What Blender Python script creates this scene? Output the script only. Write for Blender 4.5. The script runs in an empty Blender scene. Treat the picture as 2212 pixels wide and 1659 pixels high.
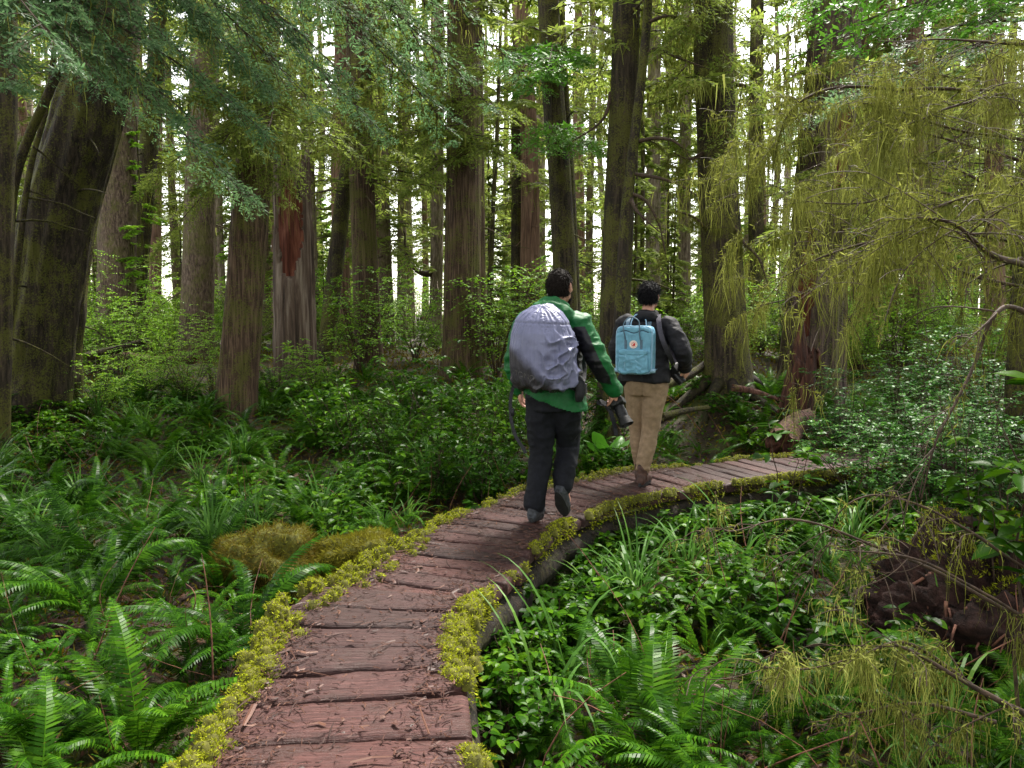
import bpy, math, random
import numpy as np
from mathutils import Vector, Matrix

# ------------------------------------------------------------------ camera, light, exposure
SC = bpy.context.scene
COL = SC.collection
R = math.radians
CAM_H, FPX, HORIZON = 1.45, 1720.0, 680.0
PITCH = math.atan((829.5 - HORIZON) / FPX)
cam_d = bpy.data.cameras.new('camera')
cam_d.sensor_width = 36.0
cam_d.lens = FPX / 2212.0 * 36.0
cam_d.clip_start, cam_d.clip_end = 0.05, 3000.0
cam = bpy.data.objects.new('camera', cam_d)
COL.objects.link(cam)
cam.location = (0, 0, CAM_H)
cam.rotation_euler = (math.pi / 2 - PITCH, 0, 0)
SC.camera = cam

SUN_EL, SUN_ROT = R(58), R(24)
world = bpy.data.worlds.new('World')
SC.world = world
world.use_nodes = True
wn = world.node_tree
wn.nodes.clear()
sky = wn.nodes.new('ShaderNodeTexSky')
sky.sky_type = 'NISHITA'
sky.sun_disc = False
sky.sun_elevation, sky.sun_rotation = SUN_EL, SUN_ROT
sky.air_density, sky.dust_density, sky.ozone_density = 1.0, 0.6, 1.0
hs = wn.nodes.new('ShaderNodeHueSaturation')
hs.inputs['Saturation'].default_value = 0.35        # overcast: little blue
bg = wn.nodes.new('ShaderNodeBackground')
bg.inputs['Strength'].default_value = 0.10
wo = wn.nodes.new('ShaderNodeOutputWorld')
wn.links.new(sky.outputs[0], hs.inputs['Color'])
tint = wn.nodes.new('ShaderNodeMix'); tint.data_type = 'RGBA'; tint.blend_type = 'MULTIPLY'
tint.inputs[0].default_value = 1.0; tint.inputs[7].default_value = (1.0, 0.95, 0.83, 1)      # warm cloud light
wn.links.new(hs.outputs[0], tint.inputs[6])
wn.links.new(tint.outputs[2], bg.inputs['Color'])
wn.links.new(bg.outputs[0], wo.inputs['Surface'])
sun_d = bpy.data.lights.new('sun', 'SUN')
sun_d.energy, sun_d.angle, sun_d.color = 2.4, R(14), (1.0, 0.95, 0.86)
sun = bpy.data.objects.new('sun', sun_d)
COL.objects.link(sun)
# sun_rotation is measured from +Y towards +X
_sd = Vector((math.sin(SUN_ROT) * math.cos(SUN_EL), math.cos(SUN_ROT) * math.cos(SUN_EL), math.sin(SUN_EL)))
sun.rotation_euler = _sd.to_track_quat('Z', 'Y').to_euler()
SC.view_settings.view_transform = 'Standard'
SC.view_settings.look = 'None'
SC.view_settings.exposure = 2.8
SC.view_settings.gamma = 1.0
SC.cycles.max_bounces = 6
SC.cycles.diffuse_bounces = 3
SC.cycles.glossy_bounces = 2
SC.cycles.transmission_bounces = 4
SC.cycles.sample_clamp_indirect = 4.0
SC.cycles.use_denoising = True

# ------------------------------------------------------------------ helpers
rng = np.random.default_rng(7)

def ray(px, py):
    u, v = (px - 1106.0) / FPX, (829.5 - py) / FPX
    f = np.array([0, math.cos(PITCH), -math.sin(PITCH)])
    up = np.array([0, math.sin(PITCH), math.cos(PITCH)])
    return np.array([u, 0, 0]) + up * v + f

def at(px, py, Y):
    d = ray(px, py)
    return d * (Y / d[1]) + np.array([0, 0, CAM_H])

def on_plane(px, py, z=0.0):
    d = ray(px, py)
    return d * ((z - CAM_H) / d[2]) + np.array([0, 0, CAM_H])

def _hash(ix, iy, iz):
    h = (ix * 374761393 + iy * 668265263 + iz * 1274126177) & 0xffffffff
    h = ((h ^ (h >> 13)) * 1103515245) & 0xffffffff
    h = ((h ^ (h >> 16)) * 2246822519) & 0xffffffff
    return ((h ^ (h >> 15)) & 0xffff) / 65535.0

def noise(p, seed=0):
    p = np.asarray(p, float) + seed * 17.31
    i = np.floor(p).astype(np.int64)
    f = p - i
    f = f * f * (3 - 2 * f)
    out = 0
    for a in (0, 1):
        for b in (0, 1):
            for c in (0, 1):
                w = (f[..., 0] if a else 1 - f[..., 0]) * (f[..., 1] if b else 1 - f[..., 1]) * (f[..., 2] if c else 1 - f[..., 2])
                out = out + w * _hash(i[..., 0] + a, i[..., 1] + b, i[..., 2] + c)
    return out * 2 - 1

def fbm(p, oct=3, seed=0):
    p = np.asarray(p, float)
    s, a = 0, 1.0
    for k in range(oct):
        s = s + a * noise(p * 2 ** k, seed + k)
        a *= 0.5
    return s

def unit(v):
    return v / np.maximum(np.linalg.norm(v, axis=-1, keepdims=True), 1e-9)

class MB:
    """collects vertices and faces; build() links them as one mesh object"""
    def __init__(self):
        self.V, self.F, self.n, self.uv = [], [], 0, []
    def add(self, V, faces, mat=0):
        V = np.asarray(V, float).reshape(-1, 3)
        for f in (faces if isinstance(faces, (list, tuple)) else [faces]):
            f = np.asarray(f, np.int64)
            if f.size:
                self.F.append((f + self.n, mat))
        self.V.append(V)
        self.n += len(V)
        return self
    def merge(self, other, M=None, mat=None):
        if not other.V:
            return self
        V = np.concatenate(other.V)
        if M is not None:
            M = np.array(M)
            V = V @ M[:3, :3].T + M[:3, 3]
        off = self.n
        for f, m in other.F:
            self.F.append((f + off, m if mat is None else mat))
        self.V.append(V)
        self.n += len(V)
        return self
    def mesh(self, name, mats, smooth=True):
        V = np.concatenate(self.V) if self.V else np.zeros((0, 3))
        me = bpy.data.meshes.new(name)
        loops = np.concatenate([f.ravel() for f, m in self.F])
        tot = np.concatenate([np.full(len(f), f.shape[1]) for f, m in self.F])
        mi = np.concatenate([np.full(len(f), m) for f, m in self.F])
        start = np.concatenate([[0], np.cumsum(tot)[:-1]])
        me.vertices.add(len(V)); me.vertices.foreach_set('co', V.astype(np.float32).ravel())
        me.loops.add(len(loops)); me.loops.foreach_set('vertex_index', loops.astype(np.int32))
        me.polygons.add(len(tot))
        me.polygons.foreach_set('loop_start', start.astype(np.int32))
        me.polygons.foreach_set('loop_total', tot.astype(np.int32))
        me.polygons.foreach_set('material_index', mi.astype(np.int32))
        me.polygons.foreach_set('use_smooth', np.full(len(tot), smooth))
        for m in (mats if isinstance(mats, (list, tuple)) else [mats]):
            me.materials.append(m)
        me.update(calc_edges=True)
        return me
    def build(self, name, mats, parent=None, smooth=True, loc=None):
        me = self.mesh(name, mats, smooth)
        return link(name, me, parent, loc)

def link(name, me, parent=None, loc=None, rotz=0.0, scale=None):
    o = bpy.data.objects.new(name, me)
    COL.objects.link(o)
    if parent is not None:
        o.parent = parent
    if loc is not None:
        o.location = loc
    if rotz:
        o.rotation_euler = (0, 0, rotz)
    if scale is not None:
        o.scale = (scale, scale, scale) if np.isscalar(scale) else scale
    return o

def tag(o, label=None, cat=None, group=None, kind=None):
    if label: o['label'] = label
    if cat: o['category'] = cat
    if group: o['group'] = group
    if kind: o['kind'] = kind
    return o

def empty(name, loc, label, cat, group=None, rotz=0.0):
    o = bpy.data.objects.new(name, None)
    o.empty_display_size = 0.2
    COL.objects.link(o)
    o.location = loc
    o.rotation_euler = (0, 0, rotz)
    return tag(o, label, cat, group)

def frames(P):
    P = np.asarray(P, float)
    T = unit(np.gradient(P, axis=0))
    ref = np.array([0, 0, 1.0]) if abs(T[0, 2]) < 0.8 else np.array([1.0, 0, 0])
    U = np.zeros_like(P); W = np.zeros_like(P)
    u = unit(np.cross(ref, T[0]))
    for i in range(len(P)):
        u = unit(u - T[i] * np.dot(u, T[i]))
        U[i] = u
        W[i] = np.cross(T[i], u)
    return T, U, W

def tube(P, rad, n=6, cap=True):
    P = np.asarray(P, float)
    rad = np.broadcast_to(np.asarray(rad, float), (len(P),))
    T, U, W = frames(P)
    a = np.linspace(0, 2 * np.pi, n, endpoint=False)
    V = P[:, None] + rad[:, None, None] * (np.cos(a)[None, :, None] * U[:, None] + np.sin(a)[None, :, None] * W[:, None])
    V = V.reshape(-1, 3)
    m = len(P)
    i, j = np.meshgrid(np.arange(m - 1), np.arange(n), indexing='ij')
    j2 = (j + 1) % n
    q = np.stack([i * n + j, i * n + j2, (i + 1) * n + j2, (i + 1) * n + j], -1).reshape(-1, 4)
    fs = [q]
    if cap:
        V = np.concatenate([V, P[:1], P[-1:]])
        k = np.arange(n); k2 = (k + 1) % n
        fs.append(np.stack([np.full(n, m * n), k2, k], -1))
        fs.append(np.stack([np.full(n, m * n + 1), (m - 1) * n + k, (m - 1) * n + k2], -1))
    return V, fs

def loft(rings, n=24, cap=True):
    """rings: list of (centre, rx, ry[, rotation matrix][, power]); the ring lies in its local xy plane"""
    a = np.linspace(0, 2 * np.pi, n, endpoint=False)
    V = []
    for r in rings:
        c, rx, ry = r[0], r[1], r[2]
        rot = np.array(r[3]) if len(r) > 3 and r[3] is not None else np.eye(3)
        pw = r[4] if len(r) > 4 else 2.0
        ca, sa = np.cos(a), np.sin(a)
        x = np.sign(ca) * np.abs(ca) ** (2 / pw) * rx
        y = np.sign(sa) * np.abs(sa) ** (2 / pw) * ry
        V.append(np.stack([x, y, 0 * x], -1) @ rot.T + np.asarray(c))
    m = len(rings)
    V = np.concatenate(V)
    i, j = np.meshgrid(np.arange(m - 1), np.arange(n), indexing='ij')
    j2 = (j + 1) % n
    q = np.stack([i * n + j, i * n + j2, (i + 1) * n + j2, (i + 1) * n + j], -1).reshape(-1, 4)
    fs = [q]
    if cap:
        V = np.concatenate([V, [np.asarray(rings[0][0], float)], [np.asarray(rings[-1][0], float)]])
        k = np.arange(n); k2 = (k + 1) % n
        fs.append(np.stack([np.full(n, m * n), k2, k], -1))
        fs.append(np.stack([np.full(n, m * n + 1), (m - 1) * n + k, (m - 1) * n + k2], -1))
    return V, fs

def spline(P, n):
    """Catmull-Rom through P"""
    P = np.asarray(P, float)
    Q = np.concatenate([[2 * P[0] - P[1]], P, [2 * P[-1] - P[-2]]])
    t = np.linspace(0, len(P) - 1 - 1e-6, n)
    i = t.astype(int)
    f = (t - i)[:, None]
    a, b, c, d = Q[i], Q[i + 1], Q[i + 2], Q[i + 3]
    return 0.5 * ((2 * b) + (-a + c) * f + (2 * a - 5 * b + 4 * c - d) * f ** 2 + (-a + 3 * b - 3 * c + d) * f ** 3)

def diamonds(P, D, N, L, W, fold=0.0):
    """flat leaf quads: base point P, direction D, normal N"""
    P, D, N = (np.asarray(x, float).reshape(-1, 3) for x in (P, D, N))
    L = np.broadcast_to(np.asarray(L, float), (len(P),))[:, None]
    W = np.broadcast_to(np.asarray(W, float), (len(P),))[:, None]
    D = unit(D)
    S = unit(np.cross(D, N))
    V = np.stack([P, P + D * L * 0.45 + S * W * 0.5, P + D * L, P + D * L * 0.45 - S * W * 0.5], 1)
    F = np.arange(len(P) * 4).reshape(-1, 4)
    return V.reshape(-1, 3), [F]

def leaves(P, D, N, L, W, fold=0.25, curl=0.15):
    """broad leaves folded on the midrib: 10 vertices each"""
    P, D, N = (np.asarray(x, float).reshape(-1, 3) for x in (P, D, N))
    n = len(P)
    L = np.broadcast_to(np.asarray(L, float), (n,))[:, None]
    W = np.broadcast_to(np.asarray(W, float), (n,))[:, None]
    D = unit(D); S = unit(np.cross(D, N)); N = np.cross(S, D)
    def pt(t, s, z):
        return P + D * L * t + S * W * 0.5 * s + N * (z * L - curl * L * t * t)
    k = fold * 0.3
    V = np.stack([pt(0, 0, 0), pt(.22, -.8, k), pt(.22, 0, 0), pt(.22, .8, k), pt(.5, -1, k * 1.2), pt(.5, 0, 0), pt(.5, 1, k * 1.2),
                  pt(.8, -.55, k * .7), pt(.8, 0, 0), pt(.8, .55, k * .7), pt(1.0, 0, 0)], 1)
    o = (np.arange(n) * 11)[:, None]
    tri = np.concatenate([o + np.array([[0, 2, 1]]), o + np.array([[0, 3, 2]]), o + np.array([[7, 8, 10]]), o + np.array([[8, 9, 10]])])
    quad = np.concatenate([o + np.array([[1, 2, 5, 4]]), o + np.array([[2, 3, 6, 5]]), o + np.array([[4, 5, 8, 7]]), o + np.array([[5, 6, 9, 8]])])
    return V.reshape(-1, 3), [tri, quad]

def strands(P, L, W, rg, seg=3, sway=0.25):
    """hanging lichen: narrow ribbons falling from the points P"""
    P = np.asarray(P, float).reshape(-1, 3)
    n = len(P)
    L = np.broadcast_to(np.asarray(L, float), (n,)); W = np.broadcast_to(np.asarray(W, float), (n,))
    az = rg.uniform(0, np.pi * 2, n)
    S = np.stack([np.cos(az), np.sin(az), 0 * az], -1)
    drift = rg.normal(0, sway, (n, 2))
    V = []
    for k in range(seg + 1):
        t = k / seg
        c = P + np.stack([drift[:, 0] * L * t + 0.05 * L * np.sin(5 * t + az), drift[:, 1] * L * t, -L * t], -1)
        w = (W * (1 - 0.75 * t) * (0.7 + 0.6 * rg.random(n)))[:, None]
        V += [c - S * w * 0.5, c + S * w * 0.5]
    V = np.stack(V, 1)
    m = 2 * (seg + 1)
    o = (np.arange(n) * m)[:, None]
    F = np.concatenate([o + np.array([[2 * k, 2 * k + 1, 2 * k + 3, 2 * k + 2]]) for k in range(seg)])
    return V.reshape(-1, 3), [F]

# ------------------------------------------------------------------ materials
def new_mat(name):
    m = bpy.data.materials.new(name)
    m.use_nodes = True
    nt = m.node_tree
    nt.nodes.clear()
    return m, nt, nt.nodes, nt.links

def ramp(nodes, stops):
    r = nodes.new('ShaderNodeValToRGB')
    el = r.color_ramp.elements
    while len(el) < len(stops):
        el.new(0.5)
    for e, (p, c) in zip(el, stops):
        e.position = p
        e.color = (*c, 1)
    return r

def nz(nodes, links, scale, detail=4.0, rough=0.6, vec=None, dist=0.0):
    n = nodes.new('ShaderNodeTexNoise')
    n.inputs['Scale'].default_value = scale
    n.inputs['Detail'].default_value = detail
    n.inputs['Roughness'].default_value = rough
    n.inputs['Distortion'].default_value = dist
    if vec is not None:
        links.new(vec, n.inputs['Vector'])
    return n

def mixc(nodes, links, fac, a, b, mode='MIX'):
    m = nodes.new('ShaderNodeMix')
    m.data_type = 'RGBA'
    m.blend_type = mode
    for val, sock in ((fac, m.inputs[0]), (a, m.inputs[6]), (b, m.inputs[7])):
        if isinstance(val, (int, float)):
            sock.default_value = val
        elif isinstance(val, tuple):
            sock.default_value = (*val, 1)
        else:
            links.new(val, sock)
    return m.outputs[2]

def math_n(nodes, links, op, a, b=None, clamp=False):
    m = nodes.new('ShaderNodeMath')
    m.operation = op
    m.use_clamp = clamp
    for v, s in ((a, m.inputs[0]), (b, m.inputs[1])):
        if v is None: continue
        if isinstance(v, (int, float)): s.default_value = v
        else: links.new(v, s)
    return m.outputs[0]

def finish(nodes, links, color, rough=0.6, bump=None, bump_s=0.3, bump_d=0.02, spec=0.5, transl=0.0, sheen=0.0, coat=0.0, metal=0.0):
    b = nodes.new('ShaderNodeBsdfPrincipled')
    out = nodes.new('ShaderNodeOutputMaterial')
    if isinstance(color, tuple): b.inputs['Base Color'].default_value = (*color, 1)
    else: links.new(color, b.inputs['Base Color'])
    if isinstance(rough, (int, float)): b.inputs['Roughness'].default_value = rough
    else: links.new(rough, b.inputs['Roughness'])
    b.inputs['Specular IOR Level'].default_value = spec
    b.inputs['Sheen Weight'].default_value = sheen
    b.inputs['Coat Weight'].default_value = coat
    b.inputs['Metallic'].default_value = metal
    if bump is not None:
        bn = nodes.new('ShaderNodeBump')
        bn.inputs['Strength'].default_value = bump_s
        bn.inputs['Distance'].default_value = bump_d
        links.new(bump, bn.inputs['Height'])
        links.new(bn.outputs[0], b.inputs['Normal'])
    if transl > 0:
        t = nodes.new('ShaderNodeBsdfTranslucent')
        if isinstance(color, tuple): t.inputs['Color'].default_value = (*color, 1)
        else: links.new(color, t.inputs['Color'])
        mx = nodes.new('ShaderNodeMixShader')
        mx.inputs[0].default_value = transl
        links.new(b.outputs[0], mx.inputs[1])
        links.new(t.outputs[0], mx.inputs[2])
        links.new(mx.outputs[0], out.inputs['Surface'])
    else:
        links.new(b.outputs[0], out.inputs['Surface'])
    return b

def leaf_mat(name, stops, rough=0.45, transl=0.25, spec=0.5, patch=1.3):
    """leaf colour differs from leaf to leaf and plant to plant"""
    m, nt, N, Lk = new_mat(name)
    g = N.new('ShaderNodeNewGeometry')
    oi = N.new('ShaderNodeObjectInfo')
    n = nz(N, Lk, patch, 2.0, 0.5, g.outputs['Position'])
    a = math_n(N, Lk, 'MULTIPLY', g.outputs['Random Per Island'], 0.5)
    b = math_n(N, Lk, 'MULTIPLY', oi.outputs['Random'], 0.22)
    c = math_n(N, Lk, 'MULTIPLY', n.outputs[0], 0.45)
    s = math_n(N, Lk, 'ADD', math_n(N, Lk, 'ADD', a, b), c)
    s = math_n(N, Lk, 'SUBTRACT', s, 0.1, True)
    r = ramp(N, stops)
    Lk.new(s, r.inputs[0])
    finish(N, Lk, r.outputs[0], rough, spec=spec, transl=transl)
    return m

def plain_mat(name, col, rough=0.6, var=0.15, scale=8.0, bump_s=0.2, spec=0.25, coat=0.0, sheen=0.0, metal=0.0, bump_d=0.01, space='Object'):
    m, nt, N, Lk = new_mat(name)
    tc = N.new('ShaderNodeTexCoord')
    n = nz(N, Lk, scale, 5.0, 0.6, tc.outputs[space])
    lo = tuple(max(0, c * (1 - var * 2)) for c in col)
    hi = tuple(min(1, c * (1 + var * 2)) for c in col)
    r = ramp(N, [(0.3, lo), (0.7, hi)])
    Lk.new(n.outputs[0], r.inputs[0])
    finish(N, Lk, r.outputs[0], rough, n.outputs[0], bump_s, bump_d, spec, 0, sheen, coat, metal)
    return m

def bark_mat(name, dark, mid, light, moss=0.3, mosscol=(0.09, 0.10, 0.012), stretch=0.12, scale=24.0, lichen=0.15, red=None, bump=0.9):
    m, nt, N, Lk = new_mat(name)
    tc = N.new('ShaderNodeTexCoord')
    g = N.new('ShaderNodeNewGeometry')
    mp = N.new('ShaderNodeMapping')
    mp.inputs['Scale'].default_value = (1, 1, stretch)
    oi = N.new('ShaderNodeObjectInfo')
    va = N.new('ShaderNodeVectorMath'); va.operation = 'ADD'
    Lk.new(tc.outputs['Object'], va.inputs[0])
    cb = N.new('ShaderNodeCombineXYZ')
    Lk.new(math_n(N, Lk, 'MULTIPLY', oi.outputs['Random'], 50.0), cb.inputs[0])
    Lk.new(cb.outputs[0], va.inputs[1])
    Lk.new(va.outputs[0], mp.inputs[0])
    n1 = nz(N, Lk, scale, 8.0, 0.65, mp.outputs[0], 0.4)
    n2 = nz(N, Lk, 2.4, 6.0, 0.7, va.outputs[0])
    n3 = nz(N, Lk, 45.0, 5.0, 0.7, va.outputs[0])
    r = ramp(N, [(0.34, dark), (0.5, mid), (0.68, light)])
    Lk.new(n1.outputs[0], r.inputs[0])
    c = r.outputs[0]
    # pale lichen flecks
    lr = ramp(N, [(0.62, (0, 0, 0)), (0.72, (1, 1, 1))])
    Lk.new(n3.outputs[0], lr.inputs[0])
    c = mixc(N, Lk, math_n(N, Lk, 'MULTIPLY', lr.outputs[0], lichen), c, (0.32, 0.34, 0.27))
    # moss in broad patches, with a ragged edge
    ms = math_n(N, Lk, 'ADD', n2.outputs[0], math_n(N, Lk, 'MULTIPLY', n3.outputs[0], 0.9))
    mr = ramp(N, [(1.08 - 0.35 * moss, (0, 0, 0)), (1.22 - 0.35 * moss, (1, 1, 1))])
    Lk.new(ms, mr.inputs[0])
    mc = mixc(N, Lk, n3.outputs[0], tuple(x * 0.35 for x in mosscol), tuple(min(1, x * 1.7) for x in mosscol))
    c = mixc(N, Lk, math_n(N, Lk, 'MULTIPLY', mr.outputs[0], min(1.0, moss * 1.6)), c, mc)
    h = math_n(N, Lk, 'ADD', n1.outputs[0], math_n(N, Lk, 'MULTIPLY', n3.outputs[0], 0.3))
    finish(N, Lk, c, 0.8, h, bump, 0.03, 0.25)
    return m

M = {}
M['fern'] = leaf_mat('fern_green', [(0.05, (0.005, 0.022, 0.002)), (0.5, (0.020, 0.068, 0.003)), (0.95, (0.080, 0.19, 0.008))], 0.33, 0.28, 0.06)
M['fern_light'] = leaf_mat('fern_light_green', [(0.05, (0.015, 0.055, 0.003)), (0.5, (0.042, 0.125, 0.006)), (0.95, (0.12, 0.27, 0.014))], 0.34, 0.32, 0.06)
M['fern_dead'] = leaf_mat('dead_frond_brown', [(0.1, (0.035, 0.014, 0.007)), (0.9, (0.13, 0.055, 0.025))], 0.6, 0.1, 0.3)
M['salal'] = leaf_mat('glossy_broad_leaf', [(0.05, (0.005, 0.024, 0.002)), (0.5, (0.025, 0.080, 0.003)), (0.95, (0.12, 0.25, 0.008))], 0.32, 0.3, 0.05)
M['huckle'] = leaf_mat('bright_small_leaf', [(0.05, (0.07, 0.19, 0.010)), (0.5, (0.18, 0.36, 0.018)), (0.95, (0.34, 0.52, 0.035))], 0.5, 0.5, 0.3)
M['evergreen'] = leaf_mat('dark_glossy_small_leaf', [(0.05, (0.005, 0.030, 0.004)), (0.5, (0.022, 0.095, 0.010)), (0.95, (0.10, 0.24, 0.02))], 0.36, 0.28, 0.05)
M['hemlock'] = leaf_mat('hemlock_blue_green', [(0.05, (0.040, 0.090, 0.035)), (0.5, (0.095, 0.185, 0.075)), (0.95, (0.21, 0.32, 0.13))], 0.5, 0.5, 0.25)
M['hemlock_bright'] = leaf_mat('hemlock_fresh_green', [(0.05, (0.045, 0.14, 0.012)), (0.5, (0.09, 0.24, 0.02)), (0.95, (0.17, 0.33, 0.04))], 0.5, 0.4, 0.4)
M['conifer'] = leaf_mat('far_conifer_green', [(0.05, (0.06, 0.095, 0.016)), (0.5, (0.165, 0.225, 0.035)), (0.95, (0.30, 0.36, 0.075))], 0.6, 0.55, 0.15, 0.35)
M['beard'] = leaf_mat('hanging_moss_olive', [(0.05, (0.05, 0.052, 0.008)), (0.5, (0.150, 0.162, 0.028)), (0.95, (0.36, 0.39, 0.10))], 0.8, 0.45, 0.15)
M['moss'] = leaf_mat('edge_moss_yellow_green', [(0.05, (0.045, 0.045, 0.004)), (0.4, (0.17, 0.175, 0.010)), (0.7, (0.34, 0.38, 0.016)), (0.95, (0.52, 0.58, 0.035))], 0.8, 0.3, 0.12, 6.0)
M['moss_orange'] = leaf_mat('mound_moss_ochre', [(0.05, (0.035, 0.020, 0.004)), (0.4, (0.12, 0.085, 0.008)), (0.65, (0.15, 0.135, 0.010)), (0.95, (0.24, 0.26, 0.02))], 0.85, 0.25, 0.2, 5.0)
M['grass'] = leaf_mat('sedge_green', [(0.05, (0.03, 0.085, 0.014)), (0.5, (0.07, 0.165, 0.028)), (0.95, (0.18, 0.30, 0.05))], 0.4, 0.35, 0.06)
M['cabbage'] = leaf_mat('skunk_cabbage_leaf', [(0.05, (0.05, 0.17, 0.012)), (0.5, (0.08, 0.25, 0.018)), (0.95, (0.15, 0.33, 0.03))], 0.38, 0.45, 0.5)
M['twig'] = plain_mat('twig_brown', (0.045, 0.028, 0.018), 0.75, 0.3, 30.0, 0.4)
M['twig_moss'] = plain_mat('mossy_twig', (0.085, 0.07, 0.02), 0.85, 0.4, 25.0, 0.6)
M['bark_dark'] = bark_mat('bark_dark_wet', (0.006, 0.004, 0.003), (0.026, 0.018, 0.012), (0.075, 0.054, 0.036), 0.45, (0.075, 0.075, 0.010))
M['bark_mossy'] = bark_mat('bark_mossy', (0.006, 0.004, 0.003), (0.024, 0.017, 0.012), (0.060, 0.043, 0.030), 0.38, (0.09, 0.095, 0.010), lichen=0.08)
M['bark_cedar'] = bark_mat('bark_cedar_fibrous', (0.012, 0.006, 0.004), (0.062, 0.036, 0.024), (0.17, 0.11, 0.075), 0.34, stretch=0.045, scale=34.0, lichen=0.14)
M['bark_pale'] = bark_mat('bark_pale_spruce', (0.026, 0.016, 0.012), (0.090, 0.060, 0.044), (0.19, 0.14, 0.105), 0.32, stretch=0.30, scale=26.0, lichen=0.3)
M['bark_far'] = bark_mat('bark_far_brightened', (0.055, 0.038, 0.029), (0.185, 0.138, 0.108), (0.34, 0.28, 0.23), 0.25, stretch=0.2, scale=18.0, lichen=0.3)  # far bark lightened in colour to stand in for brighter background light
M['bark_red'] = bark_mat('bark_reddish', (0.045, 0.022, 0.015), (0.150, 0.085, 0.060), (0.27, 0.17, 0.12), 0.12, stretch=0.06, scale=18.0)
M['snag'] = bark_mat('weathered_snag_wood', (0.022, 0.014, 0.011), (0.095, 0.062, 0.047), (0.24, 0.19, 0.155), 0.2, stretch=0.05, scale=12.0, lichen=0.25)
M['rot'] = bark_mat('red_rotten_heartwood', (0.025, 0.006, 0.004), (0.10, 0.026, 0.015), (0.20, 0.075, 0.045), 0.0, stretch=0.06, scale=16.0, lichen=0.02)

# ------------------------------------------------------------------ terrain
def sm(t):
    t = np.clip(t, 0, 1)
    return t * t * (3 - 2 * t)

PATH_C = np.array([(-0.30, -3.0), (-0.50, 1.2), (-0.56, 2.5), (-0.64, 3.3), (-0.62, 3.95), (-0.46, 4.5), (-0.20, 5.3), (0.13, 5.95), (0.65, 6.55), (1.30, 7.0), (2.15, 7.42), (3.1, 7.85), (4.4, 8.35), (6.5, 9.3), (9.0, 10.6)])
PATH = spline(np.c_[PATH_C, np.zeros(len(PATH_C))], 600)[:, :2]

def path_dist(x, y):
    x, y = np.asarray(x, float), np.asarray(y, float)
    sh = x.shape
    p = np.stack([x.ravel(), y.ravel()], -1)
    out = np.empty(len(p))
    Q = PATH[::4]
    for i in range(0, len(p), 20000):
        d = p[i:i + 20000, None] - Q[None]
        out[i:i + 20000] = np.sqrt((d ** 2).sum(-1)).min(1)
    return out.reshape(sh)

def gz(x, y, detail=True):
    x, y = np.asarray(x, float), np.asarray(y, float)
    z = -0.42 + 0.85 * sm((y - 9.0) / 13.0) + 0.5 * sm((y - 20) / 40.0)
    r = np.sqrt(x * x + y * y)
    f = 1 / (1 + (r / 90) ** 2)
    q = np.stack([x * 0.35, y * 0.35, 0 * x], -1)
    z = z + 0.16 * fbm(q, 3, 3) * f
    z = z + 0.55 * np.exp(-(((x - 3.2) / 1.3) ** 2 + ((y - 11.6) / 1.4) ** 2))     # root mound under the big right-hand tree
    z = z + 0.25 * np.exp(-(((x + 5.0) / 1.5) ** 2 + ((y - 12.5) / 1.6) ** 2))
    z = z + 0.35 * np.exp(-(((x - 3.75) / 0.75) ** 2 + ((y - 4.55) / 0.7) ** 2))      # upturned root mass
    if detail:
        z = z + 0.05 * fbm(q * 6, 2, 9) * f
    w = sm((path_dist(x, y) - 0.45) / 0.7)
    return np.minimum(z, -0.16) * (1 - w) * 1.0 + z * w - 0.12 * (1 - w)

def warp(n, near, far, lo=True):
    t = np.linspace(-1 if lo else 0, 1, n)
    return np.sign(t) * (np.abs(t) * near + (np.abs(t) ** 7) * (far - near))
gx = warp(281, 22, 900)
gy = np.concatenate([-np.array([800, 400, 200, 90, 40, 20, 10, 6, 3, 1.5]), warp(260, 45, 1500, False)])
GX, GY = np.meshgrid(gx, gy, indexing='xy')
GZ = gz(GX, GY)
mb = MB()
ny, nx = GX.shape
i, j = np.meshgrid(np.arange(ny - 1), np.arange(nx - 1), indexing='ij')
mb.add(np.stack([GX, GY, GZ], -1), [np.stack([i * nx + j, i * nx + j + 1, (i + 1) * nx + j + 1, (i + 1) * nx + j], -1).reshape(-1, 4)])
m, nt, N, Lk = new_mat('forest_floor')
g = N.new('ShaderNodeNewGeometry')
n1 = nz(N, Lk, 1.1, 6, 0.65, g.outputs['Position'])
n2 = nz(N, Lk, 28.0, 6, 0.7, g.outputs['Position'])
r1 = ramp(N, [(0.3, (0.007, 0.003, 0.002)), (0.55, (0.028, 0.012, 0.007)), (0.75, (0.07, 0.032, 0.018))])
Lk.new(n2.outputs[0], r1.inputs[0])
r2 = ramp(N, [(0.46, (0, 0, 0)), (0.62, (1, 1, 1))])
Lk.new(n1.outputs[0], r2.inputs[0])
mo = mixc(N, Lk, n2.outputs[0], (0.010, 0.014, 0.003), (0.075, 0.085, 0.010))
c = mixc(N, Lk, r2.outputs[0], r1.outputs[0], mo)
finish(N, Lk, c, 0.75, n2.outputs[0], 0.8, 0.05, 0.3)
ground = mb.build('ground', m)
tag(ground, 'dark damp forest floor of humus and moss between the trees', 'ground', None, 'structure')

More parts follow.
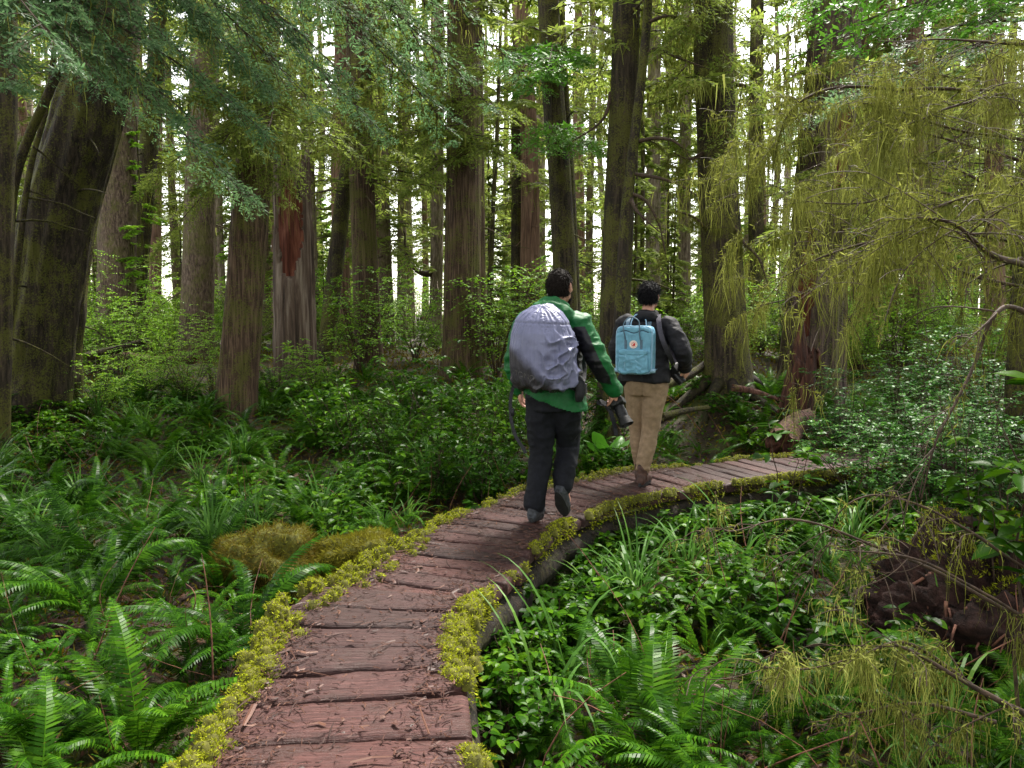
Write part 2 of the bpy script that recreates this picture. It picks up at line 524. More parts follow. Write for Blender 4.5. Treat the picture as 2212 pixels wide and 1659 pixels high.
# ------------------------------------------------------------------ boardwalk
m, nt, N, Lk = new_mat('wet_cedar_plank')
uv = N.new('ShaderNodeAttribute'); uv.attribute_name = 'grain'
g = N.new('ShaderNodeNewGeometry')
mp = N.new('ShaderNodeMapping'); mp.inputs['Scale'].default_value = (1.6, 20.0, 20.0)
Lk.new(uv.outputs['Vector'], mp.inputs[0])
n1 = nz(N, Lk, 5.0, 8, 0.65, mp.outputs[0], 0.6)
n2 = nz(N, Lk, 3.2, 5, 0.65, g.outputs['Position'])
n3 = nz(N, Lk, 70.0, 4, 0.7, g.outputs['Position'])
r1 = ramp(N, [(0.25, (0.018, 0.008, 0.007)), (0.5, (0.045, 0.0195, 0.0175)), (0.78, (0.105, 0.052, 0.046))])
Lk.new(n1.outputs[0], r1.inputs[0])
tone = ramp(N, [(0.0, (0.50, 0.50, 0.52)), (0.5, (0.95, 0.93, 0.97)), (1.0, (1.30, 1.12, 1.10))])
Lk.new(g.outputs['Random Per Island'], tone.inputs[0])
c = mixc(N, Lk, 1.0, r1.outputs[0], tone.outputs[0], 'MULTIPLY')
st = ramp(N, [(0.36, (1, 1, 1)), (0.50, (0, 0, 0))])
Lk.new(n2.outputs[0], st.inputs[0])
c = mixc(N, Lk, math_n(N, Lk, 'MULTIPLY', st.outputs[0], 0.75), c, (0.040, 0.021, 0.018))
fl = ramp(N, [(0.66, (0, 0, 0)), (0.74, (1, 1, 1))])
Lk.new(n3.outputs[0], fl.inputs[0])
c = mixc(N, Lk, math_n(N, Lk, 'MULTIPLY', fl.outputs[0], 0.4), c, (0.045, 0.022, 0.016))
rr = ramp(N, [(0.35, (0.35, 0.35, 0.35)), (0.6, (0.65, 0.65, 0.65))])
Lk.new(n2.outputs[0], rr.inputs[0])
h = math_n(N, Lk, 'ADD', n1.outputs[0], math_n(N, Lk, 'MULTIPLY', n3.outputs[0], 0.25))
finish(N, Lk, c, rr.outputs[0], h, 0.8, 0.012, 0.20)
M['plank'] = m
M['stringer'] = bark_mat('rotting_stringer_log', (0.005, 0.004, 0.003), (0.016, 0.011, 0.008), (0.04, 0.026, 0.018), 0.3, (0.04, 0.04, 0.006), bump=0.9)

def path_frame(s):
    """centre, tangent, right normal at arc length s"""
    seg = np.diff(PATH, axis=0)
    acc = np.concatenate([[0], np.cumsum(np.linalg.norm(seg, axis=1))])
    x = np.interp(s, acc, PATH[:, 0]); y = np.interp(s, acc, PATH[:, 1])
    e = 0.04
    dx = np.interp(s + e, acc, PATH[:, 0]) - np.interp(s - e, acc, PATH[:, 0])
    dy = np.interp(s + e, acc, PATH[:, 1]) - np.interp(s - e, acc, PATH[:, 1])
    t = np.array([dx, dy]) / max(1e-9, math.hypot(dx, dy))
    return np.array([x, y]), t, np.array([t[1], -t[0]]), acc[-1]

boardwalk = empty('boardwalk', (0, 0, 0), 'narrow wet red cedar plank boardwalk curving through the forest', 'boardwalk')
deck = MB(); grain = []
EDGE = []          # (left point, right point, z) along the deck for moss and litter
s, L_TOT = 1.2, path_frame(0)[3]
pr = np.random.default_rng(11)
k = 0
while s < L_TOT - 0.2:
    c0, t, nrm, _ = path_frame(s)
    front = c0[1] < 3.92 and c0[0] < 0.5
    wd = pr.uniform(0.22, 0.31) if front else pr.uniform(0.13, 0.21)
    c0, t, nrm, _ = path_frame(s + wd / 2)
    hw = (0.455 if front else 0.435) + pr.normal(0, 0.012)
    off = pr.normal(0, 0.012) - (0.02 if front else 0)
    z0 = (0.0 if front else -0.045) + pr.normal(0, 0.004)
    if c0[1] > 4.4 or c0[0] > 0.5: z0 += 0.03 * min(1, (s - 8) / 3) if s > 8 else 0
    skew = pr.normal(0, 0.012)
    gap = pr.uniform(0.012, 0.026)
    nu, nv = 40, 9
    u = np.linspace(-1, 1, nu); v = np.linspace(0, 1, nv)
    U, W = np.meshgrid(u, v, indexing='ij')
    e0 = 0.010 * noise(np.stack([u * 3.0, u * 0 + k * 3.1, u * 0], -1)) + 0.004 * noise(np.stack([u * 14.0, u * 0 + k * 3.1, u * 0], -1))
    e1 = 0.010 * noise(np.stack([u * 3.0, u * 0 + (k + 1) * 3.1, u * 0], -1)) + 0.004 * noise(np.stack([u * 14.0, u * 0 + (k + 1) * 3.1, u * 0], -1))
    a = gap / 2 + e0[:, None] - wd / 2
    b = wd / 2 - gap / 2 + e1[:, None]
    Y = a + (b - a) * W
    # a bend in the path: planks are slightly fanned
    _, t1, _, _ = path_frame(s + wd)
    _, t0, _, _ = path_frame(s)
    bend = math.atan2(t0[0] * t1[1] - t0[1] * t1[0], t0 @ t1)
    Y = Y * (1 + (bend / wd) * (-U) * hw * -1.0)
    X = U * hw + off + skew * 0
    top = 0.004 * noise(np.stack([X * 2.0 + k * 9, Y * 6, X * 0], -1)) + 0.004 * noise(np.stack([X * 3.0 + k * 9, Y * 45, X * 0], -1))
    edge = np.minimum(W, 1 - W) * wd
    top = top - 0.009 * np.clip(1 - edge / 0.020, 0, 1) ** 2
    top = top - 0.01 * np.clip((np.abs(U) - 0.97) / 0.03, 0, 1) ** 2
    Y = Y + skew * U
    top = top + z0
    xy = c0[None, None] + X[..., None] * nrm + Y[..., None] * t
    Vt = np.concatenate([xy, top[..., None]], -1)
    Vb = Vt.copy(); Vb[..., 2] = z0 - 0.075
    V = np.concatenate([Vt.reshape(-1, 3), Vb.reshape(-1, 3)])
    ii, jj = np.meshgrid(np.arange(nu - 1), np.arange(nv - 1), indexing='ij')
    qt = np.stack([ii * nv + jj, (ii + 1) * nv + jj, (ii + 1) * nv + jj + 1, ii * nv + jj + 1], -1).reshape(-1, 4)
    nb = nu * nv
    ring = np.concatenate([np.arange(nu) * nv, (nu - 1) * nv + np.arange(1, nv), np.arange(nu - 2, -1, -1) * nv + nv - 1, np.arange(nv - 2, 0, -1)])
    r2_ = np.roll(ring, -1)
    qs = np.stack([ring, ring + nb, r2_ + nb, r2_], -1)
    deck.add(V, [qt, qs])
    gr = np.stack([X + k * 3.7, Y, X * 0 + k * 1.3], -1).reshape(-1, 3)
    grain.append(np.concatenate([gr, gr + [0, 0, 0.07]]))
    EDGE.append((c0 - nrm * hw + nrm * off, c0 + nrm * hw + nrm * off, z0, t, nrm, front, s))
    s += wd
    if front and path_frame(s + 0.05)[0][1] > 3.92: s += 0.03
    k += 1
me = deck.mesh('deck', M['plank'])
at_ = me.attributes.new('grain', 'FLOAT_VECTOR', 'POINT')
at_.data.foreach_set('vector', np.concatenate(grain).astype(np.float32).ravel())
deck_o = link('deck', me, boardwalk)
tag(deck_o, 'worn red cedar cross planks, damp and darkly stained')
for side in (-1, 1):
    P = np.array([np.r_[(e[0] + e[4] * 0.09) if side < 0 else (e[1] - e[4] * 0.05), e[2] - 0.21] for e in EDGE])
    P = P[::2]
    P[:, 2] += 0.015 * noise(P * 2.1)
    V, F = tube(P, 0.10 + 0.015 * noise(P * 3.3), 12)
    MB().add(V, F).build('stringer', M['stringer'], boardwalk)
# step where the front section overlaps the rear one
# moss on both edges of the planks: soft pads covered with tiny upright leaves
moss_pad = MB(); mossV = MB()
pr = np.random.default_rng(5)
es = np.array([e[6] for e in EDGE])
def edge_pt(s_, side):
    i0 = np.clip(np.searchsorted(es, s_) - 1, 0, len(EDGE) - 2)
    f = (s_ - es[i0]) / (es[i0 + 1] - es[i0])
    a, b = EDGE[i0], EDGE[i0 + 1]
    k_ = 0 if side < 0 else 1
    return np.r_[a[k_] * (1 - f) + b[k_] * f, a[2] * (1 - f) + b[2] * f], a[4]
def cover(s_, side):
    d = 1.25 * noise(np.array([[s_ * 2.3, side * 5.0, 0.3]]))[0] + 0.5 * noise(np.array([[s_ * 6.0, side * 5.0, 9.3]]))[0]
    return d
for side in (-1, 1):
    ss = np.arange(1.5, 13.5, 0.022)
    for s_ in ss:
        d = cover(s_, side)
        if d < (-1.0 if side < 0 else -0.72) + .40 * pr.random() - (.5 if side < 0 and s_ < 3.2 else 0): continue
        p, nrm = edge_pt(s_, side)
        w = (0.18 if side < 0 else 0.085) * (0.42 + 0.62 * max(0.0, d + .55)) * (1.15 if s_ < 4.5 else 0.9) * (1.0 if s_ < 9 else 0.7)
        if w < 0.02: continue
        inward = pr.uniform(-0.5, 1.0) * w
        c = p - np.r_[nrm, 0] * side * inward
        h = 0.022 + 0.030 * max(0, 1 - abs(inward / w - 0.1)) + 0.012 * d
        rad = pr.uniform(0.022, 0.045)
        a = np.linspace(0, 2 * np.pi, 7, endpoint=False)
        V = [c + [0, 0, h]]
        for q, (rr_, zz) in enumerate(((0.55, h * 0.75), (1.0, -0.02))):
            V += [c + [math.cos(x) * rad * rr_, math.sin(x) * rad * rr_, zz] for x in a]
        F3 = np.array([[0, 1 + t, 1 + (t + 1) % 7] for t in range(7)])
        F4 = np.array([[1 + t, 8 + t, 8 + (t + 1) % 7, 1 + (t + 1) % 7] for t in range(7)])
        moss_pad.add(np.array(V), [F3, F4])
        n = int(120 if s_ < 6.5 else 50 if s_ < 9 else 20)
        aa = pr.uniform(0, 2 * np.pi, n); r_ = np.sqrt(pr.random(n)) * rad * 1.1
        P = c + np.stack([np.cos(aa) * r_, np.sin(aa) * r_, h * (1 - 0.6 * (r_ / rad) ** 2) - 0.004], -1)
        D = np.stack([np.cos(aa) * r_ / rad + pr.normal(0, .7, n), np.sin(aa) * r_ / rad + pr.normal(0, .7, n), pr.uniform(.1, 1.1, n)], -1)
        Nn = pr.normal(0, 1, (n, 3))
        v, f = diamonds(P, D, Nn, pr.uniform(0.006, 0.017, n) * (1 if s_ < 6.5 else 1.5), pr.uniform(0.002, 0.0055, n) * (1 if s_ < 6.5 else 1.5))
        mossV.add(v, f)
        if side > 0 or d > 0.3:      # moss hanging over the outer side of the planks
            n2_ = 16
            P = p + np.r_[nrm, 0] * side * 0.012 + np.stack([pr.normal(0, .02, n2_), pr.normal(0, .02, n2_), pr.uniform(-0.10, 0.0, n2_)], -1)
            D = np.stack([nrm[0] * side + pr.normal(0, .5, n2_), nrm[1] * side + pr.normal(0, .5, n2_), pr.uniform(-1.0, .2, n2_)], -1)
            v, f = diamonds(P, D, pr.normal(0, 1, (n2_, 3)), 0.02, 0.006)
            mossV.add(v, f)
M['moss_base'] = plain_mat('moss_pad_base', (0.065, 0.064, 0.008), 0.9, 0.3, 40.0, 0.6)
fr = moss_pad.build('moss_fringe', M['moss_base'], boardwalk)
tag(fr, 'yellow green moss creeping over the plank ends', kind='stuff')
mv = mossV.build('moss_leaves', M['moss'], fr, smooth=False)
tag(mv, kind='stuff')

# needle and twig litter lying on the planks
lit = MB()
n = 7500
s_ = pr.uniform(1.6, 11.0, n) ** 1.0
for q in range(n):
    side = -1 if pr.random() < 0.55 else 1
    pl, nl = edge_pt(s_[q], -1); prr, _ = edge_pt(s_[q], 1)
    dd = abs(pr.normal(0, 0.13)) if pr.random() < 0.8 else pr.uniform(0, 0.5)
    f = (0.08 + dd) if side < 0 else 0.93 - dd
    f = min(max(f, 0.04), 0.96)
    c = pl * (1 - f) + prr * f
    c[2] += 0.007 + 0.012 * pr.random()
    L = pr.uniform(0.008, 0.05) if pr.random() < 0.93 else pr.uniform(0.06, 0.16)
    a = pr.uniform(0, np.pi * 2); w = pr.uniform(0.0012, 0.004) if pr.random() < .93 else pr.uniform(.005, .011)
    d = np.array([math.cos(a), math.sin(a), pr.normal(0, .12)]) * L
    sN = np.array([-math.sin(a), math.cos(a), 0]) * w
    up = np.array([0, 0, min(w, .003)])
    mid = c + d * .5 + sN * pr.normal(0, 2)
    V = [c - sN, c + up, c + sN, mid - sN, mid + up, mid + sN, c + d - sN * .5, c + d + up * .6, c + d + sN * .5]
    lit.add(np.array(V), [np.array([[0, 1, 4, 3], [1, 2, 5, 4], [3, 4, 7, 6], [4, 5, 8, 7]])])
M['litter'] = leaf_mat('twig_litter', [(0.1, (0.014, 0.006, 0.005)), (0.5, (0.055, 0.020, 0.014)), (0.86, (0.13, 0.055, 0.03)), (0.95, (0.30, 0.22, 0.13))], 0.6, 0.0, 0.3, 9.0)
o = lit.build('leaf_litter', M['litter'], None, smooth=False)
tag(o, 'scattered brown needles, bark bits and twigs on the planks', 'litter', None, 'stuff')

# ------------------------------------------------------------------ trees
def bough(rg, L, nb=30, K=8, spread=0.42, droop=0.25, rise=0.1, needle=0.06, nw=0.22, sub=0, hang=0.25, ax=0.0):
    """a flat conifer spray along +x: (foliage V, faces), (stem V, faces). sub > 0 adds single needle clusters on each twig"""
    s = np.sort(rg.uniform(0.06, 1.0, nb))
    side = np.where(np.arange(nb) % 2 == 0, 1.0, -1.0)
    wig = rg.normal(0, 0.03, 2)
    def stem(t):
        return np.stack([L * t * (1 - 0.12 * droop * t), L * (wig[0] * np.sin(3 * t) + ax * t * t), L * (rise * t - droop * t ** 2.2 + 0.02 * np.sin(7 * t + wig[1] * 30))], -1)
    P = stem(s)
    T = unit(stem(s + 0.02) - stem(s - 0.02))
    Yv = unit(np.cross(np.array([0, 0, 1.0]), T))
    bl = spread * L * (np.sin(np.pi * np.clip(0.12 + 0.88 * s, 0, 1)) ** 0.7 * 0.75 + 0.18 * (1 - s) + 0.06) * rg.uniform(0.55, 1.1, nb)
    an = R(52) + rg.normal(0, 0.18, nb)
    D = T * np.cos(an)[:, None] + Yv * (side * np.sin(an))[:, None]
    D[:, 2] += rg.normal(-0.05, 0.10, nb)
    D = unit(D)
    t = np.linspace(0.12, 1.0, K)[None] + rg.uniform(-.04, .04, (nb, K))
    Q = P[:, None] + D[:, None] * (bl[:, None] * t)[..., None]
    Q[..., 2] -= hang * bl[:, None] * t ** 2
    N = unit(np.cross(D, np.cross(np.array([0, 0, 1.0]), D)))
    S = np.cross(D, N)
    sd = np.where((np.arange(K)[None] + np.arange(nb)[:, None]) % 2 == 0, 1.0, -1.0)
    ta = R(48) + rg.normal(0, 0.25, (nb, K))
    TD = D[:, None] * np.cos(ta)[..., None] + S[:, None] * (sd * np.sin(ta))[..., None]
    TD[..., 2] += rg.normal(-0.15, 0.16, (nb, K))
    TD = unit(TD)
    tl = needle * (1.15 - 0.5 * t) * rg.uniform(0.6, 1.3, (nb, K)) * (1 + 1.2 * bl[:, None] / (spread * L + 1e-6) * (1 - t))
    NN = N[:, None] + rg.normal(0, 0.45, (nb, K, 3))
    mb = MB()
    if sub == 0:
        v, f = diamonds(Q, TD, NN, tl.ravel(), tl.ravel() * nw)
        mb.add(v, f)
        v, f = diamonds(Q, -TD * [1, 1, .6] + 1.3 * D[:, None], NN, tl.ravel() * 0.9, tl.ravel() * nw)
        mb.add(v, f)
    else:
        u = np.linspace(0.1, 1, sub)
        QQ = Q[:, :, None] + TD[:, :, None] * (tl[..., None] * u)[..., None]
        QQ[..., 2] -= 0.12 * tl[..., None] * u ** 2
        S2 = unit(np.cross(TD, NN))
        alt = np.where(np.arange(sub) % 2 == 0, 1.0, -1.0)
        ND = TD[:, :, None] * 0.75 + S2[:, :, None] * alt[None, None, :, None] * 0.8 + rg.normal(0, 0.22, (nb, K, sub, 3))
        nl = tl[..., None] * 0.42 * rg.uniform(0.7, 1.3, (nb, K, sub))
        v, f = diamonds(QQ, ND, np.repeat(NN[:, :, None], sub, 2) + rg.normal(0, .3, QQ.shape), nl.ravel(), nl.ravel() * nw * 1.5)
        mb.add(v, f)
    st = MB()
    tt = np.linspace(0, 1, 12)
    v, f = tube(stem(tt), 0.010 * L ** 0.7 * (1.08 - tt), 5)
    st.add(v, f)
    for i in range(0, nb):
        if bl[i] < 0.12: continue
        q = np.linspace(0, 0.9, 4)
        pp = P[i] + D[i] * (bl[i] * q)[:, None]
        pp[:, 2] -= hang * bl[i] * q ** 2
        v, f = tube(pp, 0.0032 * L ** 0.5 * (1.1 - q), 3, False)
        st.add(v, f)
    return mb, st, stem

def rotz(a):
    c, s = math.cos(a), math.sin(a)
    return Matrix(((c, -s, 0, 0), (s, c, 0, 0), (0, 0, 1, 0), (0, 0, 0, 1)))

def trunk_mesh(name, axis, rad, mat, rg, nseg=40, ridge=0.035, flare=0.5, roots=5, rings=None, freq=9.0):
    """axis: points from ground up; rad: radius at each; fissured bark and root flare"""
    n = rings or max(24, len(axis))
    A = spline(axis, n)
    # more rings low down
    acc = np.concatenate([[0], np.cumsum(np.linalg.norm(np.diff(A, axis=0), axis=1))])
    h = acc[-1]
    hs = h * np.linspace(0, 1, n) ** 1.6
    A = np.stack([np.interp(hs, acc, A[:, k]) for k in range(3)], -1)
    ra = np.interp(hs / h, np.linspace(0, 1, len(rad)), rad)
    a = np.linspace(0, 2 * np.pi, nseg, endpoint=False)
    ph = rg.uniform(0, 6.28, 4)
    HS, AA = np.meshgrid(hs, a, indexing='ij')
    fl = flare * np.exp(-HS / (0.55 * rad[0] * 2)) * (0.45 + 0.55 * np.cos(AA * roots + ph[0] + 0.8 * np.sin(AA + ph[1])) ** 2)
    lump = 0.05 * noise(np.stack([np.cos(AA) * 1.3 + ph[2] * 9, np.sin(AA) * 1.3, HS * 0.35], -1)) + 0.07 * np.cos(2 * AA + ph[3])
    q = np.stack([np.cos(AA) * freq * 0.5 + ph[2], np.sin(AA) * freq * 0.5, HS * 0.8], -1)
    rid = ridge * (1 - 2 * np.abs(noise(q))) + 0.5 * ridge * noise(q * 2.3)
    rr = ra[:, None] * (1 + fl + lump + rid)
    V = np.stack([A[:, None, 0] + np.cos(AA) * rr, A[:, None, 1] + np.sin(AA) * rr, A[:, None, 2] + 0 * rr], -1)
    mb = MB()
    i, j = np.meshgrid(np.arange(n - 1), np.arange(nseg), indexing='ij')
    j2 = (j + 1) % nseg
    F = [np.stack([i * nseg + j, i * nseg + j2, (i + 1) * nseg + j2, (i + 1) * nseg + j], -1).reshape(-1, 4)]
    k = np.arange(nseg); k2 = (k + 1) % nseg
    V = np.concatenate([V.reshape(-1, 3), A[-1:]])
    F.append(np.stack([np.full(nseg, n * nseg), (n - 1) * nseg + k, (n - 1) * nseg + k2], -1))
    mb.add(V, F)
    return mb

def stubs(mb, axis, rad, rg, n, zlo, zhi, L=(0.3, 1.0), mat=0, r=0.012):
    """short dead side branches"""
    axis = np.asarray(axis, float)
    for _ in range(n):
        z = rg.uniform(zlo, zhi)
        c = np.array([np.interp(z, axis[:, 2], axis[:, k]) for k in range(3)])
        rr = np.interp(z, axis[:, 2], np.interp(np.linspace(0, 1, len(axis)), np.linspace(0, 1, len(rad)), rad))
        a = rg.uniform(0, 6.28); l = rg.uniform(*L)
        d = np.array([math.cos(a), math.sin(a), rg.uniform(-.5, .25)])
        t = np.linspace(0, 1, 5)[:, None]
        P = c + d * (rr * 0.8 + l * t) + np.array([0, 0, -0.25 * l]) * t ** 2 + rg.normal(0, .02, (5, 3)) * t
        v, f = tube(P, r * np.array([1.3, 1, .8, .6, .3]) * (0.6 + l), 5)
        mb.add(v, f, mat)

def crown(rg, z0, z1, n, Lmax, axis=None, needle=0.11, nb=16, K=5, nw=0.26, moss=0.0, droop=0.3, top=0.35, start=0.0):
    """boughs all round a trunk from z0 to z1; axis(z) gives the trunk's centre"""
    fo = MB()
    for i in range(n):
        u = ((i + rg.random()) / n) ** 1.5
        z = z0 + (z1 - z0) * u
        L = Lmax * (1 - (1 - top) * u) * rg.uniform(0.55, 1.1)
        f, st, stem = bough(rg, L, nb, K, 0.36, droop * rg.uniform(.6, 1.5), rg.uniform(-.05, .22), needle, nw, 0, 0.35)
        c = axis(z) if axis is not None else np.array([0, 0, z])
        Mx = Matrix.Translation(c) @ rotz(rg.uniform(0, 6.28)) @ Matrix.Translation((start, 0, 0))
        fo.merge(f, Mx, 0)
        fo.merge(st, Mx, 1)
        if moss > 0:
            ns = int(moss * L * 14)
            t = rg.uniform(0.15, 1, ns)
            P = stem(t) + np.stack([rg.normal(0, .05, ns), rg.normal(0, .16 * L, ns) * t, rg.uniform(-.08, .02, ns)], -1)
            v, ff = strands(P, rg.uniform(.08, .35, ns), rg.uniform(.012, .035, ns), rg, 2)
            b = MB().add(v, ff, 2)
            fo.merge(b, Mx)
    return fo

CROWN_MATS = [M['conifer'], M['twig'], M['beard']]
FAR_CROWNS = []
for k in range(6):
    rg = np.random.default_rng(100 + k)
    FAR_CROWNS.append(crown(rg, [3.4, 4.6, 2.6, 5.4, 3.8, 6.0][k], 17, [42, 36, 46, 34, 40, 32][k], [2.9, 2.4, 3.2, 2.6, 2.2, 2.8][k], None, 0.19, 15, 6, 0.24, 0.5 if k % 2 else 0.9).mesh('crown', CROWN_MATS, False))

def px_axis(pts, Y, zbase, H):
    """pts: (px, py) from low to high at depth Y -> axis points from the ground up to height H"""
    W = [at(x, y, Y) for x, y in pts]
    lo, hi = W[0], W[-1]
    W0 = W[1] if len(W) > 1 else W[0] + [0, 0, 1]
    d0 = (lo - W0) / (lo[2] - W0[2])
    out = [lo + d0 * (zbase - lo[2])]
    out += [w for w in W if w[2] > zbase + 0.3]
    a, b = W[-2], W[-1]
    d1 = (b - a) / (b[2] - a[2])
    d1[:2] *= 0.6
    if H > b[2]:
        out += [b + d1 * (H - b[2]) * 0.5, b + d1 * (H - b[2])]
    return np.array(out)

def trunk_at(axis):
    def f(z):
        return np.array([np.interp(z, axis[:, 2], axis[:, k]) for k in range(3)])
    return f

TREES = {}
def tree(key, pts, Y, wpx, label, mat='bark_dark', H=24, flare=0.5, roots=5, seg=40, ridge=0.04, name='conifer_tree', cat='tree', group=None,
         crown_spec=None, wtop=None, nst=8, far_crown=None, seed=None, stub=True, freq=9.0, rings=None):
    rg = np.random.default_rng(seed if seed is not None else (hash_s(key)))
    p0 = at(pts[0][0], pts[0][1], Y)
    zb = float(gz(p0[0], Y)) - 0.05
    axis = px_axis(pts, Y, zb, H)
    base = axis[0].copy()
    base[2] += 0.05
    rad0 = wpx / FPX * Y / 2
    k = len(axis)
    hs = (axis[:, 2] - axis[0, 2]) / (axis[-1, 2] - axis[0, 2])
    rtop = rad0 * 0.35
    rads = rad0 * (1.08 - 0.62 * np.linspace(0, 1, 12) ** 1.0)
    root = empty(name, base, label, cat, group)
    loc = axis - base
    tm = trunk_mesh('trunk', loc, rads, None, rg, seg, ridge, flare, roots, rings or 90, freq)
    if stub:
        stubs(tm, loc, rads, rg, nst, 1.5, 11, r=0.011)
    tr = tm.build('trunk', M[mat], root)
    ax = trunk_at(loc)
    if crown_spec:
        c = crown(rg, axis=ax, **crown_spec)
        c.build('crown', CROWN_MATS, root, smooth=False)
    if far_crown is not None:
        link('crown', FAR_CROWNS[far_crown], root, (ax(8)[0], ax(8)[1], 0), rg.uniform(0, 6.28), rg.uniform(.9, 1.1))
    TREES[key] = (root, loc, rads, base)
    return root

def hash_s(s):
    h = 5381
    for ch in s: h = (h * 33 + ord(ch)) & 0x7fffffff
    return h

HI = dict(z0=7, z1=11, n=8, Lmax=3.2, needle=0.16, nb=16, K=6, moss=0.6)
MID = dict(z0=4.0, z1=11, n=24, Lmax=3.0, needle=0.13, nb=18, K=6, moss=1.6)
tree('T1', [(75, 880), (122, 500), (190, 250), (228, 0)], 12.5, 146, 'massive leaning mossy trunk beside the fern bed, thickest of all the trees', 'bark_mossy', flare=0.35, seg=72, ridge=0.085, crown_spec=dict(z0=6.5, z1=11, n=8, Lmax=3.6, needle=.14, nb=18, K=6, moss=1.0), freq=12, rings=140)
tree('Tl1', [(12, 700), (30, 400), (110, 190), (170, 60)], 11.0, 24, 'thin dark stem leaning across the massive mossy trunk', 'bark_dark', H=9, flare=.3, seg=16)
tree('Tl2', [(-5, 800), (2, 400), (10, 100)], 10.0, 46, 'dark upright trunk cut by the edge, beside the massive mossy one', 'bark_dark', seg=32)
tree('Tl3', [(28, 640), (62, 380), (100, 230)], 11.5, 15, 'thinnest slanting stem beside the massive mossy trunk', 'bark_dark', H=7, flare=.2, seg=14)
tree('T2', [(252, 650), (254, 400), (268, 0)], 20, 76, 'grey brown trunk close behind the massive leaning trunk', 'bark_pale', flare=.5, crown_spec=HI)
tree('T3', [(300, 560), (318, 350), (335, 180), (342, 0)], 22, 38, 'dark slightly bent trunk behind the bright green shrub', 'bark_dark', crown_spec=MID)
tree('T3b', [(335, 640), (336, 480), (340, 100)], 25, 24, 'slim reddish trunk rising behind the bright green shrub', 'bark_red', far_crown=3)
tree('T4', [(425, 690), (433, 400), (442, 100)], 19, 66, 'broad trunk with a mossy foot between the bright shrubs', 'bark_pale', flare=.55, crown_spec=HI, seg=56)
tree('T5', [(508, 900), (540, 480), (562, 100)], 12.2, 70, 'dark fissured trunk standing in the fern bed, leaning right', 'bark_cedar', flare=.28, seg=60, ridge=.07, crown_spec=dict(z0=4.2, z1=9, n=16, Lmax=2.9, needle=.12, nb=20, K=7, moss=3.0), freq=12, rings=140)
tree('T7', [(712, 690), (738, 450), (762, 300), (790, 60)], 19, 36, 'leaning mossy dark trunk just left of a straight grey one', 'bark_mossy', crown_spec=MID)
tree('T8', [(794, 700), (782, 400), (776, 200)], 17.5, 50, 'straight grey brown trunk with a widening foot near the leaning one', 'bark_cedar', flare=.45, crown_spec=MID, seg=48)
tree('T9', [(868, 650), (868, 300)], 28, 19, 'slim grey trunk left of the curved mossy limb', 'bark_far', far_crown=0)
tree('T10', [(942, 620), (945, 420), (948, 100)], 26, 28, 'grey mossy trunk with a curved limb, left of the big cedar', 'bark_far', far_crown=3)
tree('T11', [(998, 690), (1002, 330), (1000, 0)], 16.5, 74, 'big straight cedar with fibrous red brown bark behind the leafy shrubs', 'bark_cedar', flare=.3, seg=72, ridge=.06, crown_spec=dict(z0=4.6, z1=11, n=20, Lmax=3.3, needle=.13, nb=20, K=7, moss=2.0), freq=10, rings=140)
tree('T11b', [(1036, 690), (1034, 400), (1032, 200)], 17.2, 26, 'slimmer brown trunk pressed against the big cedar', 'bark_cedar', far_crown=5, seg=30)
tree('T12', [(1058, 650), (1066, 430), (1072, 330)], 19, 12, 'thin dark sapling stem right of the big cedar', 'bark_dark', H=9, flare=.2, seg=12)
tree('T13', [(1120, 620), (1121, 300)], 23, 31, 'mossy green trunk between the big cedar and the green jacket', 'bark_mossy', crown_spec=MID)
tree('T14', [(1222, 660), (1210, 400), (1186, 40)], 13.2, 50, 'dark mossy trunk rising behind the head of the green jacketed hiker', 'bark_dark', flare=.3, crown_spec=dict(z0=5.6, z1=10, n=12, Lmax=2.6, needle=.12, nb=18, K=6, moss=2.0), seg=48)
tree('T14b', [(1243, 660), (1232, 400), (1212, 40)], 13.6, 22, 'narrow dark trunk touching the one behind the green jacket', 'bark_dark', flare=.2, seg=24)
tree('T15', [(1328, 700), (1340, 400), (1352, 40)], 11.8, 64, 'large dark trunk standing between the two hikers', 'bark_dark', flare=.35, crown_spec=dict(z0=5.6, z1=10, n=12, Lmax=2.8, needle=.12, nb=18, K=6, moss=1.6), seg=60, rings=130)
tree('T17', [(1575, 830), (1556, 500), (1546, 250), (1540, 0)], 11.6, 82, 'large mossy trunk with spreading roots right of the blue backpack', 'bark_dark', flare=.75, roots=3, seg=72, ridge=.05, crown_spec=dict(z0=4.2, z1=9.5, n=16, Lmax=2.6, needle=.11, nb=18, K=6, moss=4.0), rings=140)
tree('T18', [(1632, 700), (1634, 300), (1636, 0)], 21, 30, 'medium brown trunk just right of the large rooted one', 'bark_dark', crown_spec=MID)
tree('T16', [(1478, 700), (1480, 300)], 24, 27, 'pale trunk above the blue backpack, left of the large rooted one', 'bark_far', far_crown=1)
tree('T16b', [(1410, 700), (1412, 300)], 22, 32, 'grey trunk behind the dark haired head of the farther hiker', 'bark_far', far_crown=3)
tree('Tr1', [(1864, 700), (1864, 200)], 23, 26, 'slim brown trunk right of the torn hollow trunk', 'bark_red', far_crown=2)
tree('Tr2', [(1975, 700), (1975, 200)], 21, 40, 'broad pinkish trunk behind the hanging moss', 'bark_red', far_crown=4)
tree('Tr3', [(2150, 700), (2148, 200)], 19, 36, 'brown trunk behind the hanging moss by the right edge', 'bark_red', far_crown=1)

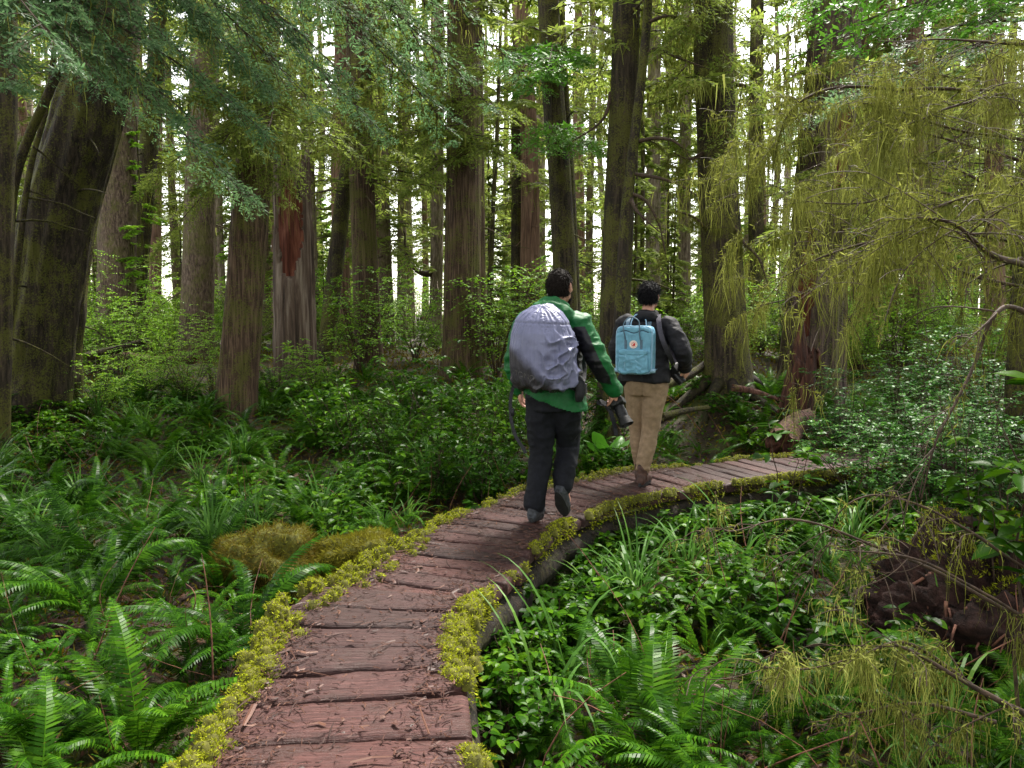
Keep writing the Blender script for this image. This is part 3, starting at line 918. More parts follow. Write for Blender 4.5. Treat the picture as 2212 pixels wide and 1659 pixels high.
# distant trunks
rg = np.random.default_rng(42)
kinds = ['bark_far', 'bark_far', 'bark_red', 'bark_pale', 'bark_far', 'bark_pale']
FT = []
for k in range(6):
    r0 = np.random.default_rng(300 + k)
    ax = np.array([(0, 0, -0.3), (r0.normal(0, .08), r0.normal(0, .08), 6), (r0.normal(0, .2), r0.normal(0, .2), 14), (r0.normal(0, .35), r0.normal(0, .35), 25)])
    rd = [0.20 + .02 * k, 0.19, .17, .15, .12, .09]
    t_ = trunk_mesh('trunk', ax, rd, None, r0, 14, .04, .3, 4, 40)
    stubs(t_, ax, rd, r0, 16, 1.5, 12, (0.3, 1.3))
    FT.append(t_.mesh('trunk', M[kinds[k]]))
far_pos = []
tries = 0
while len(far_pos) < 185 and tries < 20000:
    tries += 1
    Y = 22 + 58 * rg.random() ** 0.9
    px = rg.uniform(-260, 2470)
    x = at(px, 600, Y)[0]
    if any((x - a) ** 2 + (Y - b) ** 2 < 2.2 for a, b in far_pos): continue
    if rg.random() < 0.35 and abs((px * 0.011) % 1 - .5) < .16: continue
    far_pos.append((x, Y))
for (x, Y) in far_pos:
    k = rg.integers(6)
    if Y < 34: lab, grp = 'slender straight conifer in the middle of the forest behind the undergrowth', 'slender middle distance conifers'
    elif Y < 50: lab, grp = 'thin pale conifer far behind the undergrowth against the bright gaps', 'thin far conifers'
    else: lab, grp = 'thinnest farthest conifer stem seen against the white sky', 'farthest thin conifers'
    root = empty('conifer_tree', (x, Y, float(gz(x, Y))), lab, 'tree', grp)
    rz_ = rg.uniform(0, 6.28); sc_ = rg.uniform(.75, 1.35)
    link('trunk', FT[k], root, (0, 0, 0), rz_, (sc_, sc_, 1.0))
    if rg.random() < (.95 if Y < 38 else .75): link('crown', FAR_CROWNS[rg.integers(6)], root, (0, 0, rg.uniform(-1.5, 2.0)), rg.uniform(0, 6.28), rg.uniform(.85, 1.2))

# unseen conifers added round the viewpoint to block low sky fill
sr = np.random.default_rng(64)
near_pos = []
while len(near_pos) < 24:
    x, Y = sr.uniform(-22, 22), sr.uniform(-20, 12)
    if abs(x) < 4.5 and Y > -5: continue
    if Y > 0 and abs(x) < Y * .75 + 4.5: continue
    if x * x + Y * Y < 30 or any((x - a) ** 2 + (Y - b) ** 2 < 9 for a, b in near_pos): continue
    near_pos.append((x, Y))
for (x, Y) in near_pos:
    root = empty('conifer_tree', (x, Y, float(gz(x, Y))), 'unseen tall conifer added beside or behind the viewpoint to block sky light', 'tree', 'unseen conifers added around the viewpoint')
    sc_ = sr.uniform(1.0, 2.0)
    link('trunk', FT[sr.integers(6)], root, (0, 0, 0), sr.uniform(0, 6.28), (sc_, sc_, 1))
    link('crown', FAR_CROWNS[sr.integers(6)], root, (0, 0, sr.uniform(-1, 1)), sr.uniform(0, 6.28), 1.15)

# ------------------------------------------------------------------ broken snags, stumps and logs
def ragged_trunk(axis, rads, rg, nseg=64, n=110, ridge=.06, flare=.3, roots=5, hole=None, top_jag=0.5, inset=0.14):
    """trunk with a jagged broken top and a torn patch of heartwood; hole = (angle, half width, z0, z1)"""
    mb = trunk_mesh('t', axis, rads, None, rg, nseg, ridge, flare, roots, n, 10.0)
    V = mb.V[0]
    body = V[:n * nseg].reshape(n, nseg, 3).copy()
    a = np.linspace(0, 2 * np.pi, nseg, endpoint=False)
    if top_jag:
        H = body[-1, :, 2].mean() - body[0, :, 2].mean()
        lim = H * (1 - top_jag * (0.5 + 0.5 * noise(np.stack([np.cos(a) * 2.2, np.sin(a) * 2.2, a * 0 + rg.uniform(0, 9)], -1)))
                   - 0.12 * np.abs(noise(np.stack([np.cos(a) * 9, np.sin(a) * 9, a * 0], -1))))
        zz = body[..., 2] - body[0, :, 2].mean()
        over = zz > lim[None]
        body[..., 2] = np.where(over, body[0, :, 2].mean() + lim[None] - (zz - lim[None]) * 0.15, body[..., 2])
    mi = np.zeros((n - 1, nseg), int)
    if hole:
        for (ha, hw, z0, z1) in hole:
            zc = body[..., 2] - body[0, :, 2].mean()
            da = np.abs((a[None] - ha + np.pi) % (2 * np.pi) - np.pi)
            w = hw * np.clip(1 - ((zc - (z0 + z1) / 2) / ((z1 - z0) / 2)) ** 2, 0, 1) ** 0.4
            jag = 0.22 * noise(np.stack([zc * 2.5, a[None] * 2 + 0 * zc, 0 * zc], -1)) + .1 * noise(np.stack([zc * 9, a[None] * 6 + 0 * zc, 0 * zc], -1))
            ins = (da < w * (1 + jag * 2)) & (zc > z0) & (zc < z1)
            c = body.mean(1, keepdims=True)
            k = np.where(ins, 1 - inset - 0.10 * np.abs(noise(np.stack([np.cos(a)[None] * 9 + 0 * zc, np.sin(a)[None] * 9 + 0 * zc, zc * 1.2], -1))), 1.0)[..., None]
            body[..., :2] = c[..., :2] + (body[..., :2] - c[..., :2]) * k
            mi |= (ins[:-1] & ins[1:]).astype(int)
    out = MB()
    i, j = np.meshgrid(np.arange(n - 1), np.arange(nseg), indexing='ij')
    j2 = (j + 1) % nseg
    q = np.stack([i * nseg + j, i * nseg + j2, (i + 1) * nseg + j2, (i + 1) * nseg + j], -1)
    bark, wood = MB(), MB()
    VV = body.reshape(-1, 3)
    def sub(mask):
        f = q[mask]
        u, inv = np.unique(f.ravel(), return_inverse=True)
        return VV[u], [inv.reshape(-1, 4)]
    bark.add(*sub(mi == 0))
    k = np.arange(nseg)
    cap_c = VV[(n - 1) * nseg:].mean(0) - [0, 0, rads[-1] * 1.2]
    bark.add(np.concatenate([VV[(n - 1) * nseg:], [cap_c]]), [np.stack([np.full(nseg, nseg), k, (k + 1) % nseg], -1)])
    if (mi == 1).any():
        wood.add(*sub(mi == 1))
    return bark, wood

def snag(px, Y, wpx, top_py, label, mat, hole, name='tree_snag', lean=0.0, jag=0.25, flare=.35, seed=1, crown_spec=None, wtop=0.85):
    rg = np.random.default_rng(seed)
    p = at(px, 700, Y)
    zb = float(gz(p[0], Y)) - 0.05
    ztop = at(px, top_py, Y)[2]
    H = ztop - zb
    ax = np.array([(0, 0, 0), (lean * H * .4, 0, H * .45), (lean * H, 0, H)], float)
    rad = wpx / FPX * Y / 2
    rads = rad * np.linspace(1.08, wtop, 8)
    root = empty(name, (p[0], Y, zb), label, 'snag' if name != 'rotten_stump' else 'stump')
    b, w = ragged_trunk(ax, rads, rg, ridge=.12, hole=hole, top_jag=jag, flare=flare)
    b.build('trunk', M[mat], root)
    if w.V: w.build('heartwood', M['rot'], root)
    if crown_spec:
        c = crown(rg, axis=trunk_at(ax), **crown_spec)
        c.build('crown', CROWN_MATS, root, smooth=False)
    return root
FRONT = -math.pi / 2
M['stump_red'] = bark_mat('rotting_red_stump', (0.012, 0.005, 0.004), (0.05, 0.018, 0.012), (0.12, 0.05, 0.03), 0.2, stretch=.06, scale=18.0, lichen=.05)
M['stump_dark'] = bark_mat('charred_wet_snag', (0.010, 0.006, 0.006), (0.048, 0.030, 0.026), (0.13, 0.09, 0.075), 0.3, stretch=.06, lichen=.2)
snag(637, 15, 84, 270, 'broken grey snag with peeled bark and a torn red patch, in the fern bed', 'snag', [(FRONT - .02, .62, 2.2, 4.1), (FRONT + 2.9, .3, 1, 2)], jag=.12, seed=5)
snag(1752, 12.5, 118, -260, 'thick dark hollow snag with a red rotten hole behind the hanging moss', 'stump_dark', [(FRONT + .35, .42, 3.35, 4.7), (FRONT - .75, .3, 1.2, 3.0)], jag=.1, seed=8, lean=.04, flare=.3, wtop=.72,
     crown_spec=dict(z0=3.0, z1=8.5, n=26, Lmax=2.4, needle=.11, nb=18, K=6, moss=5.0))
snag(1722, 10.6, 66, 655, 'splintered red rotten stump in front of the dark hollow snag', 'stump_red', None, name='rotten_stump', jag=.75, seed=9, flare=.5, wtop=.6, lean=.12)

def log(p0, p1, r0, r1, label, mat, name='fallen_log', end_mat='rot', seed=3, moss=False):
    rg = np.random.default_rng(seed)
    p0, p1 = np.array(p0, float), np.array(p1, float)
    c = p0
    ax = np.array([p0 - c, (p0 + p1) / 2 - c + rg.normal(0, .03, 3), p1 - c])
    n, ns = 50, 28
    A = spline(ax, n)
    T, U, W = frames(A)
    a = np.linspace(0, 2 * np.pi, ns, endpoint=False)
    rr = np.linspace(r0, r1, n)[:, None] * (1 + .10 * noise(np.stack(np.broadcast_arrays(np.cos(a)[None] * 3, np.sin(a)[None] * 3, np.linspace(0, 2, n)[:, None] + seed), -1)) + .05 * noise(np.stack(np.broadcast_arrays(np.cos(a)[None] * 12, np.sin(a)[None] * 12, np.linspace(0, 6, n)[:, None]), -1)))
    V = A[:, None] + rr[..., None] * (np.cos(a)[None, :, None] * U[:, None] + np.sin(a)[None, :, None] * W[:, None])
    # splintered ends
    for e, s in ((0, -1), (-1, 1)):
        for q in range(4):
            idx = q if e == 0 else n - 1 - q
            V[idx] += s * T[idx] * (r0 * (0.9 - .22 * q) * noise(np.stack([np.cos(a) * 5, np.sin(a) * 5, a * 0 + seed + e], -1)))[:, None]
    i, j = np.meshgrid(np.arange(n - 1), np.arange(ns), indexing='ij'); j2 = (j + 1) % ns
    root = empty(name, c, label, 'log')
    MB().add(V, [np.stack([i * ns + j, i * ns + j2, (i + 1) * ns + j2, (i + 1) * ns + j], -1).reshape(-1, 4)]).build('bark', M[mat], root)
    k = np.arange(ns)
    for e in (0, n - 1):
        s = -1 if e == 0 else 1
        ring = V[e]; cc = ring.mean(0)
        mid = cc + (ring - cc) * .5 - s * T[e] * r0 * .35
        vv = np.concatenate([ring, mid, [cc - s * T[e] * r0 * .15]])
        MB().add(vv, [np.stack([k, (k + 1) % ns, ns + (k + 1) % ns, ns + k], -1), np.stack([ns + k, ns + (k + 1) % ns, np.full(ns, 2 * ns)], -1)]).build('broken_end', M[end_mat], root)
    return root
M['log_red'] = bark_mat('wet_red_log', (0.012, 0.005, 0.004), (0.065, 0.026, 0.019), (0.16, 0.075, 0.06), 0.25, stretch=.1, lichen=.1)
def lg(pxa, pya, pxb, pyb, Ya, Yb): return at(pxa, pya, Ya), at(pxb, pyb, Yb)
a_, b_ = lg(1745, 905, 1690, 958, 9.3, 8.5)
log(a_, b_, .12, .17, 'short broken log with a splintered red end, beside the far planks', 'log_red', seed=4, end_mat='stump_red')
a_, b_ = lg(235, 762, 420, 778, 15.5, 14.5)
log(a_, b_, .10, .07, 'pinkish red rotten log lying under the bright green shrub', 'log_red', seed=6)
a_, b_ = lg(190, 770, 320, 735, 14.0, 14.4)
log(a_, b_, .09, .05, 'mossy green log arching above the pinkish rotten log', 'bark_mossy', seed=7, end_mat='bark_mossy')
a_, b_ = lg(1585, 838, 1680, 862, 10.4, 10.2)
log(a_, b_, .05, .02, 'splinter of red wood at the foot of the large rooted tree', 'log_red', name='wood_splinter', seed=12)
a_, b_ = lg(1420, 838, 1545, 770, 10.8, 12.0)
log(a_, b_, .07, .05, 'dark mossy log leaning against the large rooted tree', 'bark_mossy', seed=14, end_mat='bark_dark')
a_, b_ = lg(1430, 900, 1530, 880, 9.6, 10.4)
log(a_, b_, .045, .03, 'thin dark dead branch on the soil behind the far planks', 'bark_dark', name='dead_branch', seed=15, end_mat='bark_dark')

M['moss_olive'] = leaf_mat('mound_moss_olive', [(0.05, (0.05, 0.035, 0.005)), (0.5, (0.15, 0.13, 0.010)), (0.95, (0.27, 0.27, 0.02))], 0.85, 0.25, 0.15, 5.0)
def mossy_mound(c, rx, ry, rz, label, seed, mat='moss_orange', n=14000):
    rg = np.random.default_rng(seed)
    root = empty('moss_mound', c, label, 'moss mound')
    t = np.linspace(0, np.pi, 20); a = np.linspace(0, 2 * np.pi, 36, endpoint=False)
    T_, A_ = np.meshgrid(t, a, indexing='ij')
    D = np.stack([np.sin(T_) * np.cos(A_), np.sin(T_) * np.sin(A_), np.cos(T_)], -1)
    def surf(D):
        k = 1 + .34 * noise(D * 1.9 + seed) + .20 * noise(D * 4.5 + seed)
        return D * k[..., None] * [rx, ry, rz]
    V = surf(D)
    ns = 36
    i, j = np.meshgrid(np.arange(19), np.arange(ns), indexing='ij'); j2 = (j + 1) % ns
    MB().add(V, [np.stack([i * ns + j, (i + 1) * ns + j, (i + 1) * ns + j2, i * ns + j2], -1).reshape(-1, 4)]).build('mound_core', M['moss_base'], root)
    D = unit(rg.normal(0, 1, (n, 3))); D[:, 2] = np.abs(D[:, 2]) - .25; D = unit(D)
    P = surf(D)
    dirs = D * .6 + rg.normal(0, .5, (n, 3)) + [0, 0, -.25]
    v, f = diamonds(P, dirs, rg.normal(0, 1, (n, 3)), rg.uniform(.02, .07, n), rg.uniform(.0025, .006, n))
    tag(MB().add(v, f).build('moss', M[mat], root, smooth=False), kind='stuff')
    return root
p = on_plane(560, 1255, -0.35); mossy_mound((p[0], p[1] + .1, -.33), .36, .30, .30, 'large ochre moss mound beside the left edge of the boardwalk', 21)
p = on_plane(765, 1225, -0.33); mossy_mound((p[0], p[1] + .1, -.33), .30, .28, .22, 'smaller ochre moss mound closer to the planks', 22, 'moss_olive')
p = on_plane(1560, 1075, -0.25); mossy_mound((p[0], p[1], -.34), .5, .22, .2, 'low green moss hummock under the far planks', 23, 'moss', 5000)

# upturned root mass by the right edge
c = at(2255, 1400, 4.3)
root = empty('root_mass', (c[0], c[1], float(gz(c[0], c[1])) - .2), 'upturned mass of dark earth and hanging roots by the right edge', 'root mass')
rg = np.random.default_rng(31)
t = np.linspace(0, np.pi * .6, 70); a = np.linspace(0, 2 * np.pi, 130, endpoint=False)
T_, A_ = np.meshgrid(t, a, indexing='ij')
D = np.stack([np.sin(T_) * np.cos(A_), np.sin(T_) * np.sin(A_), np.cos(T_)], -1)
def rsurf(D):
    k = 1 + .24 * noise(D * 2.1 + 4) + .14 * noise(D * 6 + 1) + .07 * (1 - 2 * np.abs(noise(D * 13))) + .05 * (1 - 2 * np.abs(noise(D * np.array([26, 26, 7])))) + .03 * noise(D * 40)
    k = k * np.where(D[..., 1] < -.2, .80, 1.0)
    return D * k[..., None] * [.92, .74, .80]
i, j = np.meshgrid(np.arange(69), np.arange(130), indexing='ij'); j2 = (j + 1) % 130
M['earth'] = plain_mat('dark_root_earth', (0.020, 0.008, 0.006), 0.9, 0.4, 14.0, 0.9, bump_d=.05)
MB().add(rsurf(D), [np.stack([i * 130 + j, (i + 1) * 130 + j, (i + 1) * 130 + j2, i * 130 + j2], -1).reshape(-1, 4)]).build('earth', M['earth'], root)
M['root'] = plain_mat('red_brown_root', (0.13, 0.055, 0.036), 0.7, 0.4, 20.0, 0.4)
for q in range(80):
    aa = rg.uniform(np.pi * .95, np.pi * 1.75)
    th = rg.uniform(.75, 1.35)
    d0 = np.array([math.sin(th) * math.cos(aa), math.sin(th) * math.sin(aa), math.cos(th)])
    p0 = rsurf(d0[None])[0]
    L = rg.uniform(.2, .75)
    tt = np.linspace(0, 1, 9)[:, None]
    P = p0 + np.array([d0[0] * .3, d0[1] * .3 - .05, 0]) * L * tt + np.array([0, 0, -1]) * L * tt ** 1.3 + .04 * np.sin(tt * rg.uniform(3, 8) + q) * rg.normal(0, 1, 3)
    v, f = tube(P, rg.uniform(.003, .011) * (1.15 - tt[:, 0]), 5)
    MB().add(v, f).build('root', M['root'], root)
n = 26000
D = unit(rg.normal(0, 1, (n, 3)) + [0, .1, .9]); D = D[(D[:, 2] > .35) & (noise(D * 3.5 + 2) + 1.1 * (D[:, 2] - .62) > 0)]; n = len(D)
v, f = diamonds(rsurf(D), D + rg.normal(0, .6, (n, 3)), rg.normal(0, 1, (n, 3)), rg.uniform(.015, .04, n), rg.uniform(.004, .009, n))
tag(MB().add(v, f).build('moss', M['moss'], root, smooth=False), kind='stuff')

# ------------------------------------------------------------------ near conifers whose boughs reach into view
def place_bough(root, base, P0, P1, seed, mats, nb=34, K=12, sub=7, spread=.34, droop=.35, needle=.07, nw=.2, hang=.25, moss=0.0, mossL=(.1, .4), name='bough', stem_mat=None):
    rg = np.random.default_rng(seed)
    P0, P1 = np.array(P0), np.array(P1)
    d = P1 - P0
    h = math.hypot(d[0], d[1])
    L = h / (1 - .12 * droop)
    f, st, stem = bough(rg, L, nb, K, spread, droop, d[2] / L + droop, needle, nw, sub, hang)
    Mx = Matrix.Translation(P0 - base) @ rotz(math.atan2(d[1], d[0]))
    mb = MB().merge(f, Mx, 0).merge(st, Mx, 1)
    if moss:
        ns = int(moss * L * 30)
        t = rg.uniform(.05, .95, ns)
        P = stem(t) + np.stack([rg.normal(0, .05, ns), rg.normal(0, .13, ns) * L * spread * 1.6, rg.uniform(-.06, .02, ns) - .06 * rg.random(ns) * L * .3], -1)
        clump = (noise(P * 2.6 + seed) > -.1)
        P = P[clump]; ns = len(P)
        v, ff = strands(P, rg.uniform(*mossL, ns) * rg.uniform(.3, 1, ns), rg.uniform(.003, .009, ns), rg, 3, .16)
        mb.merge(MB().add(v, ff, 2), Mx)
    return mb.build(name, mats, root, smooth=False)

def off_tree(x, y, r, lab, H=14, mat='bark_dark', cat='tree', name='hemlock_tree', seed=1, cz=None):
    zb = float(gz(x, y)) - .05
    root = empty(name, (x, y, zb), lab, cat)
    rg = np.random.default_rng(seed)
    ax = np.array([(0, 0, 0), (.05, .02, H * .5), (0, .05, H)], float)
    trunk_mesh('t', ax, r * np.linspace(1.05, .3, 8), None, rg, 40, .04, .4, 5, 70).build('trunk', M[mat], root)
    if cz:
        crown(rg, axis=trunk_at(ax), **cz).build('crown', CROWN_MATS, root, smooth=False)
    return root, np.array([x, y, zb])

HM = [M['hemlock'], M['twig'], M['beard']]
HB = [M['hemlock_bright'], M['twig'], M['beard']]
rA, bA = off_tree(-4.7, 6.6, .17, 'blue green hemlock whose long boughs hang across the upper left', seed=3, cz=dict(z0=7, z1=13.5, n=18, Lmax=2.4, needle=.12, nb=16, K=6))
brg = np.random.default_rng(77)
# (tip px, py, depth, root height)
TIPS = [(250, 240, 6.0, 4.6), (150, 140, 5.2, 4.4), (60, 60, 5.6, 4.7), (330, 90, 6.4, 5.2), (420, 30, 6.8, 5.6), (520, 150, 7.2, 5.4), (640, 90, 7.4, 5.8), (760, 200, 7.6, 5.6),
        (600, 330, 7.2, 4.6), (840, 300, 8.2, 5.4), (930, 180, 8.2, 6.0), (700, 20, 7.4, 6.0), (560, 440, 7.6, 4.2), (880, 60, 8.4, 6.3), (1060, 240, 8.8, 6.2), (30, 200, 5.4, 4.0),
        (380, 250, 6.6, 4.6), (470, 320, 7.0, 4.3), (990, 330, 9.0, 5.6), (1130, 150, 9.0, 6.6), (280, 20, 6.2, 5.6), (120, 20, 6.0, 5.4), (690, 230, 7.8, 5.2), (800, 120, 7.9, 5.9),
        (180, 60, 5.8, 4.9), (440, 180, 6.7, 5.0), (590, 220, 7.3, 5.2), (960, 90, 8.6, 6.4)]
for q, (px, py, Y, z) in enumerate(TIPS):
    tip = at(px, py, Y)
    p0 = np.array([bA[0] + brg.normal(0, .1), bA[1] + brg.normal(0, .1), z])
    far = np.linalg.norm(tip - p0)
    place_bough(rA, bA, p0, tip, 500 + q, HM, nb=int(16 + 7 * far), K=12, sub=7, spread=.27 if far > 4 else .36, droop=brg.uniform(.25, .45), needle=.085, nw=.22, moss=brg.choice([0.4, 1.5, 3.0]))
HC = [M['conifer'], M['twig'], M['beard']]
# fresh green boughs on the trees behind the hikers
def add_boughs(key, lst, mats, **kw):
    root, loc, rads, base = TREES[key]
    f = trunk_at(loc)
    for q, (px, py, Y, z) in enumerate(lst):
        p0 = base + f(z - base[2])
        place_bough(root, base, p0, at(px, py, Y), hash_s(key) + q, mats, **kw)
add_boughs('T14', [(1100, 150, 11.5, 5.6), (1255, 130, 11.8, 5.3), (1180, 160, 11.0, 5.6), (1275, 330, 11.6, 4.2), (1180, 330, 11.4, 4.4), (1130, 200, 11.6, 5.2)], HB, nb=30, K=10, sub=5, needle=.11, nw=.3, spread=.42, moss=1.0)
add_boughs('T11', [(900, 330, 14.5, 5.2), (1090, 260, 14.0, 5.6), (1120, 370, 14.4, 4.8), (930, 200, 14.2, 6.2), (1040, 160, 13.8, 6.6), (880, 420, 14.6, 4.6)], HC, nb=34, K=10, sub=5, needle=.13, nw=.28, spread=.4, moss=2.5, mossL=(.2, .6))
add_boughs('T5', [(480, 360, 10.6, 4.6), (640, 380, 10.8, 4.4), (600, 300, 10.4, 5.0), (420, 420, 10.8, 4.0), (690, 250, 10.6, 5.4), (330, 560, 11.2, 3.8), (620, 440, 10.7, 4.2), (520, 280, 10.4, 5.2), (430, 380, 10.0, 4.4), (730, 330, 10.2, 4.9), (560, 340, 9.6, 4.8), (300, 430, 10.6, 4.4), (660, 150, 10.2, 6.0), (470, 200, 10, 5.8), (380, 120, 10.4, 6.3)], HC, nb=34, K=10, sub=5, needle=.10, nw=.26, spread=.36, moss=4.5, mossL=(.2, .7))
add_boughs('T17', [(1420, 130, 10.2, 5.6), (1650, 260, 10.2, 5.2), (1480, 60, 10.0, 6.0), (1700, 120, 10.4, 5.8), (1620, 420, 10.4, 4.4)], [M['conifer'], M['twig_moss'], M['beard']], nb=26, K=9, sub=5, needle=.10, nw=.24, spread=.34, moss=5.0)
rE, bE = off_tree(4.9, 7.6, .15, 'fresh green hemlock whose bright sprays hang across the top right corner', seed=13, cz=dict(z0=7, z1=13, n=16, Lmax=2.0, needle=.12, nb=16, K=6))
for q, (px, py, Y, z) in enumerate([(1760, 60, 6.6, 4.6), (1830, 110, 6.4, 4.4), (1980, 60, 6.2, 4.4), (2080, 95, 6.0, 4.3), (2140, 30, 6.2, 4.7), (1700, 20, 7.0, 5.0), (1900, 10, 6.4, 4.8), (1740, 130, 6.9, 4.4)]):
    place_bough(rE, bE, (bE[0], bE[1], z), at(px, py, Y), 900 + q, HB, nb=26, K=10, sub=6, needle=.09, nw=.28, spread=.32, moss=1.2)
for q, (px, py, Y, z) in enumerate([(1790, 250, 7.0, 3.9), (1690, 290, 7.4, 4.2)]):
    place_bough(rE, bE, (bE[0], bE[1], z), at(px, py, Y), 930 + q, HM, nb=28, K=10, sub=6, needle=.085, nw=.24, spread=.3, moss=1.5)
# moss-draped tree on the right: bare mossy limbs with curtains of hanging lichen
rD, bD = off_tree(4.75, 5.0, .2, 'moss draped old spruce on the right, its bare limbs hung with olive lichen', seed=17, mat='bark_mossy', name='mossy_spruce', cz=dict(z0=6.5, z1=13, n=14, Lmax=1.8, needle=.12, nb=16, K=6, moss=4))
def limb(root, base, P, r, seed, ntw=12, twl=.5, moss=1.0, mossL=(.1, .45), need=0.4, name='limb'):
    rg = np.random.default_rng(seed)
    C = spline(np.array(P), 40) - base
    C += .02 * noise(C * 4 + seed)[:, None] * rg.normal(0, 1, 3)
    rad = r * np.linspace(1.1, .25, 40)
    st = MB(); mo = MB()
    v, f = tube(C, rad * (1 + .25 * noise(C * 14)), 7); st.add(v, f)
    paths = [C]
    for q in range(ntw):
        i0 = rg.integers(5, 38)
        l = twl * rg.uniform(.35, 1.1)
        T = unit(C[min(39, i0 + 1)] - C[i0 - 1])
        side = rg.normal(0, 1, 3); side[2] *= .55
        d = unit(T * .6 + unit(side) * .9)
        tt = np.linspace(0, 1, 9)[:, None]
        pp = C[i0] + d * l * tt + rg.normal(0, .06, 3) * l * np.sin(tt * 4) + np.array([0, 0, -.22 * l]) * tt ** 2
        v, f = tube(pp, max(.0022, rad[i0] * .4) * np.linspace(1, .35, 9), 5); st.add(v, f)
        paths.append(pp)
        for _ in range(3):
            k0 = rg.integers(2, 8)
            d2 = unit(d + rg.normal(0, .7, 3))
            p3 = pp[k0] + d2 * l * .4 * np.linspace(0, 1, 5)[:, None] + np.array([0, 0, -.06]) * np.linspace(0, 1, 5)[:, None] ** 2
            v, f = tube(p3, .0018, 4, False); st.add(v, f); paths.append(p3)
    o = st.build(name, M['twig'], root)
    allP = []
    for pp in paths:
        L = np.linalg.norm(np.diff(pp, axis=0), axis=1).sum()
        n = int(moss * L * 150)
        t = rg.uniform(0, len(pp) - 1.001, n); i_ = t.astype(int); fr_ = (t - i_)[:, None]
        allP.append(pp[i_] * (1 - fr_) + pp[i_ + 1] * fr_ + rg.normal(0, .007, (n, 3)))
    P_ = np.concatenate(allP)
    cl = noise(P_ * 3.2 + seed) + .5 * noise(P_ * 9 + seed)
    keep = cl > rg.uniform(-.2, .55, len(P_))
    P_, cl = P_[keep], cl[keep]
    n = len(P_)
    if n:
        Ls = (mossL[0] + (mossL[1] - mossL[0]) * np.clip(cl + .1, 0, 1) ** 1.5) * rg.uniform(.25, 1, n)
        v, f = strands(P_, Ls, rg.uniform(.0014, .0042, n), rg, 4, .20)
        mo.add(v, f)
        k = n // 2
        v, f = diamonds(P_[:k] + rg.normal(0, .008, (k, 3)), rg.normal(0, 1, (k, 3)) + [0, 0, .2], rg.normal(0, 1, (k, 3)), rg.uniform(.012, .04, k), .005)
        mo.add(v, f)
        if need:
            k = int(n * need)
            ii = rg.integers(0, n, k)
            v, f = diamonds(P_[ii], rg.normal(0, 1, (k, 3)) * [1, 1, .5], rg.normal(0, 1, (k, 3)), rg.uniform(.02, .05, k), .006)
            mo.add(v, f)
        tag(mo.build('hanging_moss', M['beard'], o, smooth=False), kind='stuff')
    return o
def pl(*pts): return [at(*p) for p in pts]
lrg = np.random.default_rng(5)
LIMBS = [
    [(2380, 205, 5.0), (2212, 190, 4.9), (2040, 193, 4.8), (1839, 188, 4.8), (1755, 205, 4.8), (1704, 245, 4.8), (1677, 319, 4.8), (1668, 400, 4.8)],
    [(2400, 330, 5.0), (2200, 300, 4.9), (2050, 280, 4.7), (1930, 235, 4.6), (1860, 225, 4.6)],
    [(2400, 150, 5.0), (2212, 195, 4.7), (2080, 215, 4.5), (1990, 250, 4.4), (1900, 300, 4.4)],
    [(2400, 420, 5.0), (2150, 330, 5.2), (2000, 290, 5.3), (1900, 260, 5.3), (1850, 300, 5.3)],
    [(2380, 480, 4.8), (2160, 450, 4.6), (1990, 410, 4.5), (1850, 440, 4.5), (1700, 430, 4.6)],
    [(2380, 340, 4.8), (2190, 400, 4.2), (2060, 440, 4.0), (1960, 470, 4.0), (1870, 540, 4.0)],
    [(2380, 560, 4.6), (2180, 520, 4.2), (2040, 500, 4.0), (1900, 520, 4.0), (1760, 560, 4.1), (1690, 600, 4.1)],
    [(2380, 600, 4.6), (2212, 570, 3.6), (2130, 540, 3.4), (2060, 490, 3.3), (1980, 470, 3.3)],
    [(2380, 90, 5.0), (2212, 95, 4.6), (2050, 90, 4.6), (1900, 80, 4.8)],
    [(2380, 260, 5.0), (2160, 250, 5.6), (2020, 330, 5.7), (1900, 400, 5.8), (1800, 500, 5.8)],
    [(2380, 640, 4.6), (2150, 610, 5.0), (1980, 560, 5.2), (1830, 590, 5.3), (1720, 640, 5.4), (1640, 660, 5.4)],
    [(2380, 520, 4.6), (2212, 470, 5.2), (2100, 380, 5.4), (2000, 350, 5.5), (1900, 370, 5.5)],
    [(2400, 100, 5.4), (2250, 140, 6.0), (2100, 170, 6.2), (1960, 150, 6.4), (1820, 120, 6.6)],
    [(2400, 300, 5.4), (2250, 380, 6.0), (2100, 400, 6.2), (1960, 380, 6.4), (1850, 420, 6.6)],
]
for q, pts in enumerate(LIMBS):
    limb(rD, bD, pl(*pts), .011 if q != 7 else .017, 600 + q, 22, .55, .85 if q != 7 else .7, (.04, .42), .9)
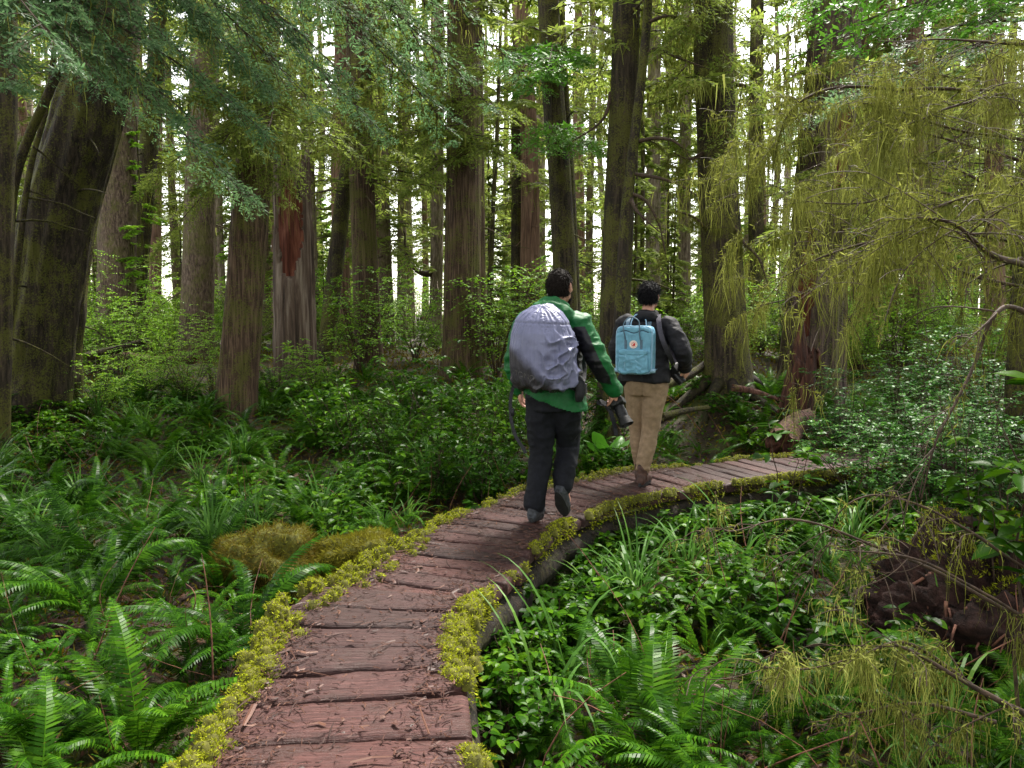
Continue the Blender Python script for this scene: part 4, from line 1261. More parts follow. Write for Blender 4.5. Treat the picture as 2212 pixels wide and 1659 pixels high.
# low bare twigs in front of the right-hand ferns
LOW = [
    ([(2380, 760, 3.2), (2212, 672, 3.0), (2150, 690, 2.9), (2110, 790, 2.9), (2060, 880, 2.85), (2020, 960, 2.8), (1990, 1080, 2.8)], .010, .35),
    ([(2420, 1400, 3.0), (2212, 1335, 2.9), (2010, 1230, 2.8), (1910, 1195, 2.8), (1800, 1185, 2.8)], .008, 1.1),
    ([(2420, 1330, 3.2), (2212, 1225, 3.0), (2100, 1150, 2.9), (1980, 1090, 2.9), (1880, 1070, 2.9), (1810, 1110, 2.9), (1790, 1200, 2.9)], .007, .5),
    ([(2400, 1640, 2.6), (2212, 1540, 2.5), (2080, 1470, 2.5), (1990, 1420, 2.5), (1940, 1400, 2.5)], .012, .8),
    ([(2200, 1330, 3.1), (1990, 1220, 3.1), (1850, 1165, 3.1), (1700, 1120, 3.1), (1570, 1050 + 90, 3.1), (1545, 1060, 3.1)], .007, .8),
    ([(2100, 1480, 2.6), (1960, 1390, 2.6), (1850, 1420, 2.6), (1740, 1445, 2.6), (1640, 1440, 2.6)], .007, 1.8),
    ([(2150, 1560, 2.6), (1990, 1520, 2.6), (1860, 1540, 2.6), (1760, 1560, 2.6)], .007, 1.8),
]
for q, (pts, r, mo_) in enumerate(LOW):
    limb(rD, bD, pl(*pts), r, 660 + q, 9, .3, mo_, (.05, .26), .3, name='twig')

# slender mossy stem with bowed mossy limbs between the hikers and the big rooted tree
tree('T15b', [(1341, 640), (1350, 480), (1366, 336), (1391, 120), (1400, 0)], 11.0, 26, 'slender crooked stem with bowed mossy limbs, right of the large dark trunk', 'bark_mossy', H=9, flare=.2, seg=20, stub=False)
r15, l15, d15, b15 = TREES['T15b']
for q, pts in enumerate([[(1390, 120, 11), (1420, 105, 10.9), (1465, 125, 10.8), (1530, 150, 10.7)], [(1378, 305, 11), (1425, 298, 10.8), (1470, 315, 10.6), (1490, 345, 10.6)], [(1372, 380, 11), (1420, 384, 10.8), (1470, 400, 10.7), (1520, 430, 10.7)],
                         [(1366, 420, 11), (1395, 435, 10.8), (1425, 490, 10.7), (1440, 560, 10.7)], [(1362, 430, 11), (1375, 455, 10.7), (1400, 480, 10.6), (1425, 500, 10.5)], [(1395, 50, 11), (1440, 35, 10.8), (1500, 45, 10.6)]]):
    limb(r15, b15, pl(*pts), .028, 700 + q, 4, .25, 3.0, (.04, .16), .8)
r15, l15, d15, b15 = TREES['T15']
limb(r15, b15, pl((1318, 200, 11.8), (1312, 235, 11.6), (1290, 270, 11.5), (1235, 305, 11.4)), .03, 720, 4, .3, 2.0, (.03, .12), .5)
r10, l10, d10, b10 = TREES['T10']
limb(r10, b10, pl((942, 585, 26), (920, 592, 25.8), (897, 580, 25.6), (880, 552, 25.5), (872, 500, 25.5)), .11, 730, 3, .5, 3.0, (.05, .2), .5)
r17, l17, d17, b17 = TREES['T17']
for q, pts in enumerate([[(1580, 480, 11.4), (1605, 520, 11.2), (1640, 560, 11.0), (1660, 620, 11.0)], [(1530, 500, 11.5), (1500, 470, 11.2), (1460, 455, 11.0)], [(1585, 180, 11.5), (1640, 200, 11.1), (1700, 260, 10.9)], [(1520, 330, 11.5), (1490, 345, 11.2), (1455, 330, 11)]]):
    limb(r17, b17, pl(*pts), .03, 740 + q, 6, .35, 3.0, (.06, .3), .6)

# roots of the big tree spreading over the soil
rr_ = np.random.default_rng(8)
for a_, L_ in ((-2.9, 1.5), (-2.3, 1.1), (-1.2, .9), (-.35, 1.4), (.3, 1.2), (2.6, 1.6), (-1.75, 1.3)):
    tt = np.linspace(0, 1, 14)
    X = b17[0] + np.cos(a_ + .3 * tt ** 2) * (.30 + L_ * tt); Y_ = b17[1] + np.sin(a_ + .3 * tt ** 2) * (.30 + L_ * tt)
    Z = gz(X, Y_) + .05 * (1 - tt) + .16 * np.exp(-tt * 5) - .07 * tt ** 2
    P = np.stack([X, Y_, Z], -1) - b17
    P[:, :2] += .05 * np.stack([noise(P * 2.5 + a_), noise(P * 2.5 + 9 + a_)], -1)
    v, f = tube(P, np.linspace(.085, .018, 14) * (1 + .2 * noise(P * 6)), 12)
    MB().add(v, f).build('root', M['stringer'], r17)

# ------------------------------------------------------------------ undergrowth
def fern_mesh(seed, nf=16, L=0.8, W=0.075, np_=34, dead=3, upright=0.0, sector=None):
    rg = np.random.default_rng(seed)
    mb = MB()
    for q in range(nf + dead):
        isdead = q >= nf
        az = (q / nf * 2 * np.pi + rg.normal(0, .3)) if sector is None else rg.uniform(*sector)
        l = L * rg.uniform(.6, 1.12) * (.8 if isdead else 1)
        e0 = R(rg.uniform(48, 80) + upright) if not isdead else R(rg.uniform(10, 30))
        e1 = e0 - R(rg.uniform(60, 120)) if not isdead else e0 - R(60)
        n = 40
        t = np.linspace(0, 1, n)
        el = e0 + (e1 - e0) * t ** 1.4
        bend = rg.normal(0, .35)
        a = az + bend * t ** 2
        d = np.stack([np.cos(a) * np.cos(el), np.sin(a) * np.cos(el), np.sin(el)], -1)
        P = np.concatenate([[[0, 0, 0]], np.cumsum(d, 0)[:-1]]) * l / n + [math.cos(az) * .03, math.sin(az) * .03, 0]
        tp = np.linspace(.16, .995, np_)
        C = np.stack([np.interp(tp, t, P[:, k]) for k in range(3)], -1)
        T = unit(np.stack([np.interp(tp, t, d[:, k]) for k in range(3)], -1))
        Sd = unit(np.cross(T, [0, 0, 1.0]))
        roll = rg.normal(0, .3)
        Nn = np.cross(Sd, T)
        Sd = Sd * math.cos(roll) + Nn * math.sin(roll)
        Nn = np.cross(Sd, T)
        w = W * l / .8 * np.minimum(1, ((tp - .10) / .22)) ** .6 * (1 - tp ** 3.2) ** .8 + .004
        for s in (-1, 1):
            D = unit(Sd * s * .93 + T * (.32 + .25 * tp[:, None]) - Nn * .18 + rg.normal(0, .06, (np_, 3)))
            ww = (l * .84 / np_) * .88
            l_ = w * rg.uniform(.85, 1.1, np_)
            X = T
            tip = C + D * l_[:, None] - Nn * (l_ * .18)[:, None]
            mid = C + D * (l_ * .5)[:, None]
            V = np.stack([C - X * ww * .42, C + X * ww * .42, mid - X * ww * .46, mid + X * ww * .42, tip + X * ww * .25], 1)
            o = (np.arange(np_) * 5)[:, None]
            mb.add(V.reshape(-1, 3), [o + np.array([[0, 1, 3, 2]]), o + np.array([[2, 3, 4]])], 1 if isdead else 0)
        v, f = tube(P[::3], .0035 * l * np.linspace(1.3, .3, len(P[::3])), 4, False)
        mb.add(v, f, 1 if isdead else 2)
    return mb
FERN_MATS = [M['fern'], M['fern_dead'], M['fern_light']]
FERN_L_MATS = [M['fern_light'], M['fern_dead'], M['fern_light']]
FERN_MB = [fern_mesh(40 + k, 13, .8, .075, 26, 3) for k in range(3)]
FERNS = [fern_mesh(40 + k, [13, 17, 11, 15, 19, 14][k], [.72, .85, .65, .8, .95, .7][k], [.07, .08, .06, .075, .085, .065][k], 36, [3, 2, 4, 3, 2, 5][k]).mesh('sword_fern', FERN_MATS, False) for k in range(6)]
FERNS_L = [fern_mesh(60 + k, 12, .6, .06, 28, 3).mesh('sword_fern', FERN_L_MATS, False) for k in range(2)]
frg = np.random.default_rng(12)
TRUNKS_XY = [(b[3][0], b[3][1], b[2][0]) for b in TREES.values()]
PLANTS = []
def free(x, y, d):
    if path_dist(np.array([x]), np.array([y]))[0] < .62 + .25 * d: return False
    for (a, b, r) in TRUNKS_XY:
        if (x - a) ** 2 + (y - b) ** 2 < (r * 1.2 + .1) ** 2: return False
    return all((x - a) ** 2 + (y - b) ** 2 > (d) ** 2 for a, b in PLANTS)
def put_fern(x, y, s, label, group=None, k=None, mesh=None, z=None, tilt=0.12):
    me = mesh or (FERNS[frg.integers(6)] if k is None else FERNS[k])
    o = link('sword_fern', me, None, (x, y, (float(gz(x, y)) if z is None else z) - .01), 0, s * frg.uniform(.95, 1.05))
    o.rotation_euler = (frg.normal(0, tilt), frg.normal(0, tilt), frg.uniform(0, 6.28))
    tag(o, label, 'fern', group)
    PLANTS.append((x, y))
    return o
HEROES = [  # px, py of the crown's foot, scale, variant
    (1130, 1640, .62, 1, 'glossy sword fern leaning against the right side of the nearest planks'),
    (1420, 1690, .85, 4, 'large glossy sword fern arching at the bottom, right of the long grass blade'),
    (1640, 1600, .72, 3, 'sword fern with a hanging broad frond, below the mossy bare twigs'),
    (2130, 1660, .8, 1, 'sword fern at the lower right, under the slanting bare branch'),
    (2090, 1500, .75, 0, 'sword fern with bright pinnae in front of the dark root mass'),
    (300, 1600, .8, 4, 'largest sword fern touching the moss on the left edge of the near planks'),
    (90, 1640, .8, 1, 'sword fern at the lower left behind the largest one by the planks'),
    (420, 1480, .7, 3, 'sword fern leaning over the moss just left of the near planks'),
    (480, 1290, .75, 0, 'sword fern in front of the large ochre moss mound'),
    (200, 1350, .85, 4, 'big sword fern beside the bright paddle leaf in the left bed'),
    (60, 1180, .9, 1, 'tall arching sword fern by the left border of the fern bed'),
    (1150, 1420, .5, 2, 'small sword fern poking over the right edge of the planks'),
    (1330, 1400, .65, 5, 'sword fern standing among long grass right of the planks'),
]
for (px, py, s, k, lab) in HEROES:
    p = on_plane(px, py, -.42)
    p = on_plane(px, py, float(gz(p[0], p[1])))
    put_fern(p[0], p[1], s, lab, None, k)
def region_fern(n, xr, yr, dmin, srange, label, group, light=0.15):
    c = 0
    for _ in range(n * 30):
        if c >= n: break
        y = frg.uniform(*yr); x = frg.uniform(*xr)
        if abs(x) > y * .72 + .9: continue
        if not free(x, y, dmin): continue
        put_fern(x, y, frg.uniform(*srange), label, group, None, FERNS_L[frg.integers(2)] if frg.random() < light else None)
        c += 1
def left_of(x, y): return x < np.interp(y, PATH[:, 1], PATH[:, 0])
region_fern(52, (-3.8, -1.05), (2.2, 4.8), .30, (.55, .9), 'sword fern in the dense bed left of the nearest planks', 'ferns left of the nearest planks')
region_fern(50, (-6, -1.1), (4.8, 8.0), .40, (.7, 1.1), 'sword fern in the middle of the left bed, beyond the ochre moss mounds', 'ferns in the middle of the left bed')
region_fern(44, (-9, .2), (8.0, 13.5), .55, (.75, 1.15), 'sword fern among the trunks at the back of the left bed', 'ferns at the back of the left bed', .3)
region_fern(78, (.35, 3.4), (2.1, 4.4), .27, (.4, .75), 'sword fern in the wet tangle right of the nearest planks', 'ferns right of the nearest planks')
region_fern(50, (.9, 5.4), (4.2, 7.0), .34, (.45, .8), 'sword fern below the curve of the boardwalk on the right', 'ferns below the boardwalk curve', .3)
region_fern(16, (.3, 8), (8.6, 12.5), .6, (.5, .8), 'sword fern on the far side of the boardwalk behind the hikers', 'ferns on the far side of the boardwalk', .3)

# the rest of the fern bed, past counting, as one mass between the trunks
fb = MB()
for q in range(150):
    y = frg.uniform(8.5, 16); x = frg.uniform(-9.5, 7.5)
    if abs(x) > y * .72 or path_dist(np.array([x]), np.array([y]))[0] < .8: continue
    if any((x - a) ** 2 + (y - b) ** 2 < (r * 1.2 + .1) ** 2 for a, b, r in TRUNKS_XY): continue
    s_ = frg.uniform(.6, 1.05)
    fb.merge(FERN_MB[frg.integers(3)], Matrix.Translation((x, y, float(gz(x, y)) - .01)) @ rotz(frg.uniform(0, 6.28)) @ Matrix.Scale(s_, 4))
tag(fb.build('fern_undergrowth', FERN_MATS, None, smooth=False), 'ferns merging into one green mass between the far trunks', 'undergrowth', None, 'stuff')
# ---- shrubs
def shrub_mesh(seed, h, rad, nst, ntw, nl, lL, lW, broad=True, flat=.25, twl=.45, thick=.006, bare=.25, up=.25):
    rg = np.random.default_rng(seed)
    fo = MB()
    for q in range(nst):
        a = rg.uniform(0, 6.28); lean = rg.uniform(.1, 1.0) * rad
        hh = h * rg.uniform(.6, 1.05)
        tt = np.linspace(0, 1, 8)[:, None]
        P = np.array([math.cos(a) * .05, math.sin(a) * .05, 0]) + np.array([math.cos(a), math.sin(a), 0]) * lean * tt ** 1.4 + np.array([0, 0, hh]) * (tt - .12 * tt ** 2) / .88 + rg.normal(0, .02, (8, 3)) * h * tt
        v, f = tube(P, thick * np.linspace(1.2, .3, 8), 5, False); fo.add(v, f, 1)
        s = rg.uniform(bare, 1, ntw)
        C = np.stack([np.interp(s, tt[:, 0], P[:, k]) for k in range(3)], -1)
        az = rg.uniform(0, 6.28, ntw)
        D = np.stack([np.cos(az), np.sin(az), rg.normal(up, .2, ntw)], -1); D = unit(D)
        l = twl * h * (1.1 - .7 * s) * rg.uniform(.5, 1.1, ntw)
        u = np.linspace(.12, 1, nl)[None] + rg.uniform(-.03, .03, (ntw, nl))
        Q = C[:, None] + D[:, None] * (l[:, None] * u)[..., None]
        Q[..., 2] -= (.22 * l)[:, None] * u ** 2
        S = unit(np.cross(D, [0, 0, 1.0]))
        sd = np.where(np.arange(nl) % 2 == 0, 1., -1.)
        LD = D[:, None] * .55 + S[:, None] * (sd[None, :, None] * .85) + rg.normal(0, .22, (ntw, nl, 3))
        LD[..., 2] -= rg.uniform(0, .45, (ntw, nl))
        LN = np.array([0, 0, 1.0]) + rg.normal(0, flat, (ntw, nl, 3))
        ll = lL * rg.uniform(.6, 1.2, (ntw, nl)).ravel()
        if broad: v, f = leaves(Q, LD.reshape(-1, 3), LN.reshape(-1, 3), ll, ll * lW / lL)
        else: v, f = diamonds(Q, LD, LN, ll, ll * lW / lL)
        fo.add(v, f, 0)
        for i in range(ntw):
            v, f = tube(np.stack([C[i], C[i] + D[i] * l[i] * .5 - [0, 0, .055 * l[i]], C[i] + D[i] * l[i] - [0, 0, .22 * l[i]]]), thick * .35 * np.array([1, .8, .4]), 3, False)
            fo.add(v, f, 1)
    return fo
SAL = [shrub_mesh(200 + k, h, r, n, 9, 8, .075, .045).mesh('salal_shrub', [M['salal'], M['twig']], False) for k, (h, r, n) in enumerate([(.9, .5, 9), (1.2, .6, 11), (.6, .5, 8), (1.4, .6, 10)])]
LOWS = [shrub_mesh(220 + k, .32, .30, 10, 5, 6, .062, .042, twl=.7, thick=.003, bare=.4).mesh('leafy_plant', [M['salal'], M['twig']], False) for k in range(4)]
HUC = [shrub_mesh(240 + k, h, r, n, 18, 16, .042, .026, False, twl=.42, thick=.006, up=.05).mesh('huckleberry_shrub', [M['huckle'], M['twig']], False) for k, (h, r, n) in enumerate([(2.2, .9, 12), (1.6, .9, 12), (2.7, 1.0, 14), (1.1, .8, 10)])]
EVG = [shrub_mesh(260 + k, h, r, n, 20, 18, .036, .021, False, twl=.40, thick=.006, up=.15).mesh('evergreen_shrub', [M['evergreen'], M['twig']], False) for k, (h, r, n) in enumerate([(1.2, .7, 16), (1.5, .8, 18), (.8, .6, 14)])]
FARH = [shrub_mesh(280 + k, h, r, n, 16, 11, .085, .05, False, twl=.42, thick=.01, up=.05).mesh('understory_shrub', [M['huckle'], M['twig']], False) for k, (h, r, n) in enumerate([(2.0, 1.2, 14), (2.8, 1.4, 16), (1.4, 1.2, 12)])]
def put(name, me, x, y, s, label, cat, group=None, dz=0.0):
    o = link(name, me, None, (x, y, float(gz(x, y)) - .02 + dz), frg.uniform(0, 6.28), s)
    PLANTS.append((x, y))
    return tag(o, label, cat, group)
def put_px(name, me, px, Y, s, label, cat, group=None):
    return put(name, me, at(px, 700, Y)[0], Y, s, label, cat, group)
for (px, Y, k, s, lab) in [
    (770, 9.6, 1, 1.0, 'leafy salal shrub in front of the straight grey brown trunk'), (860, 9.0, 3, .95, 'tall salal shrub in the middle of the thicket left of the hikers'),
    (960, 9.4, 1, 1.15, 'salal shrub standing before the foot of the big cedar'), (1050, 8.8, 3, 1.0, 'salal shrub beside the grey pack cover'),
    (930, 8.0, 0, 1.0, 'low salal shrub at the front of the thicket left of the hikers'), (1040, 7.8, 0, .9, 'low salal shrub by the left hand of the green jacketed hiker'),
    (700, 10.5, 0, 1.1, 'salal shrub at the foot of the broken grey snag'), (820, 7.7, 2, 1.0, 'smallest salal shrub in front of the thicket left of the hikers'),
    (1110, 10.5, 3, 1.0, 'salal shrub behind the grey pack cover'), (1290, 11.5, 0, .9, 'salal shrub between the hikers at the foot of the dark trunk'),
    (880, 11.5, 3, 1.15, 'salal shrub behind the thicket, nearest the big cedar')]:
    put_px('salal_shrub', SAL[k], px, Y, s, lab, 'shrub')
for (px, Y, k, s, lab) in [
    (245, 14.5, 2, 1.0, 'tallest bright green shrub, right of the massive leaning trunk'), (330, 14.0, 1, 1.0, 'bright green shrub with drooping layers above the pinkish log'),
    (400, 13.6, 1, 1.05, 'bright green shrub in front of the broad mossy footed trunk'), (455, 14.8, 0, .85, 'bright green shrub with an arching spray behind the fissured trunk'),
    (215, 12.6, 3, 1.0, 'small bright shrub at the foot of the massive leaning trunk'), (690, 13.5, 3, 1.2, 'bright green shrub behind the broken grey snag'),
    (590, 13.4, 3, 1.0, 'bright green shrub between the fissured trunk and the broken snag')]:
    put_px('huckleberry_shrub', HUC[k], px, Y, s, lab, 'shrub')
for (px, Y, k, s, lab) in [
    (1850, 8.8, 1, 1.0, 'dark glossy evergreen shrub right of the hollow snag'), (1980, 8.0, 1, 1.05, 'large dark glossy evergreen shrub under the hanging moss'),
    (2110, 7.4, 1, 1.05, 'dark glossy evergreen shrub nearest the right edge'), (1900, 7.2, 0, 1.0, 'low evergreen shrub hiding the far end of the boardwalk'),
    (2050, 6.6, 0, 1.0, 'low evergreen shrub in front of the large one under the hanging moss'), (1800, 8.6, 2, 1.1, 'small evergreen shrub beside the short broken log'),
    (2200, 6.4, 1, .9, 'evergreen shrub cut by the right border'), (1770, 7.5, 2, .7, 'smallest evergreen shrub at the edge of the far planks'),
    (2130, 9.5, 1, 1.2, 'tall evergreen shrub standing behind the others on the right'), (1960, 10.0, 1, 1.1, 'evergreen shrub at the back, below the pinkish trunk')]:
    put_px('evergreen_shrub', EVG[k], px, Y, s, lab, 'shrub')
for q in range(130):
    px = frg.uniform(100, 2350); Y = frg.uniform(15.5, 27) if q < 70 else frg.uniform(27, 60)
    if 225 < px < 480 and Y < 18: Y += 3
    put_px('understory_shrub', FARH[frg.integers(3)], px, Y, frg.uniform(.6, 1.0) * (1 if Y < 27 else Y / 26), 'hazy green shrub at the back of the forest between the far trunks', 'shrub', 'shrubs at the back of the forest')
YOUNG = []
for k in range(3):
    rg = np.random.default_rng(350 + k)
    YOUNG.append(crown(rg, .5, 6.0 + k, 34, 1.7, None, .12, 16, 6, .26, .3, .35, .12).mesh('crown', [M['huckle'] if k == 1 else M['conifer'], M['twig'], M['beard']], False))
rg = np.random.default_rng(355)
YT = trunk_mesh('trunk', np.array([(0, 0, -.2), (.05, 0, 3), (0, .05, 8)], float), [.05, .04, .01], None, rg, 8, .03, .3, 3, 20).mesh('trunk', M['bark_dark'])
for q in range(46):
    px = frg.uniform(120, 2300); Y = frg.uniform(17, 46)
    x = at(px, 700, Y)[0]
    root = empty('young_hemlock', (x, Y, float(gz(x, Y))), 'young feathery hemlock filling the gap between the far trunks', 'tree', 'young hemlocks among the far trunks', frg.uniform(0, 6.28))
    s_ = frg.uniform(.5, 1.1)
    link('trunk', YT, root, (0, 0, 0), 0, s_); link('crown', YOUNG[frg.integers(3)], root, (0, 0, 0), 0, s_)
def ok_low(x, y): return path_dist(np.array([x]), np.array([y]))[0] > .66
c = 0
while c < 16:
    y = frg.uniform(3.2, 7.2); x = frg.uniform(.5, 5.2)
    if abs(x) > y * .7 + .5 or not ok_low(x, y) or left_of(x, y): continue
    put('leafy_plant', LOWS[frg.integers(4)], x, y, frg.uniform(.8, 1.3), 'low shiny leaved plant among ferns right of the boardwalk', 'plant', 'low leafy plants right of the boardwalk'); c += 1
c = 0
while c < 90:
    y = frg.uniform(5.5, 14); x = frg.uniform(-8, 4)
    if abs(x) > y * .68 or not ok_low(x, y) or not left_of(x, y): continue
    put('leafy_plant', LOWS[frg.integers(4)], x, y, frg.uniform(.8, 1.3), 'low shiny leaved plant among ferns beyond the boardwalk', 'plant', 'low leafy plants beyond the boardwalk'); c += 1
# plants leaning over the right edge of the planks
for s_e in np.concatenate([np.arange(4.6, 6.5, .8), np.arange(6.5, 12.2, .24)]):
    p, nrm = edge_pt(s_e + frg.uniform(-.1, .1), 1)
    p = p[:2] + nrm * frg.uniform(.10, .26)
    o = put('leafy_plant', LOWS[frg.integers(4)], p[0], p[1], frg.uniform(.7, 1.1), 'leafy plant leaning over the right edge of the boardwalk', 'plant', 'leafy plants along the right edge of the boardwalk', .10)
    if frg.random() < .5: put_fern(p[0] + nrm[0] * .12, p[1] + nrm[1] * .12, frg.uniform(.35, .55), 'small sword fern growing against the right side of the boardwalk', 'small ferns along the right side of the boardwalk')
# two saplings with large leaves by the far planks, and the big leaves at the right border
BIG = [shrub_mesh(290, .95, .22, 3, 4, 5, .13, .07, twl=.3, thick=.006, bare=.35).mesh('broadleaf_sapling', [M['salal'], M['twig']], True),
       shrub_mesh(293, 1.3, .35, 6, 5, 6, .105, .06, twl=.22, thick=.007, bare=.6).mesh('broadleaf_sapling', [M['salal'], M['twig']], True)]
p = on_plane(1700, 1130, -.3); put('broadleaf_sapling', BIG[0], p[0], p[1], 1.15, 'slim sapling with large drooping leaves before the short broken log', 'sapling')
p = at(2150, 1120, 4.3); put('broadleaf_sapling', BIG[1], p[0], p[1], .95, 'broad leaved sapling with big veined leaves at the right border', 'sapling')
p = at(2250, 900, 3.1); put('broadleaf_sapling', BIG[1], p[0] + .05, p[1], 1.2, 'topmost broad leaved sapling cut by the right border', 'sapling', dz=.1)

# ---- skunk cabbage: rosettes of upright paddle leaves
def cabbage_mesh(seed, n, L):
    rg = np.random.default_rng(seed)
    mb = MB()
    for q in range(n):
        az = q / n * 6.28 + rg.normal(0, .3); l = L * rg.uniform(.7, 1.1); el = R(rg.uniform(62, 86)); w = l * rg.uniform(.19, .25)
        t = np.linspace(0, 1, 14); s = np.linspace(-1, 1, 9)
        e = el - R(55) * t ** 2.2
        d = np.stack([np.cos(az) * np.cos(e), np.sin(az) * np.cos(e), np.sin(e)], -1)
        C = np.cumsum(d, 0) * l / 14
        side = np.array([-math.sin(az), math.cos(az), 0]); nn = np.cross(side, d)
        prof = w * (np.clip((t - .08) / .92, 0, 1) ** .55) * (1 - t ** 3.5) ** .75 + .008
        wav = .012 * np.sin(t * 16 + q)[:, None] * np.abs(s)[None] ** 2
        V = C[:, None] + side * (prof[:, None] * s[None])[..., None] - nn[:, None] * ((np.abs(s)[None] ** 1.3) * prof[:, None] * -.35 + wav)[..., None]
        i, j = np.meshgrid(np.arange(13), np.arange(8), indexing='ij')
        mb.add(V, [np.stack([i * 9 + j, i * 9 + j + 1, (i + 1) * 9 + j + 1, (i + 1) * 9 + j], -1).reshape(-1, 4)])
    return mb
CAB = [cabbage_mesh(310 + k, n, L).mesh('skunk_cabbage', M['cabbage']) for k, (n, L) in enumerate([(8, .46), (5, .38), (3, .40)])]
for (px, py, k, s, lab) in [
    (1315, 1022, 0, 1.35, 'cluster of big bright paddle leaves beside the khaki trousers'), (1222, 1030, 2, 1.3, 'upright paddle leaf behind the dark trousers'),
    (520, 1075, 1, .8, 'skunk cabbage with bright paddle leaves in the left fern bed'), (112, 1430, 2, .65, 'bright folded paddle leaf among ferns at the left'),
    (370, 900, 1, .8, 'skunk cabbage with a lit leaf left of the fissured trunk'), (440, 890, 1, .8, 'skunk cabbage close to the foot of the fissured trunk'),
    (900, 960, 1, .7, 'pale skunk cabbage in the thicket left of the hikers'), (1130, 1040, 2, .8, 'paddle leaf behind the left leg of the nearer hiker'),
    (1560, 1560, 2, .55, 'thin upright paddle leaf near the bottom, right of the large fern'), (1420, 1610, 2, .5, 'narrow pale leaf standing at the bottom between two ferns')]:
    p = on_plane(px, py, -.35); p = on_plane(px, py, float(gz(p[0], p[1])))
    put('skunk_cabbage', CAB[k], p[0], p[1], s, lab, 'plant')

# ---- sedge tufts
def tuft_mesh(seed, n, L, w=.010):
    rg = np.random.default_rng(seed)
    mb = MB()
    for q in range(n):
        az = rg.uniform(0, 6.28); l = L * rg.uniform(.5, 1.15); e0 = R(rg.uniform(60, 88)); e1 = e0 - R(rg.uniform(30, 130))
        t = np.linspace(0, 1, 9); e = e0 + (e1 - e0) * t ** 1.7
        d = np.stack([np.cos(az) * np.cos(e), np.sin(az) * np.cos(e), np.sin(e)], -1)
        C = np.cumsum(d, 0) * l / 9 + [rg.normal(0, .03), rg.normal(0, .03), 0]
        side = np.array([-math.sin(az), math.cos(az), 0]) * w * rg.uniform(.6, 1.3)
        ww = np.minimum(1, (1.02 - t) * 2.2)[:, None]
        V = np.stack([C - side * ww, C + side * ww], 1).reshape(-1, 3)
        k = np.arange(8)
        mb.add(V, [np.stack([2 * k, 2 * k + 1, 2 * k + 3, 2 * k + 2], -1)])
    return mb
TUF = [tuft_mesh(330 + k, n, L).mesh('sedge_tuft', M['grass'], False) for k, (n, L) in enumerate([(44, .85), (26, .65), (10, .95)])]
for q, (px, py, k, lab) in enumerate([(1010, 1075, 0, 'tall sedge tuft at the path edge left of the nearer hiker'), (930, 1080, 0, 'sedge tuft with arching pale blades left of the curve'), (1080, 1060, 1, 'sedge tuft close behind the left leg of the nearer hiker'),
     (1230, 1480, 2, 'long arching grass blades right of the near planks'), (1290, 1330, 1, 'small sedge tuft below the green shrubs right of the planks'), (1380, 1330, 0, 'dense sedge tuft right of the planks'),
     (1180, 1600, 2, 'few long grass blades rising at the bottom by the planks'), (850, 1000, 0, 'sedge tuft with dry stalks in the left bed'), (780, 1040, 1, 'small sedge tuft in the middle of the left bed'), (1900, 1130, 2, 'few grass blades below the evergreen shrubs'), (1600, 1250, 2, 'long grass blades among the leaves right of the curve')]):
    p = on_plane(px, py, -.38); p = on_plane(px, py, float(gz(p[0], p[1])))
    put('sedge_tuft', TUF[k], p[0], p[1], frg.uniform(.8, 1.0), lab, 'grass tuft')

c = 0
while c < 46:
    y = frg.uniform(5, 13); x = frg.uniform(-7.5, 1)
    if abs(x) > y * .68 or not ok_low(x, y) or not left_of(x, y): continue
    put('sedge_tuft', TUF[frg.integers(2)], x, y, frg.uniform(.6, 1.0), 'sedge tuft in the left bed', 'grass tuft', 'sedge tufts in the left bed'); c += 1
c = 0
while c < 22:
    y = frg.uniform(2.6, 6.5); x = frg.uniform(.5, 4.5)
    if abs(x) > y * .68 or not ok_low(x, y) or left_of(x, y): continue
    put('sedge_tuft', TUF[frg.integers(3)], x, y, frg.uniform(.45, .8), 'sedge tuft right of the boardwalk', 'grass tuft', 'sedge tufts right of the boardwalk'); c += 1
# ---- uncountable ground cover
def scatter(n, rg, ymax=14, ymin=2.0, p=1.0):
    out = np.zeros((0, 2))
    while len(out) < n:
        y = ymin + (ymax - ymin) * rg.random(n) ** p; x = rg.uniform(-1, 1, n) * (y * .72 + .8)
        k = path_dist(x, y) > .56
        out = np.concatenate([out, np.stack([x[k], y[k]], -1)])
    return out[:n]
grg = np.random.default_rng(91)
gc = MB()
xy = scatter(26000, grg, 17, 2.0, 1.2)
xy = xy[(grg.random(len(xy)) < .3) | (xy[:, 0] < np.interp(xy[:, 1], PATH[:, 1], PATH[:, 0])) | (xy[:, 1] > 8)]
z = gz(xy[:, 0], xy[:, 1]) + grg.uniform(.01, .16, len(xy))
P = np.c_[xy, z]
az = grg.uniform(0, 6.28, len(P))
v, f = leaves(P, np.stack([np.cos(az), np.sin(az), grg.normal(-.1, .3, len(P))], -1), np.array([0, 0, 1.]) + grg.normal(0, .35, (len(P), 3)), grg.uniform(.02, .05, len(P)) * (.7 + .07 * P[:, 1]), grg.uniform(.014, .030, len(P)) * (.7 + .07 * P[:, 1]))
gc.add(v, f, 0)
xy = scatter(60000, grg, 24, 2.0, 1.3)
z = gz(xy[:, 0], xy[:, 1]) + grg.uniform(0, .10, len(xy))
P = np.c_[xy, z]
sz = .5 + .08 * xy[:, 1]
v, f = diamonds(P, grg.normal(0, 1, P.shape) + [0, 0, .8], grg.normal(0, 1, P.shape), grg.uniform(.03, .07, len(P)) * sz, grg.uniform(.008, .02, len(P)) * sz)
gc.add(v, f, 1)
xy = scatter(12000, grg, 13, 2.0, 1.3)
P = np.c_[xy, gz(xy[:, 0], xy[:, 1]) + grg.uniform(0, .05, len(xy))]
